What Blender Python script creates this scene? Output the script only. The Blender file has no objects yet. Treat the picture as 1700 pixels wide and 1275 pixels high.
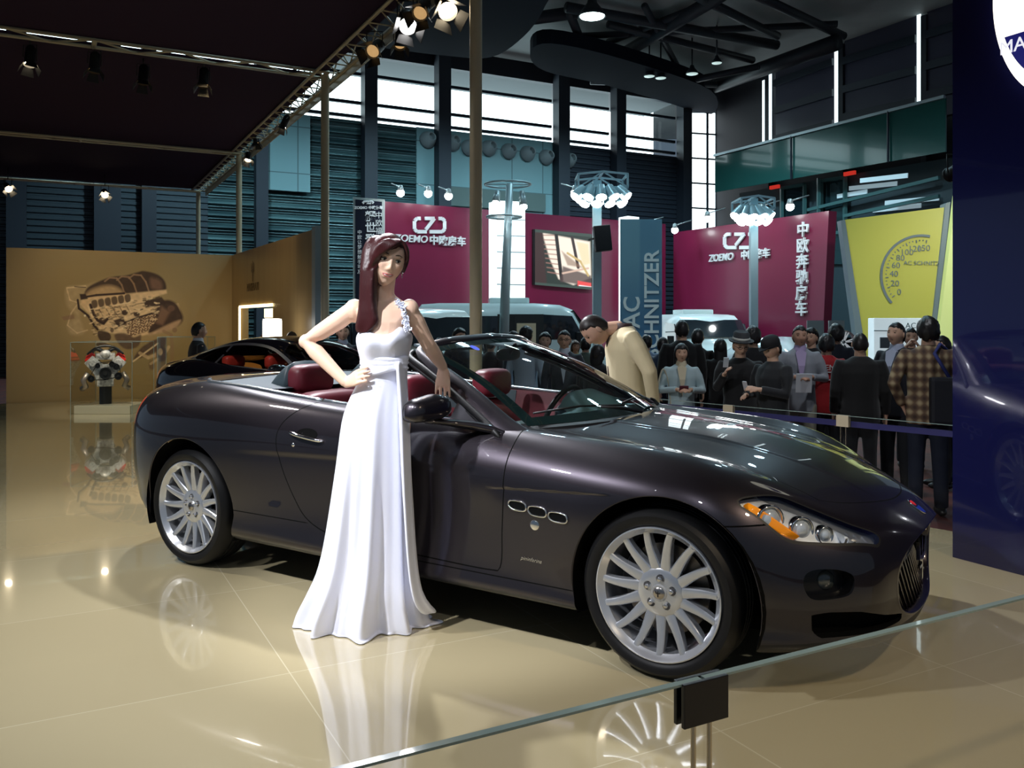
import bpy, bmesh, math, random
import numpy as np
from math import sin, cos, pi, radians, sqrt
from mathutils import Vector, Matrix, noise
random.seed(7)
SC = bpy.context.scene
COL = SC.collection
# ------------------------------------------------------------------ camera
FPX, CH, YH = 1430.0, 1.425, 533.0
cam_d = bpy.data.cameras.new('camera'); cam = bpy.data.objects.new('camera', cam_d); COL.objects.link(cam)
cam.location = (0, 0, CH); cam.rotation_euler = (pi/2, 0, 0)
cam_d.sensor_width = 36; cam_d.lens = 36*FPX/1700; cam_d.shift_y = -(637.5-YH)/1700
cam_d.clip_end = 300; cam_d.clip_start = .05
SC.camera = cam
# ------------------------------------------------------------------ colour / world
vs = SC.view_settings
SC.display_settings.display_device = 'sRGB'
vs.view_transform = 'Standard'; vs.look = 'None'; vs.gamma = 1; vs.use_curve_mapping = False
vs.exposure = 0.0
w = bpy.data.worlds.new('world'); SC.world = w; w.use_nodes = True
w.node_tree.nodes['Background'].inputs[0].default_value = (.55, .75, 1, 1)
w.node_tree.nodes['Background'].inputs[1].default_value = .16
# stand axes: A runs along the back wall and front barrier, B along the truss
AX = Vector((.88, .47, 0)).normalized(); BX = Vector((.47, -.88, 0)).normalized()
def at(px, py, Y): return Vector(((px-850)/FPX*Y, Y, CH-(py-YH)*Y/FPX))
def fl(px, py, z=0):
    Y = FPX*(CH-z)/(py-YH); return Vector(((px-850)/FPX*Y, Y, z))
HALL = -.36                                   # hall floor, the stand is a raised platform
def lamp(name, kind, loc, energy, color=(1,1,1), target=None, size=.3, spot=60, blend=.5, sizey=None):
    d = bpy.data.lights.new(name, kind); o = bpy.data.objects.new(name, d); COL.objects.link(o)
    o.location = loc; d.energy = energy; d.color = color
    if kind == 'AREA':
        d.size = size
        if sizey: d.shape = 'RECTANGLE'; d.size_y = sizey
    elif kind == 'SPOT': d.spot_size = radians(spot); d.spot_blend = blend; d.shadow_soft_size = size
    else: d.shadow_soft_size = size
    if target is not None:
        o.rotation_euler = (Vector(target)-Vector(loc)).to_track_quat('-Z', 'Y').to_euler()
    return o
WARM = (1, .80, .52); WHITE = (.93, .95, 1); COOL = (.62, .92, 1)
# stage lamps hang in the fabric roof at 4.6 m; the key comes from the front left, a second row from the back; added fill spots stand among them
lamp('key_lamp', 'SPOT', (-4.0, 2.2, 4.5), 850, WHITE, (-.8, 4.4, .9), .10, 60, .7)
lamp('gown_fill', 'SPOT', (-2.6, 1.2, 4.5), 1300, WHITE, (-.68, 3.95, .95), .08, 28, .6)  # added unseen spot, brightens only the gown
lamp('back_lamp', 'SPOT', (-1.3, 7.6, 4.5), 1100, WHITE, (.6, 3.9, .2), .08, 80, .7)
lamp('back_lamp_left', 'SPOT', (-3.2, 8.6, 4.5), 620, WHITE, (-1.6, 5.0, .2), .10, 75, .8)
lamp('front_lamp', 'SPOT', (-.6, .3, 4.5), 150, WHITE, (.9, 3.8, .5), .10, 70, .9)
lamp('floor_lamp_left', 'SPOT', (-4.8, 5.6, 4.5), 620, (1,.96,.86), (-3.6, 6.2, 0), .14, 85, .9)
lamp('floor_fill_back', 'SPOT', (-6.8, 8.6, 4.5), 450, (1,.90,.70), (-6.6, 10.0, 0), .14, 75, 1)  # added unseen spot, carries the floor brightness further back
lamp('right_lamp', 'SPOT', (3.3, .5, 4.5), 400, (1,.80,.55), (2.3, 2.6, 0), .14, 75, .9)
lamp('wall_wash', 'SPOT', (-6.0, 11.2, 4.4), 420, (1,.74,.38), (-7.0, 15.2, 1.6), .15, 60, 1)
lamp('engine_fill', 'SPOT', (-5.6, 11.4, 4.4), 700, (1,.93,.8), (-6.2, 13.5, .5), .08, 34, .8)  # added unseen spot, brightens the engine and its plinth
lamp('coupe_fill', 'SPOT', (-3.6, 6.6, 4.5), 420, WHITE, (-2.7, 9.6, .9), .08, 50, .8)  # added unseen spot for the coupe's red seats and paint highlights
lamp('wall_wash_side', 'SPOT', (-3.9, 10.9, 4.4), 170, (1,.74,.38), (-4.4, 14.8, 1.6), .15, 60, 1)
for i_, (x_, y_, p_) in enumerate(((-8,24,2000),(-1,27,2000),(6,30,2600),(3,19,1100),(9,22,1500),(0,14,380),(5,12,200))):
    lamp('hall_fill', 'SPOT', (x_, y_, 10.6 if y_ > 15 else 8.5), p_, (.55,.86,1), (x_*.9, y_+1.5, 0), .22, 150, .6)  # added fill for the hall, no fixtures at these points
for i_, (x_, y_, tx, ty) in enumerate(((-2.6,21.4,-2.5,25),(.2,22.8,.3,26),(2.6,24.0,2.7,27),(5.6,24.2,7.4,25.5),(7.0,21.6,8.6,22.9))):
    lamp('booth_lamp', 'SPOT', (x_, y_, 5.4), 210, (.9,.97,1), (tx, ty, 2.2), .12, 95, 1)
lamp('crowd_lamp', 'SPOT', (3.2, 6.8, 5.2), 260, (.9,.94,1), (2.9, 9.2, .6), .15, 80, 1)
lamp('yellow_lamp', 'SPOT', (8.4, 15.6, 4.6), 560, (.95,1,.9), (9.6, 20.2, 1.8), .12, 80, 1)
# ------------------------------------------------------------------ materials
def s2l(c): return c/12.92 if c <= .04045 else ((c+.055)/1.055)**2.4
def rgb(h):
    if isinstance(h, str): h = tuple(int(h[i:i+2], 16)/255 for i in (0, 2, 4)); return tuple(s2l(c) for c in h)
    return tuple(h)
_M = {}
def mat(name, col=(.5,.5,.5), rough=.5, metal=0, coat=0, coatr=.03, emit=0, ecol=None, trans=0, alpha=1, spec=.5, sheen=0, vcol=None, ior=1.45, sss=0):
    if name in _M: return _M[name]
    m = bpy.data.materials.new(name); m.use_nodes = True; b = m.node_tree.nodes['Principled BSDF']
    c = rgb(col); b.inputs['Base Color'].default_value = (*c, 1)
    b.inputs['Roughness'].default_value = rough; b.inputs['Metallic'].default_value = metal
    b.inputs['Coat Weight'].default_value = coat; b.inputs['Coat Roughness'].default_value = coatr
    b.inputs['Specular IOR Level'].default_value = spec; b.inputs['IOR'].default_value = ior
    b.inputs['Sheen Weight'].default_value = sheen
    b.inputs['Transmission Weight'].default_value = trans; b.inputs['Alpha'].default_value = alpha
    if sss: b.inputs['Subsurface Weight'].default_value = sss; b.inputs['Subsurface Scale'].default_value = .02
    if emit: b.inputs['Emission Strength'].default_value = emit; b.inputs['Emission Color'].default_value = (*rgb(ecol or col), 1)
    if vcol:
        n = m.node_tree.nodes.new('ShaderNodeVertexColor'); n.layer_name = vcol
        m.node_tree.links.new(n.outputs['Color'], b.inputs['Base Color'])
    _M[name] = m; return m
def nodes(m): return m.node_tree.nodes, m.node_tree.links, m.node_tree.nodes['Principled BSDF']
def noisy(m, scale, c1, c2, coord='Object', detail=4, bump=0, wave=None, stretch=(1,1,1), rlo=None, rhi=None):
    N, Lk, b = nodes(m)
    tc = N.new('ShaderNodeTexCoord'); mp = N.new('ShaderNodeMapping'); mp.inputs['Scale'].default_value = stretch
    Lk.new(tc.outputs[coord], mp.inputs['Vector'])
    t = N.new('ShaderNodeTexNoise'); t.inputs['Scale'].default_value = scale; t.inputs['Detail'].default_value = detail
    Lk.new(mp.outputs[0], t.inputs['Vector'])
    r = N.new('ShaderNodeValToRGB'); r.color_ramp.elements[0].position = .35; r.color_ramp.elements[1].position = .65
    r.color_ramp.elements[0].color = (*rgb(c1), 1); r.color_ramp.elements[1].color = (*rgb(c2), 1)
    Lk.new(t.outputs['Fac'], r.inputs[0]); Lk.new(r.outputs[0], b.inputs['Base Color'])
    if bump:
        bp = N.new('ShaderNodeBump'); bp.inputs['Strength'].default_value = bump; bp.inputs['Distance'].default_value = .01
        Lk.new(t.outputs['Fac'], bp.inputs['Height']); Lk.new(bp.outputs[0], b.inputs['Normal'])
    return m
def glassmat(name, tint=(.9,1,.97), refl=1.0, rough=0.0):
    # thin clear sheet: mostly see-through plus a Fresnel reflection
    if name in _M: return _M[name]
    m = bpy.data.materials.new(name); m.use_nodes = True; N = m.node_tree.nodes; L = m.node_tree.links; N.clear()
    o = N.new('ShaderNodeOutputMaterial'); mx = N.new('ShaderNodeMixShader'); t = N.new('ShaderNodeBsdfTransparent'); g = N.new('ShaderNodeBsdfGlossy')
    f = N.new('ShaderNodeFresnel'); f.inputs[0].default_value = 1.45
    mul = N.new('ShaderNodeMath'); mul.operation = 'MULTIPLY'; mul.inputs[1].default_value = refl; mul.use_clamp = True
    t.inputs[0].default_value = (*tint, 1); g.inputs['Roughness'].default_value = rough
    L.new(f.outputs[0], mul.inputs[0]); L.new(mul.outputs[0], mx.inputs[0]); L.new(t.outputs[0], mx.inputs[1]); L.new(g.outputs[0], mx.inputs[2]); L.new(mx.outputs[0], o.inputs[0])
    _M[name] = m; return m
# ------------------------------------------------------------------ objects
def mesh_obj(name, verts, faces, m=None, parent=None, smooth=True, mats=None, fm=None, auto=None):
    me = bpy.data.meshes.new(name); me.from_pydata([tuple(v) for v in verts], [], [tuple(f) for f in faces]); me.update()
    o = bpy.data.objects.new(name, me); COL.objects.link(o)
    for mm in (mats or ([m] if m else [])): me.materials.append(mm)
    if fm is not None: me.polygons.foreach_set('material_index', fm)
    if smooth: me.polygons.foreach_set('use_smooth', [True]*len(me.polygons))
    if auto is not None and smooth: me.set_sharp_from_angle(angle=radians(auto))
    if parent: o.parent = parent
    return o
def tag(o, label=None, cat=None, group=None, kind=None):
    if label: o['label'] = label
    if cat: o['category'] = cat
    if group: o['group'] = group
    if kind: o['kind'] = kind
    return o
def empty(name, loc=(0,0,0), rz=0, label=None, cat=None, group=None):
    o = bpy.data.objects.new(name, None); COL.objects.link(o); o.location = loc; o.rotation_euler = (0,0,rz); o.empty_display_size = .1
    return tag(o, label, cat, group)
def struct(o): o['kind'] = 'structure'; return o
class MB:
    """collects shapes that become one mesh"""
    def __init__(s): s.v = []; s.f = []; s.m = []; s.cm = 0
    def add(s, vs_, fs_):
        n = len(s.v); s.v += [Vector(v) for v in vs_]; s.f += [tuple(i+n for i in f) for f in fs_]; s.m += [s.cm]*len(fs_); return s
    def box(s, c, d, R=None):
        c = Vector(c); R = R or Matrix.Identity(3); vs_ = []
        for z in (-1,1):
            for y in (-1,1):
                for x in (-1,1): vs_.append(c + R @ Vector((x*d[0]/2, y*d[1]/2, z*d[2]/2)))
        return s.add(vs_, [(0,2,3,1),(4,5,7,6),(0,1,5,4),(2,6,7,3),(0,4,6,2),(1,3,7,5)])
    def bar(s, a, b, w, h=None, up=(0,0,1)):
        a = Vector(a); b = Vector(b); d = b-a; L = d.length; d.normalize(); up = Vector(up)
        if abs(d.dot(up)) > .99: up = Vector((1,0,0))
        x = d.cross(up).normalized(); y = x.cross(d).normalized(); h = h or w
        R = Matrix((x, d, y)).transposed()
        return s.box((a+b)/2, (w, L, h), R)
    def tube(s, pts, r, n=8, cap=True, closed=False):
        pts = [Vector(p) for p in pts]; N = len(pts); rs = r if isinstance(r, (list, tuple)) else [r]*N
        vs_ = []; fs_ = []; prev = None
        for i, p in enumerate(pts):
            a = pts[i-1] if (i > 0 or closed) else p; b = pts[(i+1) % N] if (i < N-1 or closed) else p
            d = (b-a).normalized()
            if prev is None:
                u = Vector((0,0,1)) if abs(d.z) < .9 else Vector((1,0,0)); x = d.cross(u).normalized()
            else: x = (prev - d*prev.dot(d)).normalized()
            prev = x; y = d.cross(x)
            for k in range(n):
                t = 2*pi*k/n; vs_.append(p + (x*cos(t)+y*sin(t))*rs[i])
        M_ = N if closed else N-1
        for i in range(M_):
            for k in range(n):
                j = (i+1) % N; fs_.append((i*n+k, i*n+(k+1)%n, j*n+(k+1)%n, j*n+k))
        if cap and not closed: fs_.append(tuple(range(n-1,-1,-1))); fs_.append(tuple((N-1)*n+k for k in range(n)))
        return s.add(vs_, fs_)
    def lathe(s, prof, n=48, M=None, closed=False, ang=2*pi):
        """profile of (r, h) about local Z"""
        M = M or Matrix.Identity(4); vs_ = []; fs_ = []; P = len(prof); full = abs(ang-2*pi) < 1e-6; K = n if full else n+1
        for k in range(K):
            t = ang*k/n
            for r, h in prof: vs_.append(M @ Vector((r*cos(t), r*sin(t), h)))
        for k in range(n):
            k2 = (k+1) % K
            for i in range(P if closed else P-1):
                j = (i+1) % P; fs_.append((k*P+i, k2*P+i, k2*P+j, k*P+j))
        return s.add(vs_, fs_)
    def prism(s, poly, h, M=None):
        """poly in local XY extruded along +Z by h"""
        M = M or Matrix.Identity(4); n = len(poly)
        vs_ = [M @ Vector((x, y, 0)) for x, y in poly] + [M @ Vector((x, y, h)) for x, y in poly]
        return s.add(vs_, [tuple(range(n-1,-1,-1)), tuple(range(n, 2*n))] + [(i, (i+1)%n, n+(i+1)%n, n+i) for i in range(n)])
    def ell(s, c, r, n=16, m=10, R=None, pw=1.0):
        c = Vector(c); R = R or Matrix.Identity(3); vs_ = []; fs_ = []
        def sp(v): return math.copysign(abs(v)**pw, v)
        for i in range(m+1):
            a = pi*i/m
            for k in range(n):
                t = 2*pi*k/n; vs_.append(c + R @ Vector((r[0]*sp(sin(a))*sp(cos(t)), r[1]*sp(sin(a))*sp(sin(t)), r[2]*sp(cos(a)))))
        for i in range(m):
            for k in range(n): fs_.append((i*n+k, (i+1)*n+k, (i+1)*n+(k+1)%n, i*n+(k+1)%n))
        return s.add(vs_, fs_)
    def loft(s, rings, cap=True, closed=True):
        n = len(rings[0]); vs_ = [v for r in rings for v in r]; fs_ = []
        for i in range(len(rings)-1):
            for k in range(n if closed else n-1): fs_.append((i*n+k, i*n+(k+1)%n, (i+1)*n+(k+1)%n, (i+1)*n+k))
        if cap and closed: fs_.append(tuple(range(n-1,-1,-1))); fs_.append(tuple((len(rings)-1)*n+k for k in range(n)))
        return s.add(vs_, fs_)
    def build(s, name, m=None, parent=None, smooth=False, auto=None, mats=None, bevel=0, merge=True):
        o = mesh_obj(name, s.v, s.f, m, parent, smooth, mats, s.m if mats else None, None)
        bm = bmesh.new(); bm.from_mesh(o.data)
        if merge: bmesh.ops.remove_doubles(bm, verts=bm.verts, dist=1e-5)
        bmesh.ops.recalc_face_normals(bm, faces=bm.faces)
        if bevel:
            es = [e for e in bm.edges if len(e.link_faces) == 2 and e.calc_face_angle(0) > .5]
            bmesh.ops.bevel(bm, geom=es, offset=bevel, segments=2, profile=.7, affect='EDGES', clamp_overlap=True)
        bm.to_mesh(o.data); bm.free()
        if auto is not None and smooth: o.data.set_sharp_from_angle(angle=radians(auto))
        return o
def rot(ax, a): return Matrix.Rotation(a, 4, ax)
def trn(v): return Matrix.Translation(Vector(v))
def frame(o, x, y=None, z=None):
    """4x4 from origin and axes"""
    x = Vector(x).normalized(); y = Vector(y).normalized(); z = x.cross(y) if z is None else Vector(z)
    M = Matrix.Identity(4)
    for i in range(3): M[i][0] = x[i]; M[i][1] = y[i]; M[i][2] = z[i]; M[i][3] = o[i]
    return M
def catmull(P, n=8, closed=False):
    P = [Vector(p) for p in P]; N = len(P); out = []
    for i in range(N if closed else N-1):
        p0 = P[i-1] if (i > 0 or closed) else P[0]*2-P[1]; p1 = P[i]; p2 = P[(i+1)%N]; p3 = P[(i+2)%N] if (i+2 < N or closed) else P[-1]*2-P[-2]
        for k in range(n):
            t = k/n; out.append(.5*((2*p1)+(p2-p0)*t+(2*p0-5*p1+4*p2-p3)*t*t+(3*p1-p0-3*p2+p3)*t**3))
    if not closed: out.append(P[-1])
    return out
def set_col(o, c, name='Col'):
    at_ = o.data.color_attributes.new(name, 'FLOAT_COLOR', 'POINT'); at_.data.foreach_set('color', np.concatenate([np.asarray(c, float), np.ones((len(c),1))], 1).ravel())
def gloft(mb, rows):
    """rows of (centre, half width vector, half depth vector)"""
    mb.loft([[Vector(c)+Vector(a)*cos(t)+Vector(b)*sin(t) for t in np.linspace(0,2*pi,20,endpoint=False)] for c, a, b in rows])
def text_mesh(name, txt, size, M, m, parent=None, ext=.004, align='CENTER', shear=0, spacing=1, bold=0):
    c = bpy.data.curves.new(name, 'FONT'); c.body = txt; c.size = size; c.extrude = ext; c.align_x = align; c.align_y = 'CENTER'
    c.shear = shear; c.space_character = spacing; c.offset = bold; c.resolution_u = 3
    o = bpy.data.objects.new(name, c); COL.objects.link(o)
    dg = bpy.context.evaluated_depsgraph_get(); me = bpy.data.meshes.new_from_object(o.evaluated_get(dg))
    bpy.data.objects.remove(o); bpy.data.curves.remove(c)
    me.materials.clear(); me.materials.append(m); me.transform(M); me.name = name
    o = bpy.data.objects.new(name, me); COL.objects.link(o)
    if parent: o.parent = parent
    return o
def modmesh(o, mods):
    """apply modifiers given as (type, {props}) and keep the mesh"""
    for t, pr_ in mods:
        md = o.modifiers.new(t, t)
        for k, v in pr_.items(): setattr(md, k, v)
    dg = bpy.context.evaluated_depsgraph_get(); me = bpy.data.meshes.new_from_object(o.evaluated_get(dg))
    old = o.data; o.modifiers.clear(); o.data = me; bpy.data.meshes.remove(old)
    me.polygons.foreach_set('use_smooth', [True]*len(me.polygons)); me.name = o.name
    return o
def copy_tree(o, parent=None, name=None):
    c = o.copy(); COL.objects.link(c); c.parent = parent
    for k in [k for k in c.keys() if parent is None and k in ('label',)]: del c[k]
    for ch in o.children: copy_tree(ch, c)
    return c
# ================================================================== SETTING
def onwall(P0, D, px):
    """point of the vertical plane through P0 along D seen at picture column px (z = 0)"""
    k = (px-850)/FPX; t = (k*P0.y-P0.x)/(D.x-k*D.y); return P0+D*t
def wallpt(P0, D, px, py): p = onwall(P0, D, px); p.z = CH-(py-YH)*p.y/FPX; return p
def quad_wall(name, a, b, z0, z1, th, m, kind=True, side=1):
    """upright slab from a to b, thickness grows away from the camera (side=+1) """
    d = (b-a); d.z = 0; d.normalize(); n = Vector((-d.y, d.x, 0)); n = n if (n.dot(a) > 0) == (side > 0) else -n
    mb = MB(); V = [a, b, b+n*th, a+n*th]; mb.add([Vector((v.x, v.y, z0)) for v in V]+[Vector((v.x, v.y, z1)) for v in V], [(0,1,2,3),(4,7,6,5),(0,4,5,1),(1,5,6,2),(2,6,7,3),(3,7,4,0)])
    o = mb.build(name, m)
    return struct(o) if kind else o
A_, B_ = AX, BX
# stage floor: glossy cream tiles laid along the stand's axes
MF = mat('stage_floor', (.50,.42,.26), .10, coat=1, coatr=.02, spec=.6); N, Lk, bs = nodes(MF)
tc = N.new('ShaderNodeTexCoord'); mp = N.new('ShaderNodeMapping'); mp.inputs['Rotation'].default_value = (0,0,-math.atan2(A_.y, A_.x)); mp.inputs['Location'].default_value = (.35,.1,0)
br = N.new('ShaderNodeTexBrick'); br.offset = 0; br.inputs['Scale'].default_value = 1; br.inputs['Brick Width'].default_value = 1.2; br.inputs['Row Height'].default_value = 1.2; br.inputs['Mortar Size'].default_value = .0025; br.inputs['Mortar Smooth'].default_value = .2
br.inputs['Color1'].default_value = (.46,.39,.235,1); br.inputs['Color2'].default_value = (.48,.41,.25,1); br.inputs['Mortar'].default_value = (.62,.55,.38,1)
Lk.new(tc.outputs['Object'], mp.inputs[0]); Lk.new(mp.outputs[0], br.inputs[0]); Lk.new(br.outputs['Color'], bs.inputs['Base Color'])
bs.inputs['Coat IOR'].default_value = 1.6
mb = MB(); poly = [(-14,-3),(3.6,-3),(3.6,5.0),(2.99,5.83),(1.27,7.80),(0,9.25),(-2.6,11.1),(-4.7,11.9),(-5.0,14.5),(-5.4,16.65),(-8.74,14.87),(-14,12.06)]
mb.prism(poly, .34, trn((0,0,-.34))); struct(mb.build('floor', MF))
carpet = mat('hall_carpet', (.06,.025,.02), .85); noisy(carpet, 3, (.13,.028,.02), (.055,.02,.02))
mb = MB(); mb.box((6,20,HALL-.06),(70,70,.1)); struct(mb.build('floor', carpet))
# stand walls
CRN = Vector((-5.43,16.7,0)); WL = Vector((-8.76,14.92,0)); WE = Vector((-2.72,11.9,0))
WALLC = (.30,.225,.115)
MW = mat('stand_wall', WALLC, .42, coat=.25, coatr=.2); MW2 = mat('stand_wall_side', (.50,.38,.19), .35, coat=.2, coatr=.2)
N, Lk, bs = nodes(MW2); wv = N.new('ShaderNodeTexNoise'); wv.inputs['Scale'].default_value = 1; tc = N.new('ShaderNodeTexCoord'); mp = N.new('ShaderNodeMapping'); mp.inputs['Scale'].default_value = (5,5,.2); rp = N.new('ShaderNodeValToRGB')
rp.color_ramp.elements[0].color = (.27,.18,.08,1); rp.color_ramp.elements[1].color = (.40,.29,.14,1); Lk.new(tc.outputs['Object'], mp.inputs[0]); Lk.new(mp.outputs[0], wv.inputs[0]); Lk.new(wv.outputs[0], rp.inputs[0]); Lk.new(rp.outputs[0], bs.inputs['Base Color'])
quad_wall('wall_back', WL, CRN, -.36, 2.70, .15, MW)
# side wall with the shop opening
DW = (WE-CRN).normalized(); o1 = onwall(CRN, DW, 399); o2 = onwall(CRN, DW, 453); zt = wallpt(CRN, DW, 425, 508).z
quad_wall('wall_side', CRN, o1, -.36, 2.70, .15, MW2); quad_wall('wall_side', o2, WE-DW*.16, -.36, 2.70, .15, MW2); quad_wall('wall_side', o1, o2, zt, 2.70, .15, MW2); quad_wall('wall_side', o1, o2, -.36, .45, .15, MW2)
quad_wall('wall_end', WE-DW*.16, WE, -.36, 2.74, .2, mat('post_grey', (.30,.38,.42), .4))
GLOW = mat('warm_glow', (1,.8,.4), .5, emit=4, ecol=(1,.80,.42))
mb = MB()
for s, e in ((o1, zt), ): pass
nrm = Vector((-DW.y, DW.x, 0)); nrm = nrm if nrm.y < 0 else -nrm
mb.bar(o1+nrm*.01+Vector((0,0,.45)), o1+nrm*.01+Vector((0,0,zt)), .05, .03); mb.bar(o1+nrm*.01+Vector((0,0,zt)), o2+nrm*.01+Vector((0,0,zt)), .03, .05)
fr_ = empty('shop_window', o1, 0, 'lit shop opening with dark merchandise racks in the side wall', 'shop window'); 
t_ = mb.build('glow_trim', GLOW, fr_); t_.data.transform(trn(-o1))
mb = MB(); back = -nrm*.9; mb.add([o1+Vector((0,0,.45))+back, o2+Vector((0,0,.45))+back, o2+Vector((0,0,zt+.1))+back, o1+Vector((0,0,zt+.1))+back], [(0,1,2,3)]); t_ = mb.build('back_panel', mat('shop_dark', (.035,.035,.05), .5), fr_); t_.data.transform(trn(-o1))
mb = MB(); c = (o1+o2)/2+back*.55
for q in (-.55,-.1,.45): mb.box(c+DW*q+Vector((0,0,1.05)), (.30,.35,.75), Matrix.Rotation(math.atan2(DW.y, DW.x), 3, 'Z'))
t_ = mb.build('clothes_rack', mat('rack_blue', (.03,.035,.06), .7), fr_); t_.data.transform(trn(-o1))
mb = MB(); mb.box(c+DW*.1+Vector((0,0,zt-.12)), (1.0,.5,.16), Matrix.Rotation(math.atan2(DW.y, DW.x), 3, 'Z')); t_ = mb.build('light_box', mat('shop_light', (1,.9,.6), .5, emit=2.0, ecol=(1,.86,.5)), fr_); t_.data.transform(trn(-o1))
# stand name on the side wall
BR = mat('letter_brown', (.14,.09,.04), .5)
def wall_frame(P0, D, px, py, n): p = wallpt(P0, D, px, py); return frame(p+n*.006, D, (0,0,1))
tag(text_mesh('wall_lettering', 'MASERATI', .20, wall_frame(CRN, DW, 420, 477, nrm), BR, ext=.003), 'brown brand lettering high on the beige side wall above the shop opening', 'lettering')
mb = MB(); M = wall_frame(CRN, DW, 420, 452, nrm) @ Matrix.Scale(1.6, 4)
TRI = [(-.012,-.085),(.012,-.085),(.010,-.01),(.075,.01),(.072,.085),(.055,.045),(.05,.025),(.010,.018),(.008,.07),(0,.105),(-.008,.07),(-.010,.018),(-.05,.025),(-.055,.045),(-.072,.085),(-.075,.01),(-.010,-.01)]
mb.prism([(x*.8, y*1.2) for x, y in TRI], .003, M); tag(mb.build('trident_sign', BR), 'small brown trident emblem on the beige side wall above its lettering', 'emblem')
# blue glossy wall at the right with the lit oval sign
BW0 = Vector((2.66,5.2,0)); MBL = mat('blue_gloss', (.006,.007,.045), .12, coat=1, coatr=.03)
quad_wall('wall_right', BW0, BW0+B_*3.2, 0, 4.7, .35, MBL)
nb = Vector((-B_.y, B_.x, 0)); nb = nb if nb.dot(BW0) < 0 else -nb
def ell_on(P0, D, n, cx, cy, hw, hh, off): 
    r = []
    for a in np.linspace(0, 2*pi, 72, endpoint=False):
        p = wallpt(P0, D, cx+hw*cos(a), cy+hh*sin(a)); r.append(p+n*off)
    return r
sg = empty('oval_sign', wallpt(BW0, B_, 1745, 8), 0, 'glowing white oval sign with a blue lower band high on the blue wall', 'sign')
def child_poly(name, pts, m, par, th, n):
    mb = MB(); k = len(pts); mb.add([p for p in pts]+[p-n*th for p in pts], [tuple(range(k)), tuple(range(2*k-1, k-1, -1))]+[(i,(i+1)%k,k+(i+1)%k,k+i) for i in range(k)]); o = mb.build(name, m, par); o.data.transform(trn(-par.location)); return o
child_poly('lit_disc', ell_on(BW0, B_, nb, 1745, 8, 86, 150, .06), mat('sign_white', (1,.97,.85), .5, emit=1.7, ecol=(1,.97,.80)), sg, .05, nb)
low_ = [p for p in ell_on(BW0, B_, nb, 1745, 0, 76, 130, .066) if p.z <= wallpt(BW0, B_, 1700, 52).z+.0]
low_ = sorted(low_, key=lambda p: -(p-BW0).dot(B_)) if False else low_
child_poly('blue_band', low_, mat('sign_blue', (.02,.02,.22), .4, emit=.12, ecol=(.05,.05,.7)), sg, .004, nb)
t_ = text_mesh('letters', 'MASERATI', .105, frame(wallpt(BW0, B_, 1742, 66)+nb*.068, B_, (0,0,1)), mat('sign_letter', (.9,.9,.95), .5, emit=.8, ecol=(.9,.9,1)), sg, ext=.002); t_.data.transform(trn(-sg.location))
# ------------------------------------------------------------------ hall shell
H0 = Vector((-5.3,33,0)); HC = onwall(H0, A_, 1180); hn = Vector((A_.y, -A_.x, 0))           # back wall plane and its corner
def hz(px, py): return wallpt(H0, A_, px, py)
COR = mat('corrugated', (.085,.19,.19), .38, metal=.3); N, Lk, bs = nodes(COR)
tc = N.new('ShaderNodeTexCoord'); sp = N.new('ShaderNodeSeparateXYZ'); wv = N.new('ShaderNodeMath'); wv.operation = 'MULTIPLY'; wv.inputs[1].default_value = 2*pi/.42; sn = N.new('ShaderNodeMath'); sn.operation = 'SINE'; bp = N.new('ShaderNodeBump'); bp.inputs['Distance'].default_value = .12; bp.inputs['Strength'].default_value = 1
Lk.new(tc.outputs['Object'], sp.inputs[0]); Lk.new(sp.outputs['Z'], wv.inputs[0]); Lk.new(wv.outputs[0], sn.inputs[0]); Lk.new(sn.outputs[0], bp.inputs['Height']); Lk.new(bp.outputs[0], bs.inputs['Normal'])
nz = N.new('ShaderNodeTexNoise'); mp = N.new('ShaderNodeMapping'); mp.inputs['Scale'].default_value = (.25,.25,1.5); nz.inputs['Scale'].default_value = 1.2; rp = N.new('ShaderNodeValToRGB'); rp.color_ramp.elements[0].position = .35; rp.color_ramp.elements[1].position = .7
rp.color_ramp.elements[0].color = (.035,.075,.085,1); rp.color_ramp.elements[1].color = (.12,.22,.23,1); Lk.new(tc.outputs['Object'], mp.inputs[0]); Lk.new(mp.outputs[0], nz.inputs[0]); Lk.new(nz.outputs[0], rp.inputs[0]); Lk.new(rp.outputs[0], bs.inputs['Base Color'])
HL0 = onwall(H0, A_, -420)
def corr(a, b, z0, z1, m, name):
    """corrugated cladding with real horizontal ribs"""
    mb = MB(); d = (b-a).normalized(); n = hn if abs(d.dot(A_)) > .9 else Vector((-.88,-.47,0)); rows = []; z = z0; pitch = .21
    prof = []
    while z < z1: prof += [(0, z), (.05, z+.03), (.05, z+.13), (0, z+.16)]; z += pitch
    V = []; F = []
    for q, (o_, zz) in enumerate(prof): zz = min(zz, z1); V += [Vector((a.x, a.y, zz))+n*o_, Vector((b.x, b.y, zz))+n*o_]
    for q in range(len(prof)-1): F.append((2*q, 2*q+1, 2*q+3, 2*q+2))
    V += [Vector((a.x, a.y, z0))-n*.1, Vector((b.x, b.y, z0))-n*.1, Vector((b.x, b.y, z1))-n*.1, Vector((a.x, a.y, z1))-n*.1]; k = len(V); F.append((k-4,k-3,k-2,k-1))
    mb.add(V, F); return struct(mb.build(name, m))
zb_win = hz(620,197).z; zt_win = hz(620,94).z; ROOF = 12.3
GREYC = mat('cladding_grey', (.10,.115,.14), .5)
segs = [(-420,0,'l'),(0,170,'l'),(170,345,'l'),(345,600,'l'),(600,690,'l'),(940,1135,'d')]
CORD = mat('corrugated_dark', (.022,.03,.045), .6); CORL = mat('corrugated_grey', (.055,.075,.09), .4, metal=.3)
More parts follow.
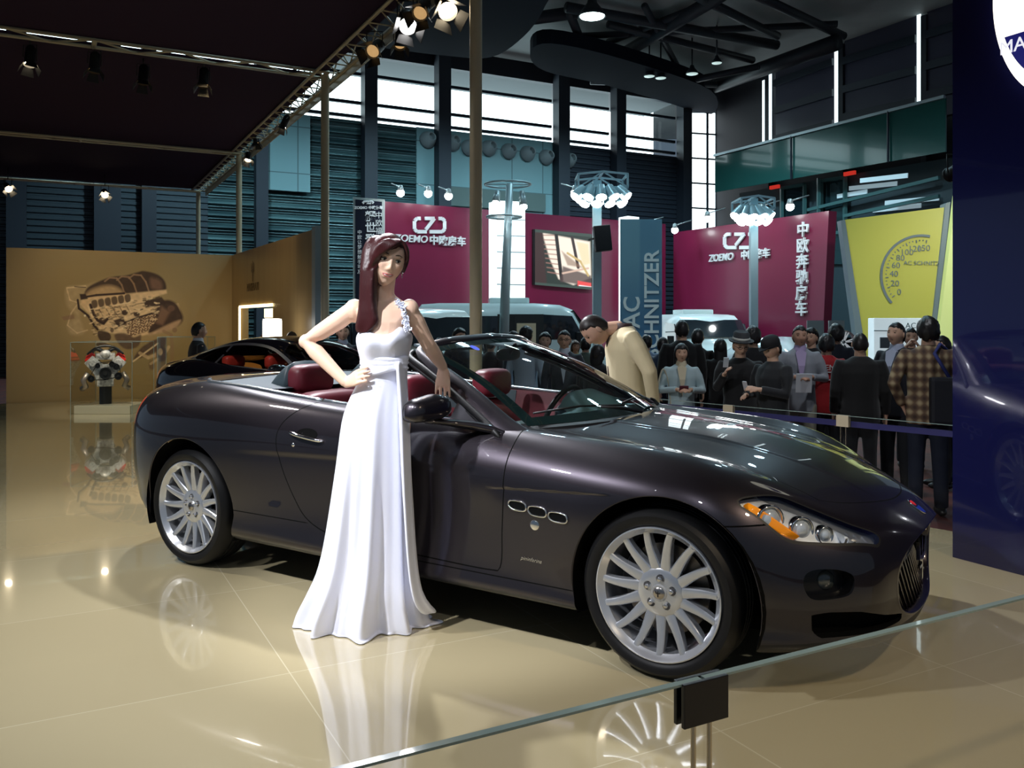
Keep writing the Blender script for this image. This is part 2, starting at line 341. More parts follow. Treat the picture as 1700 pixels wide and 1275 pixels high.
segs = [(a, b, 'g' if b <= 345 else k) for a, b, k in segs]
for i, (a, b, k) in enumerate(segs): corr(onwall(H0, A_, a), onwall(H0, A_, b), HALL, zb_win-.15, {'l': COR, 'd': CORD, 'g': CORL}[k], 'wall_hall')
PAN = mat('wall_panel', (.20,.34,.36), .5); N, Lk, bs = nodes(PAN); tc = N.new('ShaderNodeTexCoord'); mp = N.new('ShaderNodeMapping'); mp.inputs['Rotation'].default_value = (pi/2,0,0); br = N.new('ShaderNodeTexBrick'); br.offset = 0; br.inputs['Scale'].default_value = 1; br.inputs['Brick Width'].default_value = 1.3; br.inputs['Row Height'].default_value = 1.7; br.inputs['Mortar Size'].default_value = .02
br.inputs['Color1'].default_value = (.17,.31,.33,1); br.inputs['Color2'].default_value = (.19,.33,.35,1); br.inputs['Mortar'].default_value = (.08,.14,.15,1); Lk.new(tc.outputs['Object'], mp.inputs[0]); Lk.new(mp.outputs[0], br.inputs[0]); Lk.new(br.outputs['Color'], bs.inputs['Base Color'])
quad_wall('wall_hall_panel', onwall(H0, A_, 690)+hn*.1, onwall(H0, A_, 940)+hn*.1, HALL, zb_win-.15, .3, PAN)
quad_wall('wall_hall_panel', onwall(H0, A_, 432)+hn*.25, onwall(H0, A_, 512)+hn*.25, hz(470,318).z, hz(470,190).z, .1, PAN)
quad_wall('wall_hall_top', onwall(H0, A_, -420), HC, zt_win, ROOF, .3, mat('hall_dark', (.014,.016,.026), .6))
COLM = mat('column_dark', (.022,.028,.040), .55)
def column(px, w, z1=ROOF, off=.35, P0=H0, D=A_, n=hn, z0=HALL, m=None):
    p = onwall(P0, D, px)+n*off; mb = MB(); mb.box((p.x, p.y, (z0+z1)/2), (w, min(.5, w), z1-z0), Matrix.Rotation(math.atan2(D.y, D.x), 3, 'Z')); return struct(mb.build('trim_column', m or COLM))
for px, w in ((-60,.5),(28,.55),(177,.8),(245,.45),(430,.42),(608,.5),(729,.52),(925,.55),(1019,.5),(1128,.5)): column(px, w)
# clerestory windows: daylight sky behind clear panes
SKYM = mat('day_sky', (.75,.92,1), .5, emit=3.4, ecol=(.80,.95,1)); PANE = glassmat('window_glass', (.93,1,1), .5); MUL = mat('mullion', (.012,.02,.035), .5)
far = hn*-3.0
mb = MB(); a = onwall(H0, A_, -430)+far; b = onwall(H0, A_, 1150)+far; mb.add([Vector((a.x,a.y,7)), Vector((b.x,b.y,7)), Vector((b.x,b.y,16)), Vector((a.x,a.y,16))], [(0,1,2,3)]); tag(struct(mb.build('sky_backdrop', SKYM)))
eave = mat('eave_white', (.13,.14,.145), .8)
wins = [(-400,-70),(-50,20),(40,160),(190,420),(440,600),(617,720),(739,915),(936,1010),(1029,1120)]
for i, (a, b) in enumerate(wins):
    w_ = empty('window_%d' % (i+1), onwall(H0, A_, a), 0); w_['kind'] = 'structure'
    pa = onwall(H0, A_, a); pb = onwall(H0, A_, b); L = -pa
    mb = MB()
    for z in (zb_win, zb_win+(zt_win-zb_win)*.22, zb_win+(zt_win-zb_win)*.68): mb.bar(Vector((pa.x,pa.y,z)), Vector((pb.x,pb.y,z)), .12, .12)
    o = mb.build('frame', MUL, w_); o.data.transform(trn(L))
    mb = MB(); mb.add([Vector((pa.x,pa.y,zb_win)), Vector((pb.x,pb.y,zb_win)), Vector((pb.x,pb.y,zt_win)), Vector((pa.x,pa.y,zt_win))], [(0,1,2,3)]); o = mb.build('pane', PANE, w_); o.data.transform(trn(L))
# white overhanging roof edge outside, seen through the top of the windows
a = onwall(H0, A_, 300)-hn*.6; b = onwall(H0, A_, 1125)-hn*.6; mb = MB()
a = onwall(H0, A_, 300)-hn*.3; b = onwall(H0, A_, 1125)-hn*.3; mb.add([Vector((a.x,a.y,zt_win+.02)), Vector((b.x,b.y,zt_win+.02)), Vector((b.x,b.y,zt_win-.10))-hn*2.3, Vector((a.x,a.y,zt_win-.10))-hn*2.3, Vector((a.x,a.y,zt_win+.22)), Vector((b.x,b.y,zt_win+.22)), Vector((b.x,b.y,zt_win+.1))-hn*2.3, Vector((a.x,a.y,zt_win+.1))-hn*2.3], [(0,1,2,3),(7,6,5,4),(3,2,6,7),(0,4,5,1)])
struct(mb.build('ceiling_eave', eave))
# corner window, tall
w_ = empty('window_10', hz(1157,300), 0); w_['kind'] = 'structure'
def cw(px, py): return wallpt(H0, A_, px, py)+hn*.3
mb = MB(); mb.add([cw(1133,190), cw(1180,190), cw(1180,560), cw(1133,560)], [(0,1,2,3)]); o = mb.build('pane', mat('bright_pane', (.85,.97,1), .4, emit=2.6, ecol=(.85,.97,1)), w_); o.data.transform(trn(-w_.location))
mb = MB()
for y in range(182, 520, 41): mb.bar(cw(1133,y)+hn*.05, cw(1181,y+3)+hn*.05, .07, .07)
for x in (1133,1166,1181): mb.bar(cw(x,180)+hn*.05, cw(x,560)+hn*.05, .10, .10)
o = mb.build('frame', MUL, w_); o.data.transform(trn(-w_.location))
# HVAC nozzles
prev = None
for nz_l, (px, py) in zip(('leftmost','second','third','fourth','fifth','sixth','seventh','rightmost'), ((708,233),(749,238),(776,246),(809,247),(842,252),(873,256),(904,262),(941,267))):
    c = hz(px, py)+hn*.15; M = frame(c, A_, Vector((0,0,1)).cross(A_).cross(A_)*-1); M = trn(c) @ Vector((0,0,1)).rotation_difference(Vector((hn.x*.8+A_.x*.2, hn.y*.8+A_.y*.2, .25)).normalized()).to_matrix().to_4x4()
    mb = MB(); mb.lathe([(.30,-.12),(.34,-.08),(.34,.02),(.27,.17),(.20,.30),(.17,.33),(.14,.31),(.13,.15),(0,.13)], 20, M)
    o = mb.build('air_nozzle', mat('nozzle_grey', (.24,.28,.29), .5), None, True, auto=35); tag(o, nz_l+' round grey ventilation nozzle in the row under the high windows, counted from the left', 'air vent', 'ventilation nozzles in a row on the back wall')
mb = MB(); c0 = hz(765,318)+hn*.15; c1 = hz(862,345)+hn*.15; mb.box((c0+c1)/2, (5.0,.1,.75), Matrix.Rotation(math.atan2(A_.y, A_.x), 3, 'Z')); o = mb.build('louvre_panel', mat('louvre', (.10,.14,.13), .6)); tag(o, 'dark rectangular ventilation louvre low on the pale wall panels', 'vent')
# right hall wall: dark glazed bays, daylight slits, green glass balcony
RN = Vector((-.88,-.47,0)); DK = mat('bay_panel', (.045,.045,.075), .3, coat=.4); SL = mat('slit_daylight', (.8,.95,1), .5, emit=1.6, ecol=(.8,.97,1))
RE = onwall(HC, B_, 1660)
quad_wall('wall_right_hall', HC, RE, HALL, ROOF+.5, .4, mat('hall_dark2', (.010,.011,.018), .6))
def rz(px, py, off=.15): return wallpt(HC, B_, px, py)+RN*off
def rpoly(name, pts, m, kind=True, th=.04, off=.15):
    P = [rz(x, y, off) for x, y in pts]; k = len(P); mb = MB(); mb.add(P+[p-RN*th for p in P], [tuple(range(k)), tuple(range(2*k-1,k-1,-1))]+[(i,(i+1)%k,k+(i+1)%k,k+i) for i in range(k)]); o = mb.build(name, m); return struct(o) if kind else o
rpoly('window_11', [(1292,112),(1390,72),(1390,240),(1292,265)], DK); rpoly('window_12', [(1407,68),(1528,22),(1528,204),(1407,236)], DK); rpoly('window_13', [(1544,18),(1640,-16),(1640,176),(1544,200)], DK)
for pts in ([(1271,135),(1276,133),(1276,262),(1271,264)],[(1282,118),(1286,117),(1286,260),(1282,261)],[(1391,70),(1396,68),(1396,234),(1391,236)],[(1528,20),(1534,18),(1534,202),(1528,204)],[(1318,101),(1394,70),(1394,77),(1318,104)]): rpoly('window_slit', pts, SL, off=.2)
for k, (a, b, c_, d) in enumerate((((1292,140,1390,104)),((1292,185,1390,155)),((1292,232,1390,206)),((1407,103,1528,66)),((1407,150,1528,118)),((1407,196,1528,170)),((1544,60,1640,30)),((1544,112,1640,86)),((1544,160,1640,138)))):
    mb = MB(); mb.bar(rz(a,b,.25), rz(c_,d,.25), .12, .28); struct(mb.build('trim_rail', MUL))
for px in (1279,1402,1540): column(px, .22, ROOF, .12, HC, B_, RN)
GG = mat('green_glass', (.018,.085,.075), .12, coat=.3); 
bal = rpoly('balcony_front', [(1250,268),(1640,176),(1640,262),(1250,325)], GG, False, .06, 2.2); tag(bal, 'green tinted glass balcony front running below the dark bays', 'balcony')
mb = MB(); mb.bar(rz(1250,266,2.25), rz(1640,174,2.25), .10, .10); o = mb.build('top_rail', mat('rail_grey', (.35,.42,.45), .3, metal=.6), bal)
mb = MB(); mb.bar(rz(1382,236,2.28), rz(1382,305,2.28), .06, .06); mb.build('glass_joint', MUL, bal); mb = MB(); mb.bar(rz(1546,197,2.28), rz(1546,278,2.28), .06, .06); mb.build('glass_joint', MUL, bal)
rm = mat('room_grey', (.035,.055,.065), .5); q = rpoly('wall_right_rooms', [(1253,323),(1640,260),(1640,560),(1253,560)], rm, True, .05, .9)
frm = mat('frame_teal', (.06,.15,.15), .4)
for k, (x0, y0, x1, y1) in enumerate(((1330,312,1368,420),(1396,300,1436,440))):
    d = empty('door_%d' % (k+1), rz(x0, y1, 1.1)); d['kind'] = 'structure'; mb = MB()
    for a, b in (((x0,y0+4),(x0,y1)),((x1,y0-2),(x1,y1)),((x0,y0+4),(x1,y0-2)),((x0,(y0+y1)/2+20),(x1,(y0+y1)/2+18))): mb.bar(rz(*a,1.1), rz(*b,1.1), .16, .12)
    o = mb.build('door_frame', frm, d); o.data.transform(trn(-d.location))
    mb = MB(); mb.add([rz(x0,y0+4,1.02), rz(x1,y0-2,1.02), rz(x1,y1,1.02), rz(x0,y1,1.02)], [(0,1,2,3)]); o = mb.build('pane', mat('dark_glass', (.01,.025,.03), .04, coat=1), d); o.data.transform(trn(-d.location))
for x, y in ((1321,314),(1447,292)):
    mb = MB(); mb.box(rz(x, y, 1.2), (.5,.1,.14), Matrix.Rotation(math.atan2(B_.y, B_.x), 3, 'Z')); tag(mb.build('exit_sign', mat('red_sign', (.6,.02,.02), .5, emit=.5, ecol=(.9,.05,.03))), 'small red sign above the %s glazed door under the balcony' % ('left' if x < 1400 else 'right'), 'sign')
lp = mat('room_light', (.6,.75,.8), .5, emit=.28, ecol=(.6,.8,.9))
for lb5, (x0, y0, x1, y1) in zip(('leftmost','second from the left','third, close under the balcony,','lowest','rightmost'), ((1420,322,1470,328),(1440,306,1520,318),(1500,300,1580,308),(1480,344,1560,352),(1500,332,1590,340))):
    mb = MB(); mb.bar(rz(x0,(y0+y1)/2+4,1.0 if y0 > 300 else 2.3), rz(x1,(y0+y1)/2-4,1.0 if y0 > 300 else 2.3), .04, .16); tag(mb.build('strip_light', lp), lb5+' pale strip light in the glazed room under the green balcony', 'light', 'strip lights under the balcony')
mb = MB()
for x0, y0, x1, y1 in ((1380,352,1600,300),(1440,362,1600,330),(1385,462,1400,458),(1398,300,1398,560)): mb.bar(rz(x0,y0,1.3), rz(x1,y1,1.3), .12, .12)
struct(mb.build('trim_handrail', frm))
# ceiling of the hall
CE = mat('hall_ceiling', (.12,.13,.13), .7); noisy(CE, .25, (.22,.24,.245), (.34,.36,.355))
mb = MB(); mb.box((4,22,ROOF+.2),(60,60,.2)); struct(mb.build('ceiling', CE))
TB = mat('roof_steel', (.016,.020,.028), .5)
def beam(px0, py0, px1, py1, z, r, name='ceiling_beam', z1=None):
    def P(px, py, z): Y = FPX*(z-CH)/(YH-py); return Vector(((px-850)/FPX*Y, Y, z))
    mb = MB(); mb.tube([P(px0,py0,z), P(px1,py1,z1 or z)], r, 10); return struct(mb.build(name, TB, None, True))
for a in ((1390,70,1180,145,11.5,.30),(940,12,1290,75,11.9,.18),(945,20,985,120,11.9,.16),(1010,40,1250,100,11.9,.14),(1000,110,1200,-10,11.9,.24),(1150,-10,1290,60,11.9,.16),(1230,-20,1400,60,11.9,.16),(1070,150,1260,110,11.3,.13),(960,60,1390,40,12,.12),(980,135,1190,140,11.3,.14),(560,75,960,20,12,.22),(1070,10,1130,120,11.9,.12),(1190,0,1010,70,12,.13)): beam(*a)
# dark curved soffits above the windows
def soffit(pts, z, th=.5):
    P = []
    for px, py in pts: Y = FPX*(z-CH)/(YH-py); P.append(((px-850)/FPX*Y, Y))
    mb = MB(); mb.prism([(v.x, v.y) for v in catmull([(x, y, 0) for x, y in P], 5, True)], th, trn((0,0,z))); return struct(mb.build('ceiling_soffit', mat('soffit_dark', (.010,.013,.021), .9, spec=.08)))
soffit([(480,60),(640,80),(735,92),(815,95),(870,60),(905,10),(905,-30),(700,-30),(480,-20)], 11.2)
soffit([(1180,190),(1180,150),(1040,100),(915,72),(880,90),(905,118),(1000,140),(1100,168)], 11.15)
# pendant hall lamps
for px, py, r, on in ((983,28,.42,1),(1078,127,.22,0),(1097,130,.22,0),(1149,123,.24,0),(1190,105,.2,0)):
    z = 11.0; Y = FPX*(z-CH)/(YH-py); c = Vector(((px-850)/FPX*Y, Y, z)); k = r
    l = empty('hall_lamp', c, 0, 'bright cool white bell lamp hanging from the hall roof' if on else {1078:'leftmost of the small unlit bell lamps on the hall roof rail',1097:'second small unlit bell lamp on the hall roof rail, touching the leftmost',1149:'small unlit bell lamp on the hall roof rail, right of the close pair',1190:'rightmost small dark bell lamp at the end of the hall roof rail'}[px], 'hall lamp')
    mb = MB(); mb.lathe([(k*.3,k*1.4),(k*.4,k*1.0),(k*.8,k*.5),(k*1.05,0),(k,0),(k*.75,k*.5),(k*.3,k)], 24); mb.tube([(0,0,k*1.3),(0,0,ROOF+.12-z)], .03, 6); mb.build('shade', TB, l, True)
    mb = MB(); mb.lathe([(0,-.02),(k*.9,0),(k*.92,.05),(0,.06)], 24); mb.build('bulb', mat('lamp_on' if on else 'lamp_dim', (.8,1,.97), .4, emit=14 if on else .6, ecol=(.75,1,.95)), l, True)
# ------------------------------------------------------------------ truss, posts and fabric roof of the stand
TZ = 4.76; PB = Vector((-2.54,11.7,0)); PA = Vector((-.32,7.62,0)); PC = Vector((-5.42,17.1,0)); PD = Vector((-8.03,22.05,0))
TAN = mat('truss_tan', (.46,.39,.26), .4, metal=.2); ROOFM = mat('roof_fabric', (.030,.016,.034), .9, spec=.15)
def truss(name, a, b, w=.30, label=None, flat=False):
    a = Vector(a); b = Vector(b); d = (b-a).normalized(); s = Vector((0,0,1)).cross(d).normalized()*w/2; u = Vector((0,0,w))
    t = empty(name, a, 0, label, 'truss'); L = trn(-a)
    cor = [s, -s] if flat else [s, -s, s+u, -s+u]
    for c in cor:
        mb = MB(); mb.tube([a+c, b+c], .022, 8); o = mb.build('chord', TAN, t, True); o.data.transform(L)
    n = max(2, int((b-a).length/(.9 if flat else .42))); mb = MB()
    for i in range(n):
        p = a+(b-a)*(i/n); q = a+(b-a)*((i+1)/n)
        if flat:
            m_ = (p+q)/2; mb.tube([p+s, m_-s], .012, 5); mb.tube([m_-s, q+s], .012, 5)
            if i % 3 == 0: mb.tube([p+s, p-s], .03, 6)
            continue
        mb.tube([p+s, q+s+u] if i % 2 else [p+s+u, q+s], .010, 5); mb.tube([p-s, q-s+u] if i % 2 else [p-s+u, q-s], .010, 5); mb.tube([p+s, q-s], .010, 5); mb.tube([p+s, p-s], .010, 5)
    o = mb.build('bracing', TAN, t, True); o.data.transform(L); return t
DB = (PB-PD).normalized(); TA0 = PB+DB*9.5
truss('roof_truss', (PD.x, PD.y, TZ), (TA0.x, TA0.y, TZ), .32, 'long tan edge truss with spotlights running over the posts towards the viewer')
for P0, lb, w_ in ((PB, 'tan cross truss with daylight showing through it, nearest of the ceiling cross trusses', .30), (PC, 'tan cross truss in the middle of the dark fabric ceiling', .22), (PD, 'farthest thin cross truss at the end of the dark fabric ceiling', .16)):
    e = P0-A_*16; truss('cross_truss', (P0.x, P0.y, TZ+.005 if P0 is PB else TZ-.02), (e.x, e.y, TZ+.005 if P0 is PB else TZ-.02), w_, lb, flat=True)
for P0, lb in ((PA, 'nearest and thickest tan post, rising behind the convertible'), (PB, 'tan post at the free end of the beige side wall'), (PC, 'thin tan post rising behind the corner of the beige walls'), (PD, 'farthest and thinnest tan post at the end of the edge truss')):
    mb = MB(); mb.tube([Vector((P0.x, P0.y, HALL if P0 is not PA else 0)), Vector((P0.x, P0.y, TZ))], .055, 20); o = mb.build('post', TAN, None, True, auto=40); o.data.transform(trn(-P0)); o.location = P0; tag(o, lb, 'post')
def roofpanel(a, b, z=TZ+.03):
    """fabric between two cross trusses given by their distance along DB from PD"""
    P = [PD+DB*a, PD+DB*b, PD+DB*b-A_*16, PD+DB*a-A_*16]; mb = MB(); mb.prism([(p.x, p.y) for p in P], .03, trn((0,0,z))); return struct(mb.build('ceiling_fabric', ROOFM))
dC = (PC-PD).length; dB = (PB-PD).length
roofpanel(.05, dC); roofpanel(dC, dB-.14); roofpanel(dB+.14, dB+10)
# edge fascia of the truss
mb = MB(); s_ = A_*.17; a = PD; b = TA0; mb.add([Vector((a.x,a.y,TZ-.12))+s_, Vector((b.x,b.y,TZ-.12))+s_, Vector((b.x,b.y,TZ+.06))+s_, Vector((a.x,a.y,TZ+.06))+s_, Vector((a.x,a.y,TZ-.12))+s_*1.1, Vector((b.x,b.y,TZ-.12))+s_*1.1, Vector((b.x,b.y,TZ+.06))+s_*1.1, Vector((a.x,a.y,TZ+.06))+s_*1.1], [(0,1,2,3),(4,5,6,7),(0,1,5,4),(3,2,6,7)]); struct(mb.build('trim_fascia', TAN))
# stage spotlights
SPB = mat('spot_black', (.006,.006,.007), .5); BULB = mat('spot_bulb', (1,.85,.6), .4, emit=22, ecol=(1,.82,.55)); BULBC = mat('spot_bulb_cool', (1,.97,.95), .4, emit=22, ecol=(1,.97,.95)); DIM = mat('spot_dim', (.3,.2,.1), .4, emit=.5, ecol=(1,.6,.25))
def spotlight(c, aim, label, bulb=BULB, s=1.0, watts=0, colr=WARM, group=None, flap=True, cone=60, hang=0):
    c = Vector(c); d = (Vector(aim)-c).normalized(); e = empty('spotlight', c, 0, label, 'spotlight', group); q = Vector((0,0,1)).rotation_difference(d).to_matrix().to_4x4()
    mb = MB(); mb.lathe([(0,-.24*s),(.06*s,-.24*s),(.085*s,-.2*s),(.09*s,.08*s),(.105*s,.10*s),(.105*s,.12*s),(.095*s,.12*s),(.07*s,-.02*s),(0,-.03*s)], 20, q); mb.build('housing', SPB, e, True, auto=35)
    mb = MB(); mb.lathe([(0,.085*s),(.085*s,.075*s),(.085*s,.06*s)], 16, q); mb.build('lens', bulb, e, True)
    mb = MB(); mb.tube([q @ Vector((.11*s,0,0)), Vector((.11*s,0,.24*s)) if abs(d.x) < .9 else Vector((0,.1,.24*s)), Vector((-.11*s,0,.24*s)), q @ Vector((-.11*s,0,0))], .009*s, 6); mb.tube([Vector((0,0,.24*s)), Vector((0,0,max(.36*s, hang)))], .012*s, 6); mb.build('yoke', SPB, e, True)
    if flap:
        for a in range(4):
            R = q @ rot('Z', a*pi/2); mb = MB(); mb.add([R @ Vector(v) for v in ((.095*s,-.07*s,.12*s),(.095*s,.07*s,.12*s),(.16*s,.10*s,.25*s),(.16*s,-.10*s,.25*s),(.099*s,-.07*s,.12*s),(.099*s,.07*s,.12*s),(.164*s,.10*s,.25*s),(.164*s,-.10*s,.25*s))], [(0,1,2,3),(7,6,5,4),(0,1,5,4),(1,2,6,5),(2,3,7,6),(3,0,4,7)]); mb.build('barn_door', SPB, e)
    if watts: lamp('spot', 'SPOT', c+d*.32*s, watts, colr, aim, .10, cone, .6)
    return e
def on_truss(px, py, dz=0):
    """point under the edge truss seen at column px"""
    k = (px-850)/FPX; t = (k*PD.y-PD.x)/(DB.x-k*DB.y); p = PD+DB*t; return Vector((p.x, p.y, CH-(py-YH)*p.y/FPX))
ctr = Vector((-.4,5,.4))
# ================================================================== THE CONVERTIBLE
PAINT = mat('car_paint', (.033,.028,.035), .34, metal=.85, coat=1, coatr=.015)
BLK = mat('black_plastic', (.008,.008,.009), .45); GAP = mat('gap_black', (.002,.002,.002), .9, spec=.1)
CHROME = mat('chrome', (.8,.8,.82), .08, metal=1); RUB = mat('rubber', (.0045,.0045,.005), .5, spec=.35); ALLOY = mat('alloy', (.60,.62,.66), .24, metal=.7, coat=.6, coatr=.1)
def S_(*p): return list(p)
# control loops from tail to grille rim; each runs from the top centre down the side to the underside centre
def ring(rows): return np.array(rows, float)
def sec(x, top, side, bot=None, dx=None):
    r = [(x, *p) for p in top+side] + [(x, .87, .20), (x, .45, .175), (x, 0, .175)]
    return ring(r)
LOOPS = [
 ring([(-3.95,0,.93),(-3.95,.10,.925),(-3.95,.19,.90),(-3.95,.26,.87),(-3.95,.31,.83),(-3.95,.34,.78),(-3.95,.35,.70),(-3.95,.34,.62),(-3.95,.32,.55),(-3.95,.28,.50),(-3.95,.2,.46),(-3.95,.1,.45),(-3.95,0,.45)]),
 ring([(-3.92,0,1.0),(-3.915,.22,.99),(-3.89,.38,.96),(-3.86,.48,.915),(-3.835,.55,.86),(-3.82,.60,.78),(-3.82,.62,.68),(-3.83,.62,.57),(-3.83,.61,.47),(-3.81,.58,.38),(-3.78,.5,.31),(-3.78,.25,.29),(-3.78,0,.29)]),
 ring([(-3.80,0,1.03),(-3.79,.27,1.02),(-3.77,.47,.995),(-3.74,.60,.955),(-3.71,.69,.90),(-3.68,.75,.82),(-3.67,.775,.72),(-3.675,.775,.59),(-3.67,.765,.46),(-3.65,.75,.35),(-3.60,.7,.27),(-3.6,.35,.25),(-3.6,0,.25)]),
 ring([(-3.60,0,1.055),(-3.59,.29,1.048),(-3.57,.53,1.025),(-3.545,.67,.992),(-3.52,.77,.94),(-3.50,.84,.86),(-3.48,.875,.75),(-3.48,.875,.61),(-3.48,.865,.46),(-3.46,.85,.34),(-3.42,.80,.25),(-3.4,.4,.22),(-3.4,0,.22)]),
 sec(-3.25, [(0,1.075),(.29,1.07),(.55,1.055),(.70,1.035),(.81,.985)], [(.895,.895),(.93,.78),(.935,.62),(.925,.46),(.905,.33)]),
 sec(-2.95, [(0,1.075),(.29,1.073),(.56,1.068),(.735,1.058),(.84,1.005)], [(.925,.905),(.955,.785),(.96,.62),(.945,.46),(.925,.32)]),
 sec(-2.6, [(0,1.04),(.29,1.04),(.57,1.038),(.755,1.042),(.855,.995)], [(.925,.90),(.953,.785),(.955,.62),(.94,.46),(.925,.31)]),
 sec(-2.2, [(0,1.0),(.29,1.0),(.58,1.005),(.765,1.010),(.857,.970)], [(.912,.885),(.938,.78),(.935,.61),(.925,.45),(.925,.31)]),
 sec(-1.75, [(0,.97),(.29,.97),(.58,.975),(.77,.982),(.855,.945)], [(.902,.87),(.927,.76),(.920,.60),(.915,.44),(.922,.30)]),
 sec(-1.3, [(0,.955),(.29,.955),(.58,.957),(.77,.962),(.852,.927)], [(.900,.85),(.925,.745),(.917,.59),(.915,.43),(.922,.29)]),
 sec(-.95, [(0,.945),(.30,.943),(.58,.940),(.755,.945),(.842,.905)], [(.902,.82),(.927,.72),(.918,.57),(.917,.42),(.922,.28)]),
 sec(-.62, [(0,.950),(.30,.942),(.59,.915),(.735,.925),(.835,.885)], [(.908,.80),(.932,.695),(.925,.56),(.922,.42),(.922,.28)]),
 sec(-.32, [(0,.925),(.30,.918),(.585,.890),(.720,.908),(.832,.865)], [(.915,.78),(.940,.675),(.938,.54),(.932,.40),(.922,.27)]),
 sec(-.02, [(0,.892),(.30,.888),(.575,.860),(.708,.885),(.825,.845)], [(.915,.765),(.947,.655),(.952,.53),(.945,.40),(.925,.26)]),
 sec(.20, [(0,.852),(.30,.848),(.555,.822),(.685,.845),(.80,.81)], [(.893,.735),(.932,.635),(.942,.52),(.938,.40),(.922,.26)]),
 ring([(.42,0,.797),(.42,.28,.792),(.41,.52,.765),(.39,.645,.772),(.375,.76,.735),(.36,.845,.67),(.35,.893,.585),(.345,.91,.48),(.345,.91,.38),(.345,.90,.26),(.34,.85,.17),(.36,.45,.16),(.36,0,.16)]),
 ring([(.62,0,.728),(.61,.26,.72),(.59,.46,.69),(.56,.585,.675),(.53,.685,.635),(.505,.765,.575),(.49,.81,.50),(.48,.83,.42),(.475,.835,.34),(.47,.83,.25),(.46,.80,.17),(.5,.42,.16),(.5,0,.16)]),
 ring([(.76,0,.655),(.755,.23,.645),(.735,.40,.62),(.70,.52,.595),(.675,.605,.555),(.65,.665,.505),(.635,.695,.44),(.625,.71,.38),(.62,.71,.31),(.62,.70,.235),(.61,.67,.17),(.66,.36,.165),(.68,0,.165)]),
 ring([(.835,0,.605),(.83,.19,.597),(.81,.335,.575),(.785,.435,.545),(.765,.505,.505),(.75,.55,.455),(.745,.57,.40),(.745,.57,.345),(.75,.55,.28),(.76,.515,.215),(.765,.47,.17),(.80,.25,.16),(.81,0,.16)]),
 ring([(.872,0,.575),(.868,.15,.57),(.853,.27,.553),(.833,.355,.522),(.817,.41,.478),(.807,.435,.43),(.805,.432,.38),(.806,.415,.32),(.812,.37,.272),(.825,.29,.238),(.838,.19,.22),(.845,.095,.215),(.848,0,.215)]),
]
class Surf:
    def __init__(s, P):
        P = np.array(P); s.U, s.V = P.shape[:2]; C = P.copy()
        for _ in range(3): C = C + (P - s.blur(C))*.9
        s.E = s.pad(C)
    def pad(s, C):
        a = 2*C[0]-C[1]; b = 2*C[-1]-C[-2]; C = np.concatenate([a[None], C, b[None]], 0)
        mir = np.array([1,-1,1.]); l = C[:,1]*mir; r = C[:,-2]*mir
        return np.concatenate([l[:,None], C, r[:,None]], 1)
    def blur(s, C):
        E = s.pad(C); E = (E[:-2]+4*E[1:-1]+E[2:])/6; return (E[:,:-2]+4*E[:,1:-1]+E[:,2:])/6
    crease = False
    def ev(s, u, v):
        u = np.clip(np.asarray(u, float), 0, s.U-1); v = np.clip(np.asarray(v, float), 0, s.V-1)
        i = np.minimum(u.astype(int), s.U-2); j = np.minimum(v.astype(int), s.V-2); t = u-i; q = v-j
        def B(t): return [(1-t)**3/6, (3*t**3-6*t**2+4)/6, (-3*t**3+3*t**2+3*t+1)/6, t**3/6]
        bu = B(t); bv = B(q); out = 0
        for a in range(4):
            for b in range(4): out = out + (bu[a]*bv[b])[...,None]*s.E[i+a, j+b]
        if s.crease:
            x, y, z = out[...,0], out[...,1], out[...,2]; zc = .694+.055*(x+.70); d = (zc-z)
            fx = np.clip((x+.80)/.12,0,1)*np.clip((-.18-x)/.18,0,1); k = np.clip(d/.010,0,1); k = k*k*(3-2*k)*np.exp(-np.clip(d,0,9)/.060)
            out[...,1] -= .013*k*fx*(y > .8)*(z > .45)
            ye = .31-.09*np.clip((x+.7)/1.4,0,1); kc = np.clip((ye+.014-np.abs(y))/.028,0,1); out[...,2] += .006*kc*kc*(3-2*kc)*np.clip((x+.85)/.1,0,1)*np.clip((.70-x)/.25,0,1)*(z > .5)
            zd = .745+.03*(x+1.9); dd_ = np.clip((zd-z)/.035,0,1); out[...,1] -= .006*dd_*dd_*(3-2*dd_)*np.exp(-np.clip(zd-z,0,9)/.12)*np.clip((x+2.5)/.3,0,1)*np.clip((-.8-x)/.2,0,1)*(y > .8)*(z > .45)
        return out
    def nrm(s, u, v):
        h = 4e-3; du = s.ev(np.asarray(u)+h, v)-s.ev(np.asarray(u)-h, v); dv = s.ev(u, np.asarray(v)+h)-s.ev(u, np.asarray(v)-h)
        n = np.cross(dv, du); return n/np.maximum(np.linalg.norm(n, axis=-1, keepdims=True), 1e-12)
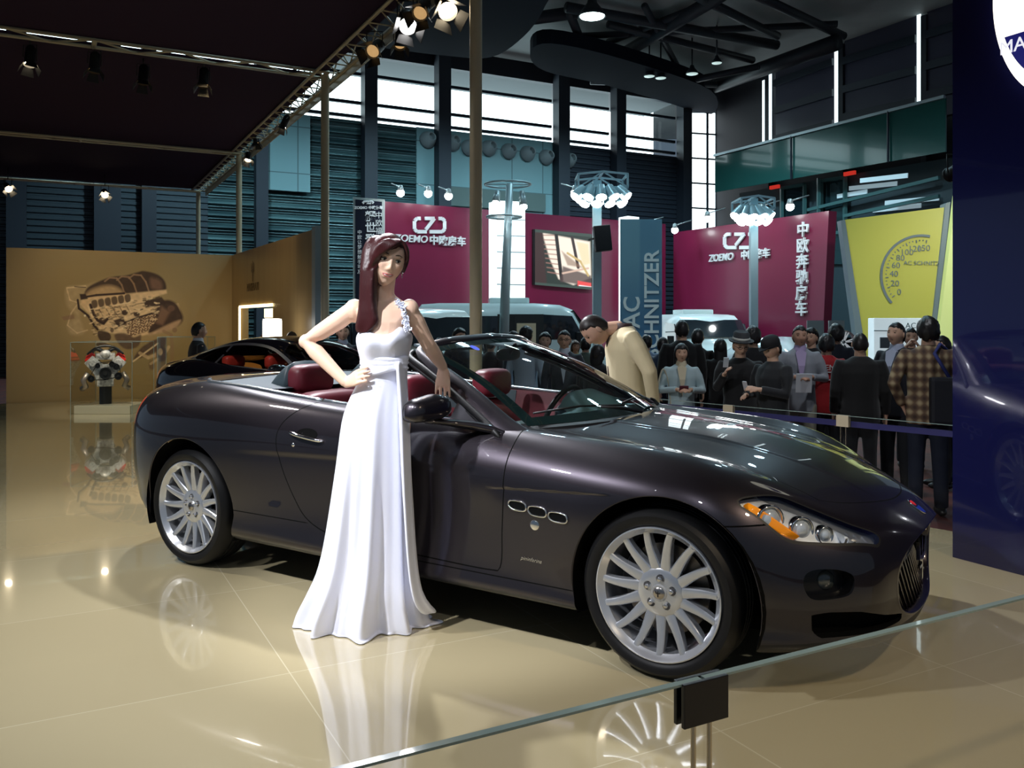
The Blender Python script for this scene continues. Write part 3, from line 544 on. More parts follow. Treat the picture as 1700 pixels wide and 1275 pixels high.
class Grid:
    """half body sampled in (u,v); faces can be split exactly along any signed distance"""
    def __init__(s, surf, us, vs_):
        s.S = surf; s.uv = [(u, v) for u in us for v in vs_]; nv = len(vs_)
        s.f = [(i*nv+j, i*nv+j+1, (i+1)*nv+j+1, (i+1)*nv+j) for i in range(len(us)-1) for j in range(nv-1)]
        s.P = [tuple(p) for p in surf.ev(np.array([a[0] for a in s.uv]), np.array([a[1] for a in s.uv]))]
    def split(s, faces, sd):
        """returns (inside, outside) face lists"""
        used = sorted({i for f in faces for i in f}); X = np.array([s.P[i] for i in used]); D = dict(zip(used, sd(X[:,0], X[:,1], X[:,2])))
        cache = {}; cross = []
        for f in faces:
            for k in range(len(f)):
                a, b = f[k], f[(k+1)%len(f)]
                if (D[a] < 0) != (D[b] < 0):
                    key = (min(a,b), max(a,b))
                    if key not in cache: cache[key] = None; cross.append(key)
        if cross:
            A = np.array([s.uv[a] for a, b in cross]); B = np.array([s.uv[b] for a, b in cross]); da = np.array([D[a] for a, b in cross])
            lo = np.zeros(len(cross)); hi = np.ones(len(cross))
            for _ in range(14):
                m = (lo+hi)/2; q = A+(B-A)*m[:,None]; p = s.S.ev(q[:,0], q[:,1]); d = sd(p[:,0], p[:,1], p[:,2]); same = (d < 0) == (da < 0)
                lo = np.where(same, m, lo); hi = np.where(same, hi, m)
            q = A+(B-A)*((lo+hi)/2)[:,None]; p = s.S.ev(q[:,0], q[:,1])
            for k, key in enumerate(cross): cache[key] = len(s.uv); s.uv.append(tuple(q[k])); s.P.append(tuple(p[k]))
        I = []; O = []
        for f in faces:
            ins = [D[i] < 0 for i in f]
            if all(ins): I.append(f); continue
            if not any(ins): O.append(f); continue
            a_ = []; b_ = []
            for k in range(len(f)):
                a, b = f[k], f[(k+1)%len(f)]
                (a_ if D[a] < 0 else b_).append(a)
                if (D[a] < 0) != (D[b] < 0): c = cache[(min(a,b), max(a,b))]; a_.append(c); b_.append(c)
            if len(a_) > 2: I.append(tuple(a_))
            if len(b_) > 2: O.append(tuple(b_))
        return I, O
    def build(s, name, parts, parent, sides=(1,-1), off=0.0, sc=1.0):
        """parts: list of (faces, material)"""
        V = []; F = []; FM = []; NN = []; mats = []
        for sgn in sides:
            idx = {}
            for faces, m in parts:
                if m not in mats: mats.append(m)
                for f in faces:
                    g = []
                    for i in f:
                        if i not in idx:
                            idx[i] = len(V); u, v = s.uv[i]; n = s.S.nrm(np.array([u]), np.array([v]))[0] if False else None
                            V.append((i, sgn))
                        g.append(idx[i])
                    F.append(tuple(g) if sgn > 0 else tuple(g[::-1])); FM.append(mats.index(m))
        if not F: return None
        U = np.array([s.uv[i] for i, _ in V]); N = s.S.nrm(U[:,0], U[:,1]); P = np.array([s.P[i] for i, _ in V]) + N*off
        sg = np.array([q for _, q in V]); P[:,1] *= sg; N[:,1] *= sg
        o = mesh_obj(name, P*sc, F, None, parent, True, mats, FM)
        # faces must agree with the analytic normals
        me = o.data
        fn = np.zeros(len(me.polygons)*3); me.polygons.foreach_get('normal', fn); fn = fn.reshape(-1,3)
        k0 = np.array([f[0] for f in F]); 
        if (fn*N[k0]).sum(1).mean() < 0: me.flip_normals()
        me.normals_split_custom_set_from_vertices([tuple(n) for n in N])
        return o
def usamples(P, step):
    us = []
    for i in range(len(P)-1):
        d = np.linalg.norm(P[i+1][:9]-P[i][:9], axis=1).max(); n = max(2, int(math.ceil(d/step)))
        us += [i+k/n for k in range(n)]
    return np.array(us+[len(P)-1])
def polysd(poly, ax=(0,2)):
    """signed distance to a closed polygon in two of the three axes, negative inside"""
    Q = np.array(poly, float); E = np.roll(Q, -1, 0)-Q
    def f(x, y, z):
        p = np.stack([(x,y,z)[ax[0]], (x,y,z)[ax[1]]], -1); d = np.full(len(p), 1e9); s = np.ones(len(p))
        for i in range(len(Q)):
            w_ = p-Q[i]; e = E[i]; t = np.clip((w_@e)/(e@e), 0, 1); b = w_-t[:,None]*e; d = np.minimum(d, (b**2).sum(1))
            q2 = Q[(i+1)%len(Q)]
            c1 = p[:,1] >= Q[i][1]; c2 = p[:,1] < q2[1]; c3 = e[0]*w_[:,1] > e[1]*w_[:,0]
            fl_ = (c1&c2&c3)|(~c1&~c2&~c3); s = np.where(fl_, -s, s)
        return s*np.sqrt(d)
    return f
def smoothpoly(pts, n=6): return [(v.x, v.y) for v in catmull([(a, b, 0) for a, b in pts], n, True)]
ARCHF = (.022, .338, .398); ARCHR = (-2.915, .345, .405)
def archsd(c, pad=0):
    cx, cz, R = c; R += pad
    def f(x, y, z):
        r = np.hypot(x-cx, z-cz)-R; low = np.abs(x-cx)-R*(1-.10*np.clip((cz-z)/.2,0,1)); d = np.where(z >= cz, r, low)
        return np.where(y > .56, d, .5)
    return f
def door_poly():
    return smoothpoly([(-.715,.93),(-.712,.80),(-.718,.65),(-.728,.50),(-.735,.345),(-.80,.318),(-1.2,.322),(-1.6,.330),(-1.80,.345),(-1.95,.40),(-2.04,.50),(-2.12,.65),(-2.16,.78),(-2.145,.87),(-2.08,.94),(-1.98,1.0),(-1.93,1.06),(-1.4,1.06),(-.8,1.03)], 6)
HL = smoothpoly([(.285,.80),(.345,.757),(.45,.70),(.56,.62),(.66,.56),(.755,.52),(.775,.50),(.755,.52),(.69,.60),(.59,.70),(.47,.795),(.37,.85),(.31,.85)], 6)
def body_car(car):
    S = Surf(LOOPS); S.crease = True; G = Grid(S, usamples(LOOPS, .035), np.array(sorted(set(np.round(np.concatenate([np.linspace(0,12,85), np.linspace(5,7,41), np.linspace(.5,1.2,36)]), 5)))))
    F = G.f
    # cockpit opening
    cock = lambda x, y, z: np.maximum(np.maximum(x-(-.80+.27*np.clip(1-(y/.66)**2,0,1)), -(x+2.52)), np.maximum(y-(.752), .8-z))
    hole, F = G.split(F, cock)
    _, F = G.split(F, archsd(ARCHF)); _, F = G.split(F, archsd(ARCHR))
    under, F = G.split(F, lambda x, y, z: z-.215+.0*x)
    # convertible top cover between the rear seats and the boot lid
    cover, F = G.split(F, lambda x, y, z: np.maximum(np.maximum(-(x+3.0-.06*(y/.7)**2), x+2.4), np.maximum(y-.735, .9-z)))
    # headlamp
    hl3 = lambda e: (lambda x, y, z: np.where(z > .52, HLSD(x, y, z)-e, 1))
    lamp_, F = G.split(F, hl3(0)); hlrim, F = G.split(F, hl3(.006))
    # front intakes
    fogp = polysd(smoothpoly([(-.781,.448),(-.767,.478),(-.732,.490),(-.681,.485),(-.645,.467),(-.637,.437),(-.654,.394),(-.699,.380),(-.759,.380),(-.779,.410)],5), (1,2))
    fog, F = G.split(F, lambda x, y, z: np.where(x > .35, fogp(x, -y, z), 1)); fogrim, F = G.split(F, lambda x, y, z: np.where(x > .35, fogp(x, -y, z)-.007, 1))
    lowp = polysd([(-.763,.322),(-.72,.330),(-.62,.322),(-.50,.288),(-.36,.262),(-.36,.235),(-.508,.232),(-.612,.230),(-.735,.232),(-.757,.26)], (1,2))
    low, F = G.split(F, lambda x, y, z: np.where(x > .35, lowp(x, -y, z), 1))
    # hood: from the cowl to the front edge, inside the fender valley
    def hoodsd(x, y, z):
        front = x-(.745-.55*np.clip(y-.02,0,1)**2*1.5); side = y-(.605-.115*np.clip((x-.0)/.7,0,1)**1.5)
        return np.maximum(np.maximum(front, side), np.maximum(-(x+.86), .5-z))
    hood, F = G.split(F, lambda x, y, z: hoodsd(x, y, z)+.0035); hgap, F = G.split(F, lambda x, y, z: hoodsd(x, y, z)-.0015)
    dsd0 = polysd(door_poly()); dsd = lambda x, y, z: np.where(y > .62, dsd0(x, y, z), 1)
    door, F = G.split(F, lambda x, y, z: dsd(x, y, z)+.003); dgap, F = G.split(F, lambda x, y, z: dsd(x, y, z)-.003)
    # front bumper seam and sill seam, fuel flap, boot lid line
    bsd = lambda x, y, z: np.where((x > .25)&(x < .5)&(y > .7), np.abs(z-(.647+.04*(x-.3)))-.003, 1)
    F = sum(G.split(F, lambda x, y, z: np.where((x > .2)&(x < .55)&(y > .65), z-(.647+.04*(x-.3)), 1)), []); bgap, F = G.split(F, bsd)
    ssd = lambda x, y, z: np.where((y > .8)&(((x < -.735)&(x > -2.52)&(((z < .40)&(x < -1.93))|(x > -1.78)))|((x > -.735)&(x < -.36))), np.abs(z-np.where(x < -1.9, .378, .296))-.0025, 1)
    F = sum(G.split(F, lambda x, y, z: np.where((x < -.2)&(x > -2.6)&(y > .75), z-np.where(x < -1.9, .378, .296), 1)), []); sgap, F = G.split(F, ssd)
    tl0 = polysd(smoothpoly([(-3.44,.86),(-3.56,.93),(-3.66,.945),(-3.76,.92),(-3.80,.85),(-3.74,.78),(-3.62,.77),(-3.52,.80)],5)); tl, F = G.split(F, lambda x, y, z: np.where((x < -3.575)&(y > .5), tl0(x, y, z), 1))
    bl = lambda x, y, z: np.where((x < -2.9), np.abs(np.maximum(np.maximum(-(x+3.78), x+3.06), y-.60+.1*np.clip(-3.3-x,0,1)))-.0025, 1)
    bgap2, F = G.split(F, lambda x, y, z: np.where(z > .9, bl(x, y, z), 1))
    sill, F = G.split(F, lambda x, y, z: np.where((x < -.35)&(x > -2.6)&(y > .8), z-.235, 1))
    b = G.build('body', [(F, PAINT), (dgap+hgap+bgap+sgap+bgap2, GAP), (fogrim, PAINT)], car)
    G.build('hood', [(hood, PAINT)], car)
    G.build('underbody', [(under+sill, BLK)], car)
    for sd in (1, -1):
        G.build('door', [(door, PAINT)], car, (sd,))
    G.build('roof_cover', [(cover, mat('top_cover', '3a474f', .6))], car, off=.004)
    return S, G, lamp_, hlrim, fog, low, tl
_hl = smoothpoly([(.308,-.83),(.347,-.778),(.419,-.689),(.483,-.643),(.554,-.597),(.662,-.528),(.738,-.468),(.748,-.49),(.727,-.522),(.648,-.618),(.57,-.695),(.489,-.768),(.443,-.795),(.38,-.818),(.323,-.838)],5)
_hlsd = polysd(_hl, (0,1))
def HLSD(x, y, z): return _hlsd(x, -y, z)
def to_surf(S, x, y, z, it=3):
    return None
def side_y(z, x):
    """half width of the body side at (x, z)"""
    v = np.linspace(3.5, 9.2, 240); us = np.linspace(3, 15, 700)
    if not hasattr(side_y, 'T'):
        U, V = np.meshgrid(us, v, indexing='ij'); side_y.T = CARS.ev(U, V)
    T = side_y.T; d = (T[...,0]-x)**2+(T[...,2]-z)**2; i = np.unravel_index(d.argmin(), d.shape); return float(T[i][1])
def wheel(car, cx, cy, sgn, R=.340, name='wheel', spin=0.):
    """sgn -1 = right hand side of the car (faces the camera)"""
    wh = empty(name, (cx, cy, R)); wh.parent = car
    M = rot('X', pi/2) if sgn < 0 else rot('X', -pi/2)      # local +Z points outward
    if spin: M = M @ rot('Z', spin)
    # tyre: section is the sidewall and tread, width 245 mm, outer face at h=.012
    ro, ri = R, .262
    prof = [(ri,-.225),(ri-.004,-.20),(ri+.004,-.012),(ri+.010,.002),(ri+.028,.012),(ri+.048,.012),(ro-.020,.000),(ro-.008,-.014),(ro-.002,-.030),(ro,-.05),
            (ro,-.075),(ro-.007,-.077),(ro-.007,-.083),(ro,-.085),(ro,-.105),(ro-.007,-.107),(ro-.007,-.115),(ro,-.117),(ro,-.14),(ro-.007,-.142),(ro-.007,-.148),(ro,-.15),(ro,-.18),(ro-.008,-.205),(ro-.025,-.222),(ri+.03,-.23)]
    b = MB(); b.lathe(prof, 96, M, closed=True); b.build('tyre', RUB, wh, True, auto=40)
    # rim: flange, barrel and lip
    prof = [(.266,-.215),(.268,.000),(.2665,.006),(.262,.007),(.258,.003),(.252,-.006),(.238,-.020),(.236,-.10),(.232,-.21)]
    b = MB(); b.lathe(prof, 96, M); b.build('rim', ALLOY, wh, True, auto=40)
    # spokes
    b = MB(); n = 15
    for k in range(n):
        a = 2*pi*k/n + .10; ring_ = []
        for t in (0, .12, .3, .5, .7, .85, 1.0):
            r = .086+t*.158; wv = .020-.0*t; ww = .0180+.006*(1-t)**2-.004*t; h = -.036+.022*t+.0*sin(pi*t); crv = .05*sin(pi*t*.9)+.0; aa = a+crv*(1 if k % 1 == 0 else -1)*.8
            c = Vector((r*cos(aa), r*sin(aa), 0)); tv = Vector((-sin(aa), cos(aa), 0)); dpt = .045-.012*t
            ring_.append([M @ (c+tv*ww*q+Vector((0,0,h+zz*dpt))) for q, zz in ((-1,-1),(-1,-.12),(-.78,.0),(0,.07),(.78,.0),(1,-.12),(1,-1))])
        b.loft(ring_)
    b.build('spokes', ALLOY, wh, True, auto=35)
    b = MB(); b.lathe([(0,-.022),(.03,-.022),(.034,-.026),(.06,-.028),(.086,-.028),(.096,-.034),(.098,-.05),(.098,-.09),(0,-.09)], 60, M)
    b.build('hub', ALLOY, wh, True, auto=35)
    b = MB(); b.lathe([(0,-.012),(.018,-.013),(.024,-.018),(.025,-.03)], 32, M); cp = b.build('centre_cap', mat('cap_metal', (.45,.42,.40), .25, metal=1), wh, True, auto=40)
    b = MB(); b.prism([(-.002,-.014),(.002,-.014),(.002,-.002),(.010,.000),(.011,.010),(.008,.004),(.002,.003),(0,.013),(-.002,.003),(-.008,.004),(-.011,.010),(-.010,.000),(-.002,-.002)], .001, M @ trn((0,0,-.0118))); b.build('emblem', BLK, cp)
    for k in range(5):
        a = 2*pi*k/5+.25; c = (.055*cos(a), .055*sin(a))
        b = MB(); b.lathe([(0,-.012),(.007,-.013),(.0095,-.018),(.0095,-.03)], 12, M @ trn((c[0], c[1], 0))); b.lathe([(.0160,-.0285),(.0175,-.0262),(.0195,-.0285)], 16, M @ trn((c[0], c[1], 0)))
        nu = b.build('wheel_nut', CHROME, wh, True, auto=40); b = MB(); b.lathe([(.009,-.0272),(.0165,-.0272)], 16, M @ trn((c[0], c[1], 0))); b.build('nut_recess', mat('recess_grey', (.06,.06,.065), .5), nu)
    b = MB(); b.lathe([(.10,-.105),(.182,-.105),(.182,-.135),(.10,-.135)], 64, M, closed=True)
    m = mat('brake_metal', (.20,.18,.16), .35, metal=.9); b.build('brake_disc', m, wh, True, auto=35)
    b = MB(); a0 = pi*.72 if sgn < 0 else pi*.28
    b.lathe([(.115,-.09),(.19,-.09),(.195,-.10),(.195,-.15),(.115,-.15)], 12, M @ rot('Z', -spin) @ rot('Z', a0), closed=True, ang=.9); b.build('brake_caliper', mat('caliper', (.02,.02,.02), .4), wh, True, auto=35)
    return wh
def seat(car, x, y, red, dark, front=True, hz=0):
    s = empty('seat', (x, y, 0)); s.parent = car
    W = .25
    def pad(rows, name, m):
        rings = []
        for (px_, pz, th, wd) in rows:
            rr = []
            for k in range(20):
                t = 2*pi*k/20; c, s_ = cos(t), sin(t); rr.append(Vector((px_+th*math.copysign(abs(c)**.7, c), wd*math.copysign(abs(s_)**.55, s_), pz)))
            rings.append(rr)
        b = MB(); b.loft(rings); return b.build(name, m, s, True)
    pad([(-.02,.42,.06,.20),(-.03,.47,.075,.235),(-.07,.60,.07,.245),(-.12,.78,.062,.24),(-.155,.90,.05,.20),(-.165,.945,.03,.14)], 'backrest', red)
    if front: b = MB(); b.ell((.22,0,.40), (.29,.25,.10), 20, 12, pw=.6); b.build('seat_cushion', red, s, True)
    hx = -.165 if front else -.20
    c = (hx, 0, 1.04+hz) if front else (hx+.03, 0, 1.075)
    b = MB(); b.ell(c, (.072, .155, .088), 24, 16, pw=.55); b.build('headrest', red, s, True)
    if not front:
        b = MB(); rings = []
        for t in np.linspace(0, 1, 9):
            hx_ = c[0]-.05-.20*t; hh = .10*(1-t**1.8)+.004; rings.append([Vector((hx_, .165*math.copysign(abs(cos(a))**.6, cos(a)), c[2]-.10+2*hh*max(0, sin(a))**.6 if sin(a) > 0 else c[2]-.10)) for a in np.linspace(0, 2*pi, 24, endpoint=False)])
        b.loft(rings); b.build('headrest_shell', dark, s, True)
    else:
        for q in (-.06,.06): b = MB(); b.tube([(hx,q,.93),(hx,q,1.0)], .007); b.build('headrest_post', CHROME, s, True)
        b = MB(); b.bar((-.22,-.24,.50),(-.235,-.22,.86),.02,.05); b.build('backrest_shell', dark, s)
    return s
def interior(car, red, dark, teal, coupe=False):
    # tub: floor, side linings, rear bulkhead
    b = MB(); b.box((-1.55,0,.24),(2.3,1.45,.03)); b.box((-.62,0,.50),(.04,1.45,.56)); b.box((-1.62,0,.33),(1.7,.22,.22)); b.build('cabin_floor', mat('carpet_red', '3a1418', .95), car)
    for q in (1,-1):
        b = MB(); rows = []
        for x in np.linspace(-2.55,-.72,12):
            top = .935+.062*((-.72-x)/1.8)
            rows.append([Vector((x, q*.60, .30)), Vector((x, q*.70, .34)), Vector((x, q*.72, .60)), Vector((x, q*.675, .70)), Vector((x, q*.70, .80)), Vector((x, q*.742, top)), Vector((x, q*.765, top-.02)), Vector((x, q*.77, .34))])
        b.loft(rows); b.build('door_lining', red, car, True, auto=40)
        b = MB(); rows = []
        for x in np.linspace(-2.5,-1.72,8): top = .935+.062*((-.72-x)/1.8); rows.append([Vector((x, q*.700, .795)), Vector((x, q*.735, top-.004)), Vector((x, q*.742, top-.01)), Vector((x, q*.742, .80))])
        b.loft(rows); b.build('lining_top', dark, car, True, auto=40)
        b = MB(); b.tube([(-1.0,q*.66,.74),(-1.35,q*.64,.74),(-1.9,q*.65,.76)], .035, 10); b.build('armrest', red, car, True)
    b = MB(); b.loft([[Vector((-2.36,y,.42)),Vector((-2.30,y,.50)),Vector((-2.42,y,.90)),Vector((-2.50,y,1.0)),Vector((-2.56,y,1.0)),Vector((-2.56,y,.42))] for y in np.linspace(-.70,.70,9)]); b.build('rear_bench', red, car, True, auto=50)
    b = MB(); b.ell((-2.16,0,.44),(.28,.66,.09),24,10,pw=.6); b.build('rear_cushion', red, car, True)
    for y in (.33,-.33): b = MB(); b.ell((-2.37,y,.885), (.10,.27,.125), 22, 14, pw=.55); b.build('rear_backrest', red, car, True)
    # dashboard
    b = MB(); rows = []
    for y in np.linspace(-.70,.70,24):
        k = (y/.70)**2; e = -.62-.06*k
        bump = .055*math.exp(-((y-.36)/.20)**2)
        rows.append([Vector((e-.02,y,.905)), Vector((e-.14,y,.925+.2*bump)), Vector((e-.30,y,.925+bump)), Vector((e-.38,y,.90+bump)), Vector((e-.39,y,.84)), Vector((e-.32,y,.78)), Vector((e-.36,y,.62)), Vector((e-.2,y,.52)), Vector((e,y,.52))])
    b.loft(rows); b.build('dashboard', teal, car, True, auto=50)
    # instrument hood
    b = MB(); rows = []
    for y in np.linspace(.16,.60,12):
        h = .105*sqrt(max(0,1-((y-.38)/.225)**2)); rows.append([Vector((-.80,y,.92)), Vector((-.88,y,.925+h*.6)), Vector((-1.0,y,.925+h)), Vector((-1.06,y,.915+h)), Vector((-1.0,y,.90+.5*h)), Vector((-.92,y,.88))])
    b.loft(rows); b.build('instrument_hood', teal, car, True, auto=60)
    st = empty('steering_wheel', (-1.17,.38,.865)); st.parent = car; M = rot('Y', radians(-66))
    b = MB(); b.tube([M @ Vector((.185*cos(a), .185*sin(a), 0)) for a in np.linspace(0,2*pi,48,endpoint=False)], .016, 10, closed=True); b.build('rim', BLK, st, True)
    b = MB()
    for a in (radians(0), radians(180), radians(-90)): b.bar(M @ Vector((.05*cos(a+pi/2),.05*sin(a+pi/2),-.01)), M @ Vector((.18*cos(a+pi/2),.18*sin(a+pi/2),0)), .035, .012)
    b.build('spoke', mat('satin_metal', (.4,.4,.42), .3, metal=1), st); b = MB(); b.ell((0,0,0),(.03,.065,.065),16,10); b.build('hub', dark, st, True)
    b = MB(); b.tube([(.03,0,-.015),(.22,0,-.065)], .03, 10); b.build('column', BLK, st, True)
    b = MB(); b.box((-1.35,0,.50),(.75,.20,.16)); b.build('centre_console', red, car, bevel=.03)
    for y in (.37,-.37): seat(car, -1.50, y, red, dark, True)
    for y in (.33,-.33): seat(car, -2.36, y, red, dark, False) if not coupe else None
def headlamp(car, G, lamp_, hlrim, sgn):
    h = empty('headlamp', (.5, sgn*.68, .65)); h.parent = car
    inv_ = Matrix.Translation((-.5, -sgn*.68, -.65))
    def fix(o):
        o.data.transform(inv_); return o
    g = G.build('lens', [(lamp_, glassmat('lamp_glass', (.97,.99,1), .8))], h, (sgn,), .001); fix(g)
    o = G.build('lens_frame', [(hlrim, BLK)], h, (sgn,), .0005); fix(o)
    # reflector bowl behind the lens: the same outline pushed back
    V = {}; F = []; P = []
    for f in lamp_:
        q = []
        for i in f:
            if i not in V: V[i] = len(P); p = G.P[i]; P.append((p[0]-.022, (p[1]-.024)*sgn, p[2]-.016))
            q.append(V[i])
        F.append(q)
    o = mesh_obj('reflector', P, F, mat('reflector', (.80,.83,.88), .30, metal=.35), h, True); fix(o)
    o.data.materials[0].node_tree.nodes['Principled BSDF'].inputs['Emission Strength'].default_value = 0
    # projector lenses
    for (x, y, z, r) in ((.425,-.745,.655,.050),(.525,-.672,.615,.044),(.60,-.615,.595,.03)):
        M = trn((x-.03, y*sgn*-1*-1 if sgn < 0 else -y, z)) if False else trn((x-.03, -y*sgn*1.0*-1 if False else abs(y)*sgn, z)); M = M @ rot('Z', sgn*radians(40)) @ rot('Y', pi/2)
        b = MB(); b.lathe([(r*1.15,-.02),(r*1.2,.018),(r*1.05,.02),(r*.98,.0)], 32, M); o = b.build('bezel', CHROME, h, True); fix(o)
        b = MB(); b.lathe([(r,.0),(r*.8,.018),(r*.4,.028),(0,.031)], 24, M); o = b.build('projector', mat('lamp_lens', (.75,.8,.85), .05, metal=.3, coat=1), h, True); fix(o)
    # amber indicator along the outer edge
    pts = [(.335,.812,.722),(.375,.800,.695),(.42,.780,.660),(.465,.762,.628),(.505,.735,.602)]
    b = MB(); rings = []
    wd = [.012,.018,.019,.018,.012]
    for (x, y, z), w_ in zip(pts, wd): rings.append([Vector((x+w_*cos(a)*.85-.008, (y-.010)*sgn+sgn*w_*cos(a)*-.55, z-.006+w_*.35*sin(a)+w_*.5*cos(a))) for a in np.linspace(0,2*pi,10,endpoint=False)])
    b.loft([catm for catm in rings]); o = b.build('indicator', mat('amber', (.9,.28,.01), .15, coat=1, emit=.25, ecol=(1,.3,.01)), h, True); fix(o); tag(o, 'amber indicator strip')
    b = MB()
    for i in range(4):
        x = .64+.025*i; y = .585-.028*i; b.bar((x-.03,sgn*(y-.02),.60-.012*i),(x+.01,sgn*(y+.01),.575-.012*i),.012,.03)
    o = b.build('reflector_fin', mat('lamp_white', (.75,.77,.8), .3, metal=.5), h); fix(o)
def hero():
    global CARS
    th = .578; car = empty('convertible_car', (1.068, 4.175, 0), -th, 'dark graphite open-top sports car with red leather seats in the foreground', 'car')
    S, G, lamp_, hlrim, fog, low, tl = body_car(car); CARS = S
    red = mat('red_leather', '641d29', .45, spec=.5); dark = mat('grey_leather', '39474e', .45); teal = mat('dash_leather', '86b2ba', .5)
    for sgn in (-1, 1):
        headlamp(car, G, lamp_, hlrim, sgn)
        # tail lamp
        G.build('tail_lamp', [(tl, mat('tail_red', (.75,.02,.02), .12, coat=1, emit=.5, ecol=(.9,.03,.03)))], car, (sgn,), .002)
        # recessed intakes
        for nm, fs, dp in (('fog_intake', fog, .06), ('lower_intake', low, .05)):
            # rim wall going inward plus a floor
            cnt = {}
            for f in fs:
                for k in range(len(f)): e = (f[k], f[(k+1)%len(f)]); cnt[tuple(sorted(e))] = cnt.get(tuple(sorted(e)), [])+[e]
            V = []; F = []; ix = {}
            def vid(i, d):
                if (i, d) not in ix: ix[(i,d)] = len(V); p = G.P[i]; V.append((p[0]-d*.8, (p[1]-d*.6)*sgn, p[2]))
                return ix[(i,d)]
            for f in fs: F.append([vid(i, dp) for i in f])
            for k_, es in cnt.items():
                if len(es) == 1: a, b_ = es[0]; F.append([vid(a,0), vid(b_,0), vid(b_,dp), vid(a,dp)])
            mesh_obj(nm, V, F, GAP if nm == 'lower_intake' else mat('intake_black', (.006,.006,.007), .25), car, False)
        if sgn:
            o = MB(); M = trn((.60, sgn*.665, .43)) @ rot('Z', sgn*radians(42)) @ rot('Y', pi/2); o.lathe([(0,.0),(.03,-.004),(.042,-.02),(.045,-.05)], 24, M); o.build('fog_lamp', mat('fog_glass', (.05,.06,.06), .05, coat=1), car, True)
    # wheel wells
    for (cx, cz, R) in (ARCHF, ARCHR):
        for sgn in (-1, 1):
            b = MB(); b.lathe([(R+.005,-.0),(R+.005,-.36),(0,-.36)], 40, trn((cx, sgn*.915, cz)) @ rot('X', -sgn*pi/2) @ rot('Z', 0))
            V = [v for v in b.v]; o = b.build('wheel_well', GAP, car, True)
            bm = bmesh.new(); bm.from_mesh(o.data); bmesh.ops.bisect_plane(bm, geom=bm.verts[:]+bm.edges[:]+bm.faces[:], plane_co=(0,0,.2), plane_no=(0,0,-1), clear_outer=True); bm.to_mesh(o.data); bm.free()
            # folded arch edge
            pts = []
            for a in np.linspace(radians(-12), radians(192), 60):
                x = cx+R*cos(a); z = cz+R*sin(a); pts.append((x, sgn*(side_y(z, x)-.006), z))
            b = MB(); b.tube(pts, .0045, 6); b.build('arch_lip', PAINT, car, True)
    for cx in (0, -2.942):
        for sgn in (-1, 1): wheel(car, cx, sgn*.905, sgn, spin=.0 if cx == 0 else .12)
    # grille: rim ring, black recess, vertical bars, trident
    gr = empty('grille', (.83, 0, .40)); gr.parent = car
    rim = [Vector(p) for p in LOOPS[-1]]; loop = [(v.y, v.z, v.x) for v in catmull(rim, 5)]; loop = loop + [(-y, z, x) for y, z, x in loop[-2:0:-1]]
    T = lambda y, z, x, s_, dx: Vector((x+dx-.83, y*s_, (z-.40)*s_+(.40-.40)))
    b = MB(); b.loft([[T(*p, 1.0, 0) for p in loop], [T(*p, .975, .006) for p in loop], [T(*p, .945, -.002) for p in loop], [T(*p, .94, -.03) for p in loop]], cap=False); b.build('grille_rim', PAINT, gr, True)
    b = MB(); b.loft([[T(*p, .945, -.03) for p in loop], [T(*p, .93, -.12) for p in loop]], cap=False); b.v.append(Vector((-.08,0,0))); c_ = len(b.v)-1; n = len(loop)
    for k in range(n): b.f.append((n+k, n+(k+1)%n, c_)); b.m.append(0)
    b.build('grille_recess', GAP, gr, False)
    for y in np.linspace(-.36,.36,15):
        zs = [z for yy, z, x in loop if abs(yy-y) < .03]; zt, zb = (max(zs)-.40)*.93, (min(zs)-.40)*.93; xx = -.01-.12*y*y*2.2
        b = MB(); b.tube([(xx-.0, y, zb), (xx-.045, y, (zb+zt)/2), (xx-.0, y, zt)], [.005]*3, 6); b.build('grille_bar', mat('dark_chrome', (.25,.25,.27), .15, metal=1), gr, True)
    b = MB(); Mx = trn((-.005,0,0)) @ rot('Z', pi/2) @ rot('X', pi/2)
    tri = [(-.012,-.085),(.012,-.085),(.010,-.01),(.075,.01),(.072,.085),(.055,.045),(.05,.025),(.010,.018),(.008,.07),(0,.105),(-.008,.07),(-.010,.018),(-.05,.025),(-.055,.045),(-.072,.085),(-.075,.01),(-.010,-.01)]
    b.prism(tri, .015, Mx); b.box((-.0,0,-.03),(.012,.07,.012)); b.build('trident_emblem', CHROME, gr)
    # nose badge
    def on_top(x, y):
        us = np.linspace(14, 18.9, 300); v = np.linspace(0, 4, 120)
        if not hasattr(on_top, 'T'): U, V = np.meshgrid(us, v, indexing='ij'); on_top.T = S.ev(U, V); on_top.N = S.nrm(U, V)
        d = (on_top.T[...,0]-x)**2+(on_top.T[...,1]-abs(y))**2; i = np.unravel_index(d.argmin(), d.shape); return on_top.T[i], on_top.N[i]
    p, nn = on_top(.815, 0); nn = Vector(nn); nn = nn if nn.z > 0 else -nn; nn.y = 0; nn.normalize()
    M = frame(Vector(p)+nn*.002, Vector((0,1,0)), nn.cross(Vector((0,1,0)))); bd = MB()
    el = [(.030*cos(a), .045*sin(a)) for a in np.linspace(0,2*pi,32,endpoint=False)]
    bd.prism(el, .004, M); o = bd.build('nose_badge', CHROME, car, True, auto=40)
    bd = MB(); bd.prism([(x*.85, y*.85) for x, y in el if y <= .001]+[(.0255,0)], .0052, M); bd.build('badge_blue', mat('badge_blue', (.02,.05,.5), .2), o)
    bd = MB(); bd.prism([(-.004,.006),(.004,.006),(.014,.018),(.012,.034),(.008,.02),(.003,.016),(0,.036),(-.003,.016),(-.008,.02),(-.012,.034),(-.014,.018)], .0056, M); bd.build('badge_trident', mat('badge_red', (.7,.02,.03), .3), o)
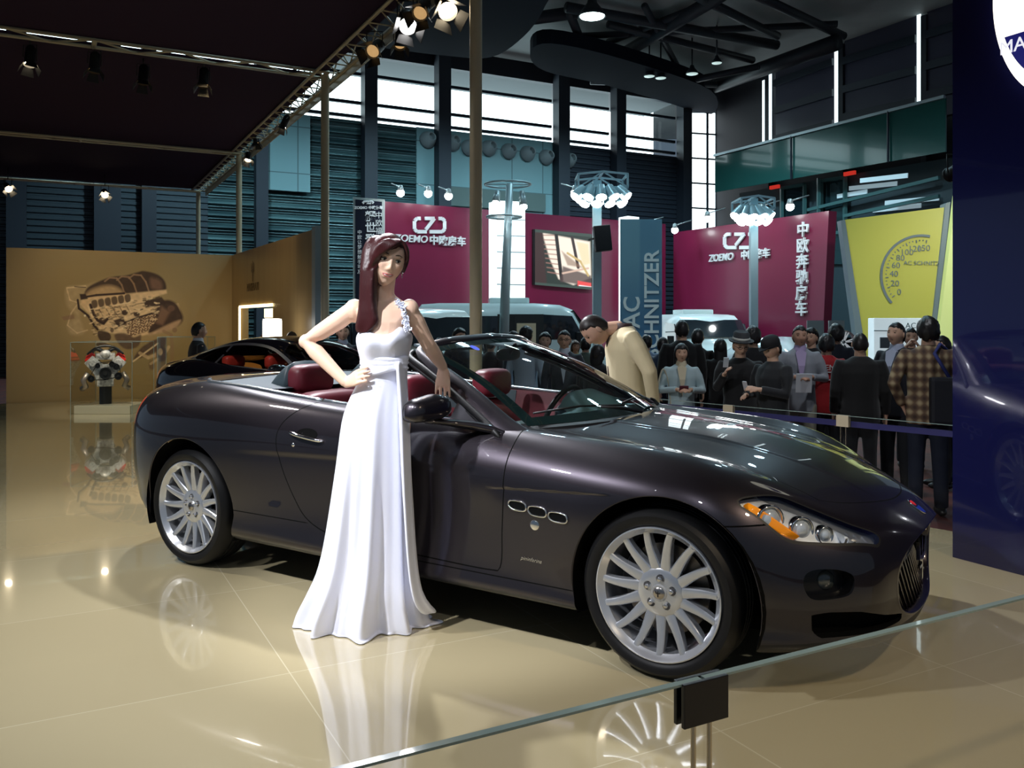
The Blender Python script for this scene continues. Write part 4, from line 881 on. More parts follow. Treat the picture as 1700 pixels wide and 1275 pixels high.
    # side vents, round badge, script on both fenders
    for sgn in (-1, 1):
        def sp(x, z, off=.0): return Vector((x, sgn*(side_y(z, x)+off), z))
        for k in range(3):
            x0 = -.642+.104*k; z0 = .622-.012*k; w2, h2 = .046, .019
            pts = smoothpoly([(-w2,-.004),(-w2*.72,h2*.95),(w2*.55,h2),(w2*1.0,.006),(w2*.72,-h2*.95),(-w2*.55,-h2)], 6)
            ringp = [sp(x0+a-b_*.25, z0+b_, .004) for a, b_ in pts]
            b = MB(); b.tube(ringp, .0042, 6, closed=True); v = b.build('side_vent', CHROME, car, True)
            b = MB(); b.v = [sp(x0+a-b_*.25, z0+b_, .0015) for a, b_ in pts]; b.f = [tuple(range(len(pts)))]; b.m = [0]; b.build('vent_mesh', GAP, v, merge=False)
        c = sp(-.555, .548, .0); M = frame(c, (1,0,0), (0,0,1) if sgn < 0 else (0,0,-1)); b = MB(); b.lathe([(0,.004),(.018,.0035),(.0225,.002),(.023,-.004)], 28, M); b.build('round_badge', CHROME, car, True)
        M = frame(sp(-.575, .395, .001), (1 if sgn < 0 else -1, 0, -.03*(1 if sgn<0 else -1)), (0,0,1)); 
        text_mesh('script_badge', 'pininfarina', .024, M, CHROME, car, ext=.001, shear=.35, spacing=1.05)
        # door handle with cup
        pts = [sp(-2.065+.245*t, .842-.030*t, .006+.022*sin(pi*t)**.5) for t in np.linspace(0,1,14)]
        hnd = MB(); hnd.tube(pts, [.006,.009]+[.0095]*10+[.009,.006], 8); hd = hnd.build('door_handle', CHROME, car, True)
        cup = [sp(-1.945+.075*cos(a), .838+.030*sin(a), .0012) for a in np.linspace(0,2*pi,24,endpoint=False)]
        b = MB(); b.v = cup; b.f = [tuple(range(24))]; b.m = [0]; b.build('handle_cup', GAP, hd, merge=False)
        b = MB(); M = frame(sp(-2.035, .778), (1,0,0), (0,0,1) if sgn < 0 else (0,0,-1)); b.lathe([(0,.003),(.009,.003),(.011,0)], 16, M); b.build('door_lock', CHROME, car, True)
        # belt moulding (bright line on the door top)
        pts = [(x, sgn*.758, z) for x, z in ((-.86,.936),(-1.1,.952),(-1.5,.968),(-1.98,.996))]
        b = MB(); b.tube(catmull(pts, 6), .012, 8); b.build('belt_moulding', mat('satin_trim', (.42,.46,.50), .22, metal=.9), car, True)
        pts = [(-2.0,sgn*.758,.998),(-2.3,sgn*.757,1.022),(-2.6,sgn*.75,1.045),(-2.95,sgn*.732,1.06),(-3.06,sgn*.66,1.066)]
        b = MB(); b.tube(catmull(pts, 6), .012, 8); b.build('belt_moulding', _M['satin_trim'], car, True)
    # windscreen
    def base(y): k = abs(y)/.66; return Vector((-.50-.25*k**2.2, y, .952-.018*k**2))
    def head(y): k = abs(y)/.56; return Vector((-1.345-.135*k**2.4, y*1.0, 1.325-.052*k**2.4))
    ny, nt = 28, 14; V = []; F = []
    for i in range(ny+1):
        q = -1+2*i/ny; a = base(q*.665); c = head(q*.565)
        for j in range(nt+1):
            t = j/nt; p = a.lerp(c, t); p.z += .035*sin(pi*t); p.x += .015*sin(pi*t); V.append(p)
    for i in range(ny):
        for j in range(nt): F.append((i*(nt+1)+j, (i+1)*(nt+1)+j, (i+1)*(nt+1)+j+1, i*(nt+1)+j+1))
    ws = mesh_obj('windscreen', V, F, None, car, True, [glassmat('screen_glass', (.90,.985,.975), 1.0), mat('frit', (.004,.01,.01), .05, coat=1)], None)
    for p in ws.data.polygons:
        i, j = p.index//nt, p.index % nt
        if i in (0, ny-1) or j in (0, nt-1) : p.material_index = 1
    # frame: A pillars and header
    fr = MB(); rings = []
    def ringat(p, d, out, up, w1, h1):
        return [p+out*w1*a+up*h1*b_ for a, b_ in ((1,.0),(.85,.6),(.35,.95),(-.3,.9),(-.75,.45),(-.7,-.3),(0,-.6),(.8,-.5))]
    path = catmull([(-.58,-.80,.835),(-.80,-.775,.920),(-1.0,-.725,1.03),(-1.2,-.672,1.135),(-1.38,-.622,1.215),(-1.47,-.575,1.262),(-1.475,-.48,1.292),(-1.44,-.33,1.318),(-1.40,0,1.335)], 5)
    path = path + [Vector((p.x, -p.y, p.z)) for p in path[-2::-1]]
    for i, p in enumerate(path):
        d = (path[min(i+1, len(path)-1)]-path[max(i-1, 0)]).normalized()
        cen = Vector((-1.9, 0, .9)); o_ = Vector((.45 if abs(p.y) < .5 else .15, p.y*1.2 if abs(p.y) < .5 else math.copysign(1, p.y), .5)); 
        k = min(1, max(0, (abs(p.y)-.5)/.2)); n1 = Vector((.55*(1-k)+.25*k, math.copysign(k*.8, p.y), .8)).normalized(); side = d.cross(n1).normalized(); n1 = side.cross(d).normalized()
        wd = .034+.036*min(1, max(0,(abs(p.y)-.60)/.2)); rings.append(ringat(p, d, side, n1, wd, .020))
    fr.loft(rings); fr.build('windscreen_frame', PAINT, car, True, auto=60)
    for sgn in (-1, 1):
        b = MB(); b.tube(catmull([(-.795,sgn*.835,.892),(-.85,sgn*.818,.928),(-1.0,sgn*.772,1.005),(-1.2,sgn*.715,1.105),(-1.38,sgn*.662,1.185),(-1.52,sgn*.60,1.235),(-1.545,sgn*.54,1.26)],6), [.004,.009,.012,.014,.016,.0165]+[.017]*31, 8); b.build('pillar_seal', RUB, car, True)
        b = MB(); b.tube(catmull([(-.83,sgn*.825,.90),(-1.02,sgn*.757,.985),(-1.22,sgn*.70,1.085),(-1.42,sgn*.645,1.17),(-1.56,sgn*.585,1.222)],6), .010, 8); b.build('pillar_seal', BLK, car, True)
        # sail panel and quarter glass
        b = MB(); pr_ = [(-.80,.900),(-.93,.918),(-1.13,.940),(-1.10,1.045),(-.99,.985)]
        vs_ = [Vector((x, sgn*(.80-.42*(z-.90)), z)) for x, z in pr_]+[Vector((x, sgn*(.785-.42*(z-.90)), z)) for x, z in pr_]
        b.add(vs_, [(0,1,2,3,4),(9,8,7,6,5)]+[(i,(i+1)%5,5+(i+1)%5,5+i) for i in range(5)]); b.build('sail_panel', mat('sail_grey', (.022,.020,.025), .35, coat=.5), car)
        if sgn > 0: continue
        # mirror
        mr = empty('door_mirror', (-1.055, sgn*1.04, 1.018)); mr.parent = car
        b = MB(); rings = []
        n = 22
        for i, t in enumerate(np.linspace(-1, 1, n)):
            # along the width (y, outboard = +1)
            e = max(0, 1-abs(t)**(5.0 if t > 0 else 3.4))**.5; yy = t*.128; hz = .066*e*(1+.10*math.exp(-((t+.25)/.45)**2))*(.93+.07*math.cos(t))+.002; dx = .060*e+.002; rr = []
            for k in range(22):
                a = 2*pi*k/22; c_, s_ = cos(a), sin(a)
                rr.append(Vector((.0+dx*math.copysign(abs(c_)**.75, c_)*(1.0 if c_ > 0 else .72)-.02*t, sgn*yy, -.010*t+hz*math.copysign(abs(s_)**.75, s_)*(1 if s_ > 0 else .62))))
            rings.append(rr)
        b.loft(rings); b.build('mirror_shell', PAINT, mr, True)
        b = MB(); b.ell((-.044, sgn*.0, 0), (.004,.105,.048), 24, 12, pw=.7); b.build('mirror_glass', mat('mirror', (.8,.85,.88), .02, metal=1), mr, True)
        b = MB(); gloft(b, [(Vector((x, sgn*y, z)), Vector((wx, 0, 0)), Vector((0, sgn*-wy*.8, wy))) for x, y, z, wx, wy in ((-.01,.03,-.040,.045,.004),(.0,-.03,-.046,.060,.013),(.03,-.10,-.056,.070,.017),(.09,-.165,-.068,.072,.019),(.16,-.205,-.082,.060,.018),(.23,-.235,-.100,.035,.010),(.27,-.24,-.108,.012,.004))]); b.build('mirror_arm', PAINT, mr, True)
    # wipers, cowl
    b = MB(); rows = []
    for y in np.linspace(-.66,.66,20):
        a = base(y); rows.append([a+Vector((-.05,0,.006)), a+Vector((-.01,0,.001)), a+Vector((.035,0,-.010)), a+Vector((.035,0,-.04)), a+Vector((-.05,0,-.04))])
    b.loft(rows); b.build('cowl', BLK, car, True, auto=40)
    for (y0, y1, nm) in ((-.02,-.60,0),(.52,-.06,1)):
        wp = empty('wiper', (0,0,0)); wp.parent = car
        a = base(y0)+Vector((.03,0,.010)); c = base(y1)+Vector((-.06,0,.050)); mid = base((y0+y1)/2)+Vector((-.005,0,.045))
        b = MB(); b.tube([a, a.lerp(mid,.5)+Vector((0,0,.012)), mid+Vector((0,0,.012))], [.012,.009,.006], 6); b.build('wiper_arm', BLK, wp, True)
        p0 = base(y0-.04)+Vector((-.045,0,.042)); b = MB(); b.tube([p0, p0.lerp(c,.5)+Vector((-.004,0,.014)), c], .0055, 6); b.build('wiper_blade', BLK, wp, True)
    interior(car, red, dark, teal)
    # licence/oval sticker on the screen, rear view mirror
    b = MB(); p = base(-.43).lerp(head(-.37), .86)+Vector((.02,0,.028)); M = frame(p, (0,1,0), (-.85,0,.45)); b.lathe([(0,.001),(.028,.001)], 24, M); b.build('screen_sticker', mat('sticker_blue', '2a35c8', .4), car)
    b = MB(); b.ell((-1.30,0,1.235),(.015,.12,.035),20,10,pw=.7); b.tube([(-1.29,0,1.24),(-1.25,0,1.30)], .01); b.build('rear_view_mirror', BLK, car, True)
    for sg in (1,-1): b = MB(); b.box((-1.50,sg*.33,1.285),(.16,.34,.015), Matrix.Rotation(.15,3,'Y')); b.build('sun_visor', dark, car, bevel=.006)
    # roof latch posts / wind stops behind the front seats
    for sg in (1,-1):
        b = MB(); b.tube([(-1.93,sg*.52,1.0),(-1.86,sg*.62,.93)], .014, 8); b.build('belt_guide', dark, car, True)
    # underside
    b = MB(); b.box((-1.45,0,.20),(4.0,1.2,.06)); b.build('floor_pan', GAP, car)
    b = MB(); b.box((-1.45,0,.23),(1.9,1.76,.05)); b.build('sill_pan', GAP, car)
    b = MB(); b.box((.28,0,.25),(.8,1.1,.05)); b.box((.0,0,.5),(.9,1.1,.05)); b.build('engine_tray', GAP, car)
    b = MB(); b.box((-2.62,0,.72),(.04,1.4,.5)); b.build('rear_bulkhead', dark, car)
    return car
CAR = hero()
SP = [(412,262,'farthest lit spotlight hanging under the edge truss',BULB,.62,-1,(-4,13,0)),(425,232,'dark spotlight just right of the farthest lit one on the edge truss',DIM,.62,0,(-4,15,0)),(472,205,'spotlight with a warm glow under the middle of the edge truss',BULB,.62,-1,(-5,12,0)),
 (622,82,'dark spotlight with amber rim at the left of the near spotlight cluster',DIM,.85,0,(-3,3,0)),(664,70,'slim dark spotlight hanging below its lit neighbour in the near cluster',DIM,.6,0,(-1,7,0)),(676,38,'brightly lit spotlight with open flaps in the near cluster',BULBC,.95,-1,(0.2,3,0)),(700,18,'dark spotlight between the two lit ones of the near cluster',DIM,.8,0,(-2,3,0)),(740,12,'lit amber spotlight at the top right of the near cluster',BULB,.95,-1,(1,3,0))]
for px, py, lb, bl, s, wt, aim in SP: p = on_truss(px, py); spotlight(p, aim, lb, bl, s, 0, hang=TZ-.02-p.z)
def on_roof(px, py, z): Y = FPX*(z-CH)/(YH-py); return Vector(((px-850)/FPX*Y, Y, z))
for px, py, lb, bl in ((13,312,'lit warm spotlight at the far left above the beige wall',BULB),(174,322,'lit warm spotlight hanging above the engine mural',BULB),(50,98,'faintly lit spotlight at the far left below the bright slot of the ceiling',BULB),(157,108,'dark flood lamp below the bright slot, left of the slim one',DIM),(238,128,'slim dark lamp hanging below the bright slot of the ceiling',DIM),(338,133,'dark flood lamp with an amber flap nearest the edge truss',DIM)):
    z = 4.55 if py < 200 else 4.35; p = on_roof(px, py, z); spotlight(p, (p.x*.8-.6, p.y-1.5, 0) if py < 200 else (-6.5,14.5,1), lb, bl, .7 if py < 200 else .8, hang=TZ+.035-p.z)
# air conditioning grille in the fabric roof
p = on_roof(440, 20, TZ+.30); mb = MB(); mb.box((0,0,0),(.9,.9,.06), Matrix.Rotation(math.atan2(A_.y, A_.x),3,'Z'))
for k in range(6): mb.box(Matrix.Rotation(math.atan2(A_.y, A_.x),3,'Z') @ Vector((0,-.35+.14*k,-.04)), (.8,.03,.03), Matrix.Rotation(math.atan2(A_.y, A_.x),3,'Z'))
o = mb.build('ceiling_hatch', mat('hatch', (.006,.005,.008), .6)); o.location = p; tag(o, 'square dark hatch in the black fabric ceiling', 'hatch')
# ------------------------------------------------------------------ glass barriers
BG = glassmat('barrier_glass', (.975,.985,.98), .3); EDGE = mat('glass_edge', (.22,.29,.27), .12, coat=1, emit=.0)
def barrier(a, b, label, clampm, n=1, ribbon=False, first=.5, clamps=None, pw=.115):
    a = Vector(a); b = Vector(b); d = (b-a).normalized(); s = Vector((-d.y, d.x, 0)); s = s if s.y > 0 else -s; e = empty('glass_barrier', (a.x, a.y, HALL), 0, label, 'barrier'); L = trn((-a.x, -a.y, -HALL)); R = Matrix.Rotation(math.atan2(d.y, d.x), 3, 'Z'); top = .70
    th = .017; ln = (b-a).length; cuts = [0]+sorted((Vector(c)-a).dot(d) for c in clamps)+[ln]
    for i in range(len(cuts)-1):
        p = a+d*(cuts[i]+.004); q = a+d*(cuts[i+1]-.004); m = (p+q)/2
        mb = MB(); mb.add([Vector((p.x,p.y,HALL+.08)), Vector((q.x,q.y,HALL+.08)), Vector((q.x,q.y,top-.004)), Vector((p.x,p.y,top-.004))], [(0,1,2,3)]); o = mb.build('glass_pane', BG, e); o.data.transform(L)
        mb = MB(); mb.box((m.x, m.y, top-.002), ((q-p).length, th, .005), R); o = mb.build('glass_edge', EDGE, e); o.data.transform(L)
    for t in cuts[1:-1]:
        c = a+d*t
        for sg in (-1,1):
            mb = MB(); mb.box((c.x+s.x*sg*.012, c.y+s.y*sg*.012, top-.043), (pw, .010, .088), R); o = mb.build('clamp', clampm, e, bevel=.002); o.data.transform(L)
        mb = MB()
        for q in (-.021,.021): mb2 = MB(); mb2.tube([Vector((c.x,c.y,HALL))+d*q, Vector((c.x,c.y,top-.05))+d*q], .0055, 10); o = mb2.build('post', mat('post_steel', (.6,.52,.42), .22, metal=1), e, True, auto=40); o.data.transform(L)
        mb = MB(); mb.box((c.x, c.y, HALL+.012), (.22,.22,.02), R); o = mb.build('foot', clampm, e); o.data.transform(L)
    if ribbon:
        mb = MB(); P0 = a+s*.02; P1 = b+s*.02; mb.bar(Vector((P0.x,P0.y,.635)), Vector((P1.x,P1.y,.635)), .004, .045); o = mb.build('blue_ribbon', mat('ribbon_blue', (.02,.018,.11), .5), e); o.data.transform(L); tag(o, 'dark blue ribbon')
    return e
a = Vector((-.62,1.21,0)); b = Vector((2.2,2.80,0)); c = Vector((.385,1.755,0))
dd = Vector((1.64,.88,0)).normalized()*0+Vector((1.64,.88,0)); dd.normalize(); c = Vector((.385,1.752,0))
barrier(c-dd*1.35, c+dd*2.0, 'clear glass barrier with a black clamp crossing the foreground', mat('clamp_black', (.010,.008,.009), .35), clamps=[c])
p0 = Vector((3.09,5.98,0)); p1 = Vector((1.35,8.05,0)); dv = (p1-p0).normalized()
barrier(p0, p0+dv*5.0, 'glass barrier with beige clamps and a blue ribbon in front of the crowd', mat('clamp_beige', (.50,.42,.30), .5), ribbon=True, clamps=[onwall(p0, dv, 1400), onwall(p0, dv, 1210), onwall(p0, dv, 985)], pw=.10)
# ------------------------------------------------------------------ printed pictures painted by numpy into vertex colours
class Paint:
    def __init__(s, x0, y0, x1, y1, nx, ny, bg):
        s.X, s.Y = np.meshgrid(np.linspace(x0, x1, nx), np.linspace(y0, y1, ny)); s.C = np.tile(np.array(bg, float), (ny, nx, 1)); s.nx, s.ny = nx, ny; s.r = np.random.RandomState(5)
    def noise_(s, f, seed=0, a=0):
        r = np.random.RandomState(seed); out = 0; ca, sa = cos(a), sin(a); U = s.X*ca+s.Y*sa; V = -s.X*sa+s.Y*ca
        for k in range(7): ph = r.rand(2)*6.28; w_ = r.uniform(.5,1.6)*f; th = r.rand()*3.14; out = out+np.sin((U*cos(th)+V*sin(th))*w_+ph[0])*np.cos((V*cos(th)-U*sin(th))*w_*.8+ph[1])
        return out/3.5
    def blend(s, m, col, k=1.0): m = np.clip(m, 0, 1)*k; s.C = s.C*(1-m[...,None])+np.array(col, float)*m[...,None]
    def poly(s, pts, col, soft=2.0, k=1.0, mod=None):
        f = polysd(pts, (0,1)); d = f(s.X.ravel(), s.Y.ravel(), 0*s.X.ravel()).reshape(s.X.shape); m = np.clip(.5-d/soft, 0, 1)
        if mod is not None: m = m*mod
        s.blend(m, col, k); return m
    def line(s, pts, w_, col, k=1.0, soft=1.2):
        for a, b in zip(pts[:-1], pts[1:]):
            a = np.array(a, float); b = np.array(b, float); e = b-a; t = np.clip(((s.X-a[0])*e[0]+(s.Y-a[1])*e[1])/(e@e), 0, 1); d = np.hypot(s.X-a[0]-t*e[0], s.Y-a[1]-t*e[1]); s.blend(np.clip(.5-(d-w_)/soft,0,1), col, k)
    def ell(s, cx, cy, rx, ry, col, k=1.0, soft=.12): d = np.hypot((s.X-cx)/rx, (s.Y-cy)/ry)-1; s.blend(np.clip(.5-d/soft,0,1), col, k)
    def sheet(s, name, fn, m, parent=None):
        V = [fn(x, y) for x, y in zip(s.X.ravel(), s.Y.ravel())]; nx, ny = s.nx, s.ny
        F = [(j*nx+i, j*nx+i+1, (j+1)*nx+i+1, (j+1)*nx+i) for j in range(ny-1) for i in range(nx-1)]; o = mesh_obj(name, V, F, m, parent, False); set_col(o, s.C.reshape(-1,3)); return o
# engine mural on the back wall (coordinates follow the print)
wall_c = np.array(WALLC); P = Paint(96, 440, 316, 640, 400, 364, wall_c); dk = (.040,.020,.020); md = (.16,.09,.06); lt = (.74,.54,.34); tn = (.50,.35,.20)
sp_ = lambda pts, n=5: smoothpoly(pts, n)
P.ell(205,528,92,58,(.44,.32,.17),.6,.6)
P.poly(sp_([(110,478),(140,474),(165,470),(158,500),(132,520),(140,552),(118,555),(112,538),(126,524),(112,508)]),(.52,.40,.26),6,.6)
P.line([(111,480),(116,498),(130,503),(118,520),(112,540),(128,553),(145,548)],1.0,(.72,.56,.38),.7); P.line([(111,478),(142,475)],1.2,(.78,.62,.42),.8); P.line([(124,476),(142,477)],.8,dk,.9); P.poly([(102,526),(122,522),(124,529),(106,532)],(.28,.17,.12),2,.8)
P.poly(sp_([(146,477),(172,464),(190,459),(210,457),(228,452),(240,450),(262,456),(274,468),(275,483),(262,487),(214,496),(186,492),(160,496),(140,494)]),dk,3,.95)
P.poly(sp_([(142,494),(150,482),(176,474),(196,478),(208,493),(170,494)]),(.55,.38,.22),7,.9)
for cx, cy in ((188,461),(208,459),(228,456)): P.line([(cx-14,cy+6),(cx-6,cy),(cx+6,cy+1),(cx+14,cy+12),(cx+20,cy+30)],1.3,(.32,.20,.13),.85)
P.poly(sp_([(250,462),(266,466),(268,480),(252,478)]),(.20,.11,.08),6,.8)
P.poly([(136,494),(206,488),(276,481),(277,487),(240,498),(240,506),(296,504),(303,530),(262,552),(222,560),(205,556),(178,552),(165,546),(150,525),(133,505)],lt,3,.95)
P.line([(136,494),(160,490),(206,487)],1.8,dk); P.poly([(132,488),(142,488),(146,496),(134,498)],dk,2); P.line([(129,498),(131,512),(146,524),(156,540),(162,547)],1.8,dk); P.line([(150,506),(156,522),(162,532),(172,537),(178,530)],2.2,dk); P.line([(146,508),(152,524)],.9,(.9,.75,.55),.8)
n1 = P.noise_(.55,3,-.2); n2 = P.noise_(1.2,8,-.2)
for k in range(6):
    x = 152+11*k; y = 500-1.9*k; P.poly(sp_([(x,y),(x+8,y-2),(x+10,y+8),(x+5,y+12),(x+1,y+9)],3),dk,1.6,.85); P.line([(x+2,y+16),(x+8,y+27)],.7,md,.9); P.line([(x-3,y+14),(x+7,y+12)],.6,(.92,.76,.54),.9)
P.poly([(238,500),(268,493),(274,500),(262,508),(242,511)],dk,2.5,.95); P.poly(sp_([(262,506),(276,498),(290,502),(298,512),(304,530),(292,543),(262,550),(246,552),(254,530)]),dk,4,.97); P.poly(sp_([(276,540),(300,531),(290,545),(262,554),(246,556)],4),(.50,.34,.23),4,.9); P.ell(284,512,6,5,(.16,.09,.07),.9,.4); P.poly([(268,508),(282,518),(270,540),(258,536)],(.24,.14,.10),5,.8)
P.poly([(205,536),(256,519),(262,530),(244,550),(214,560)],md,2,.95); P.poly([(205,536),(256,519),(262,530),(244,550),(214,560)],lt,1,.85,np.clip(n2*4,0,1)); P.line([(205,536),(230,527),(256,519)],1.5,dk)
P.poly([(188,532),(204,527),(210,538),(196,543)],dk,2,.95); P.ell(207,519,5,4.5,dk,.95,.3); P.ell(170,532,6,5,dk,.9,.3); P.ell(227,522,5,4,dk,.9,.3); P.ell(186,548,3,4,dk,.8,.4); P.ell(141,524,1.8,1.8,(.85,.75,.6),.9,.4)
rr_ = np.random.RandomState(11)
for k in range(170):
    cx = rr_.uniform(152,262); cy = 545-.24*(cx-150)+rr_.uniform(-30,14); a = rr_.uniform(1.0,3.6); b = rr_.uniform(.5,1.3); q = rr_.uniform(-.6,.3)
    P.line([(cx-a,cy-q*a),(cx+a,cy+q*a)], b, dk if rr_.rand() < .55 else (.88,.70,.48), rr_.uniform(.35,.8))
P.poly(sp_([(163,550),(180,552),(184,562),(174,570),(164,562)]),dk,2,.9); P.poly([(168,566),(180,566),(178,590),(172,590)],(.60,.42,.25),3,.8); P.poly(sp_([(158,572),(170,568),(184,574),(172,577)],4),dk,2,.8); P.poly(sp_([(190,556),(206,553),(222,560),(234,556),(230,574),(212,580),(198,572)]),(.10,.055,.045),3,.85)
P.poly(sp_([(222,596),(236,576),(262,562),(276,562),(270,578),(240,592)]),(.09,.05,.04),3,.9); P.line([(221,600),(262,570)],1.2,(.85,.66,.45),.9); P.line([(232,586),(246,594),(262,588),(272,590),(280,576)],2.6,(.62,.45,.30),.8); P.ell(268,588,9,13,(.07,.04,.04),.9,.25); P.ell(266,584,4,6,lt,.9,.3); P.ell(252,606,5,8,(.14,.08,.06),.7,.5); P.line([(262,596),(250,604)],2,(.62,.45,.30),.7); P.line([(272,550),(284,556),(286,575),(284,622)],2.8,(.30,.19,.12),.7); P.ell(290,548,4,4,(.22,.13,.09),.7,.4)
msk = np.clip((np.abs(P.C-wall_c).sum(-1)-.22)*5,0,1); P.C *= (1+.13*(n1*msk)[...,None]); P.C = np.clip(P.C, 0, 1)
edge = np.minimum(np.minimum(P.X-96, 316-P.X)/8, np.minimum(P.Y-440, 640-P.Y)/8); P.C = P.C*np.clip(edge,0,1)[...,None]+wall_c*(1-np.clip(edge,0,1))[...,None]
DBk = (CRN-WL).normalized(); nbk = Vector((DBk.y, -DBk.x, 0)); nbk = nbk if nbk.y < 0 else -nbk
o = P.sheet('engine_mural', lambda x, y: wallpt(WL, DBk, x, y)+nbk*.006, mat('print', (1,1,1), .42, vcol='Col')); tag(o, 'large sepia print of a cutaway engine on the beige back wall', 'mural')
# LED screen picture
ZP = Vector((-3.53,24,0)); ZC = onwall(ZP, A_, 1112); zn = Vector((A_.y,-A_.x,0)); ZM = mat('maroon', (.15,.006,.036), .38, coat=.25, coatr=.15)
def zw(px, py, off=0): return wallpt(ZP, A_, px, py)+zn*off
def zr(px, py, off=0): return wallpt(ZC, B_, px, py)+RN*off
def slab(name, P, n, th, m, parent=None):
    k = len(P); mb = MB(); mb.add(P+[p-n*th for p in P], [tuple(range(k)), tuple(range(2*k-1,k-1,-1))]+[(i,(i+1)%k,k+(i+1)%k,k+i) for i in range(k)]); return mb.build(name, m, parent)
tag(slab('booth_wall', [zw(636,334), zw(1105,372), zw(1105,640), zw(636,640)], zn, .3, ZM), 'maroon exhibition wall with silver lettering and a screen, facing the viewer', 'booth wall')
tag(slab('booth_wall', [zr(1118,386), zr(1376,350), zr(1366,560), zr(1366,640), zr(1118,640)], RN, .3, ZM), 'maroon exhibition wall at the right with vertical silver Chinese characters', 'booth wall')
P = Paint(885, 383, 981, 475, 150, 140, (.035,.05,.045)); P.poly([(897,388),(978,396),(980,455),(950,470),(925,462),(910,430)],(.95,.85,.72),3); 
for k in range(9): P.line([(897+1.2*k,392+7.5*k),(922+1*k,390+8*k)],1.0,(.35,.18,.15),.8)
P.line([(921,390),(930,462)],3,(.03,.03,.03)); P.line([(948,392),(958,440)],2.5,(.05,.04,.04)); P.poly([(932,440),(980,452),(980,470),(928,466)],(.10,.07,.07),3,.9); P.line([(932,452),(975,440)],1.5,(.7,.5,.4)); P.poly([(930,415),(944,425),(966,440),(940,438)],(.25,.15,.1),3,.7); P.line([(940,418),(962,430),(975,452)],1.8,(.6,.45,.2)); P.poly([(955,398),(975,400),(978,432),(966,436)],(.8,.7,.4),3,.7); P.poly([(957,462),(980,464),(980,474),(957,472)],(.8,.1,.1),1.5); P.line([(960,470),(980,471)],1,(.9,.95,1))
P.blend(np.clip((900-P.X)/3+ (P.Y-388)/40, 0, 1)*(P.X < 906), (.06,.04,.04)); P.blend(((P.Y < 388)|(P.Y > 471)).astype(float), (.06,.09,.08))
pm = bpy.data.materials.new('screen_picture'); pm.use_nodes = True; N, Lk, bs = nodes(pm); n = N.new('ShaderNodeVertexColor'); n.layer_name = 'Col'; bs.inputs['Base Color'].default_value = (0,0,0,1); Lk.new(n.outputs[0], bs.inputs['Emission Color']); bs.inputs['Emission Strength'].default_value = 1.15; bs.inputs['Roughness'].default_value = .3
sc_ = empty('led_screen', zw(933,475,.1), 0, 'large video screen showing a close-up picture on the maroon wall', 'screen')
o = slab('screen_case', [zw(883,381,.10), zw(981,391,.10), zw(981,478,.10), zw(883,473,.10)], zn, .10, SPB, sc_); o.data.transform(trn(-sc_.location))
o = P.sheet('screen_picture', lambda x, y: zw(885+(x-885)*.98, y*1.0+(x-885)*.085-2, .115), pm, sc_); o.data.transform(trn(-sc_.location))
# silver logos and lettering of the maroon stand
SIL = mat('silver_letter', (.62,.66,.68), .35, metal=.2, emit=.10, ecol=(.8,.85,.9))
def czlogo(fn, cx, cy, w, h, D, n):
    """C, Z, reversed C in one interlocked mark"""
    mb = MB()
    def st(pts, t=.06): 
        P = [fn(cx+x*w, cy-y*h) for x, y in pts]; 
        for a, b in zip(P[:-1], P[1:]): mb.bar(a+n*.05, b+n*.05, .05, t*w*fn(cx,cy).y/FPX*1.9, up=(0,0,1))
    st([(-.30,.5),(-.42,.5),(-.5,.3),(-.5,-.3),(-.42,-.5),(-.10,-.5)]); st([(-.16,.5),(.16,.5),(-.13,-.34)]); st([(.30,.5),(.42,.5),(.5,.3),(.5,-.3),(.42,-.5),(.0,-.5)])
    return mb
lg = czlogo(zw, 712, 374, 50, 22, A_, zn).build('logo_mark', SIL); tag(lg, 'silver interlocking emblem on the maroon wall behind the woman in white', 'logo')
sz = lambda fn, px, py, h: abs(fn(px, py-h/2).z-fn(px, py+h/2).z)
def wtext(name, txt, fn, D, n, px, py, h, m, label, cat='lettering', **k):
    p = fn(px, py)+n*.05; return tag(text_mesh(name, txt, sz(fn, px, py, h)*1.38, frame(p, D, (0,0,1)), m, ext=.03, **k), label, cat)
wtext('booth_lettering','ZOEMO',zw,A_,zn,681,397,12,SIL,'silver latin letters ZOEMO on the maroon wall behind the woman in white',bold=.004,shear=.15)
wtext('booth_lettering','中欧房车',zw,A_,zn,742,401,12,SIL,'silver Chinese characters beside ZOEMO on the maroon wall behind the woman in white',bold=.008)
lg = czlogo(zr, 1230, 400, 50, 22, B_, RN).build('logo_mark', SIL); tag(lg, 'silver interlocking emblem on the right maroon wall, half hidden by the lamp mast', 'logo')
wtext('booth_lettering','ZOEMO',zr,B_,RN,1199,428,12,SIL,'silver latin letters ZOEMO on the right maroon wall',bold=.004,shear=.15)
wtext('booth_lettering','中欧房车',zr,B_,RN,1256,423,12,SIL,'silver Chinese characters beside ZOEMO on the right maroon wall',bold=.008)
for k, ch in enumerate('中欧奔驰房车'): wtext('vertical_character', ch, zr, B_, RN, 1335.5-.6*k, 383+26.2*k, 19, SIL, 'silver character, number %s from the top of the vertical line on the right maroon wall' % ['one','two','three','four','five','six'][k], 'character', bold=.008)
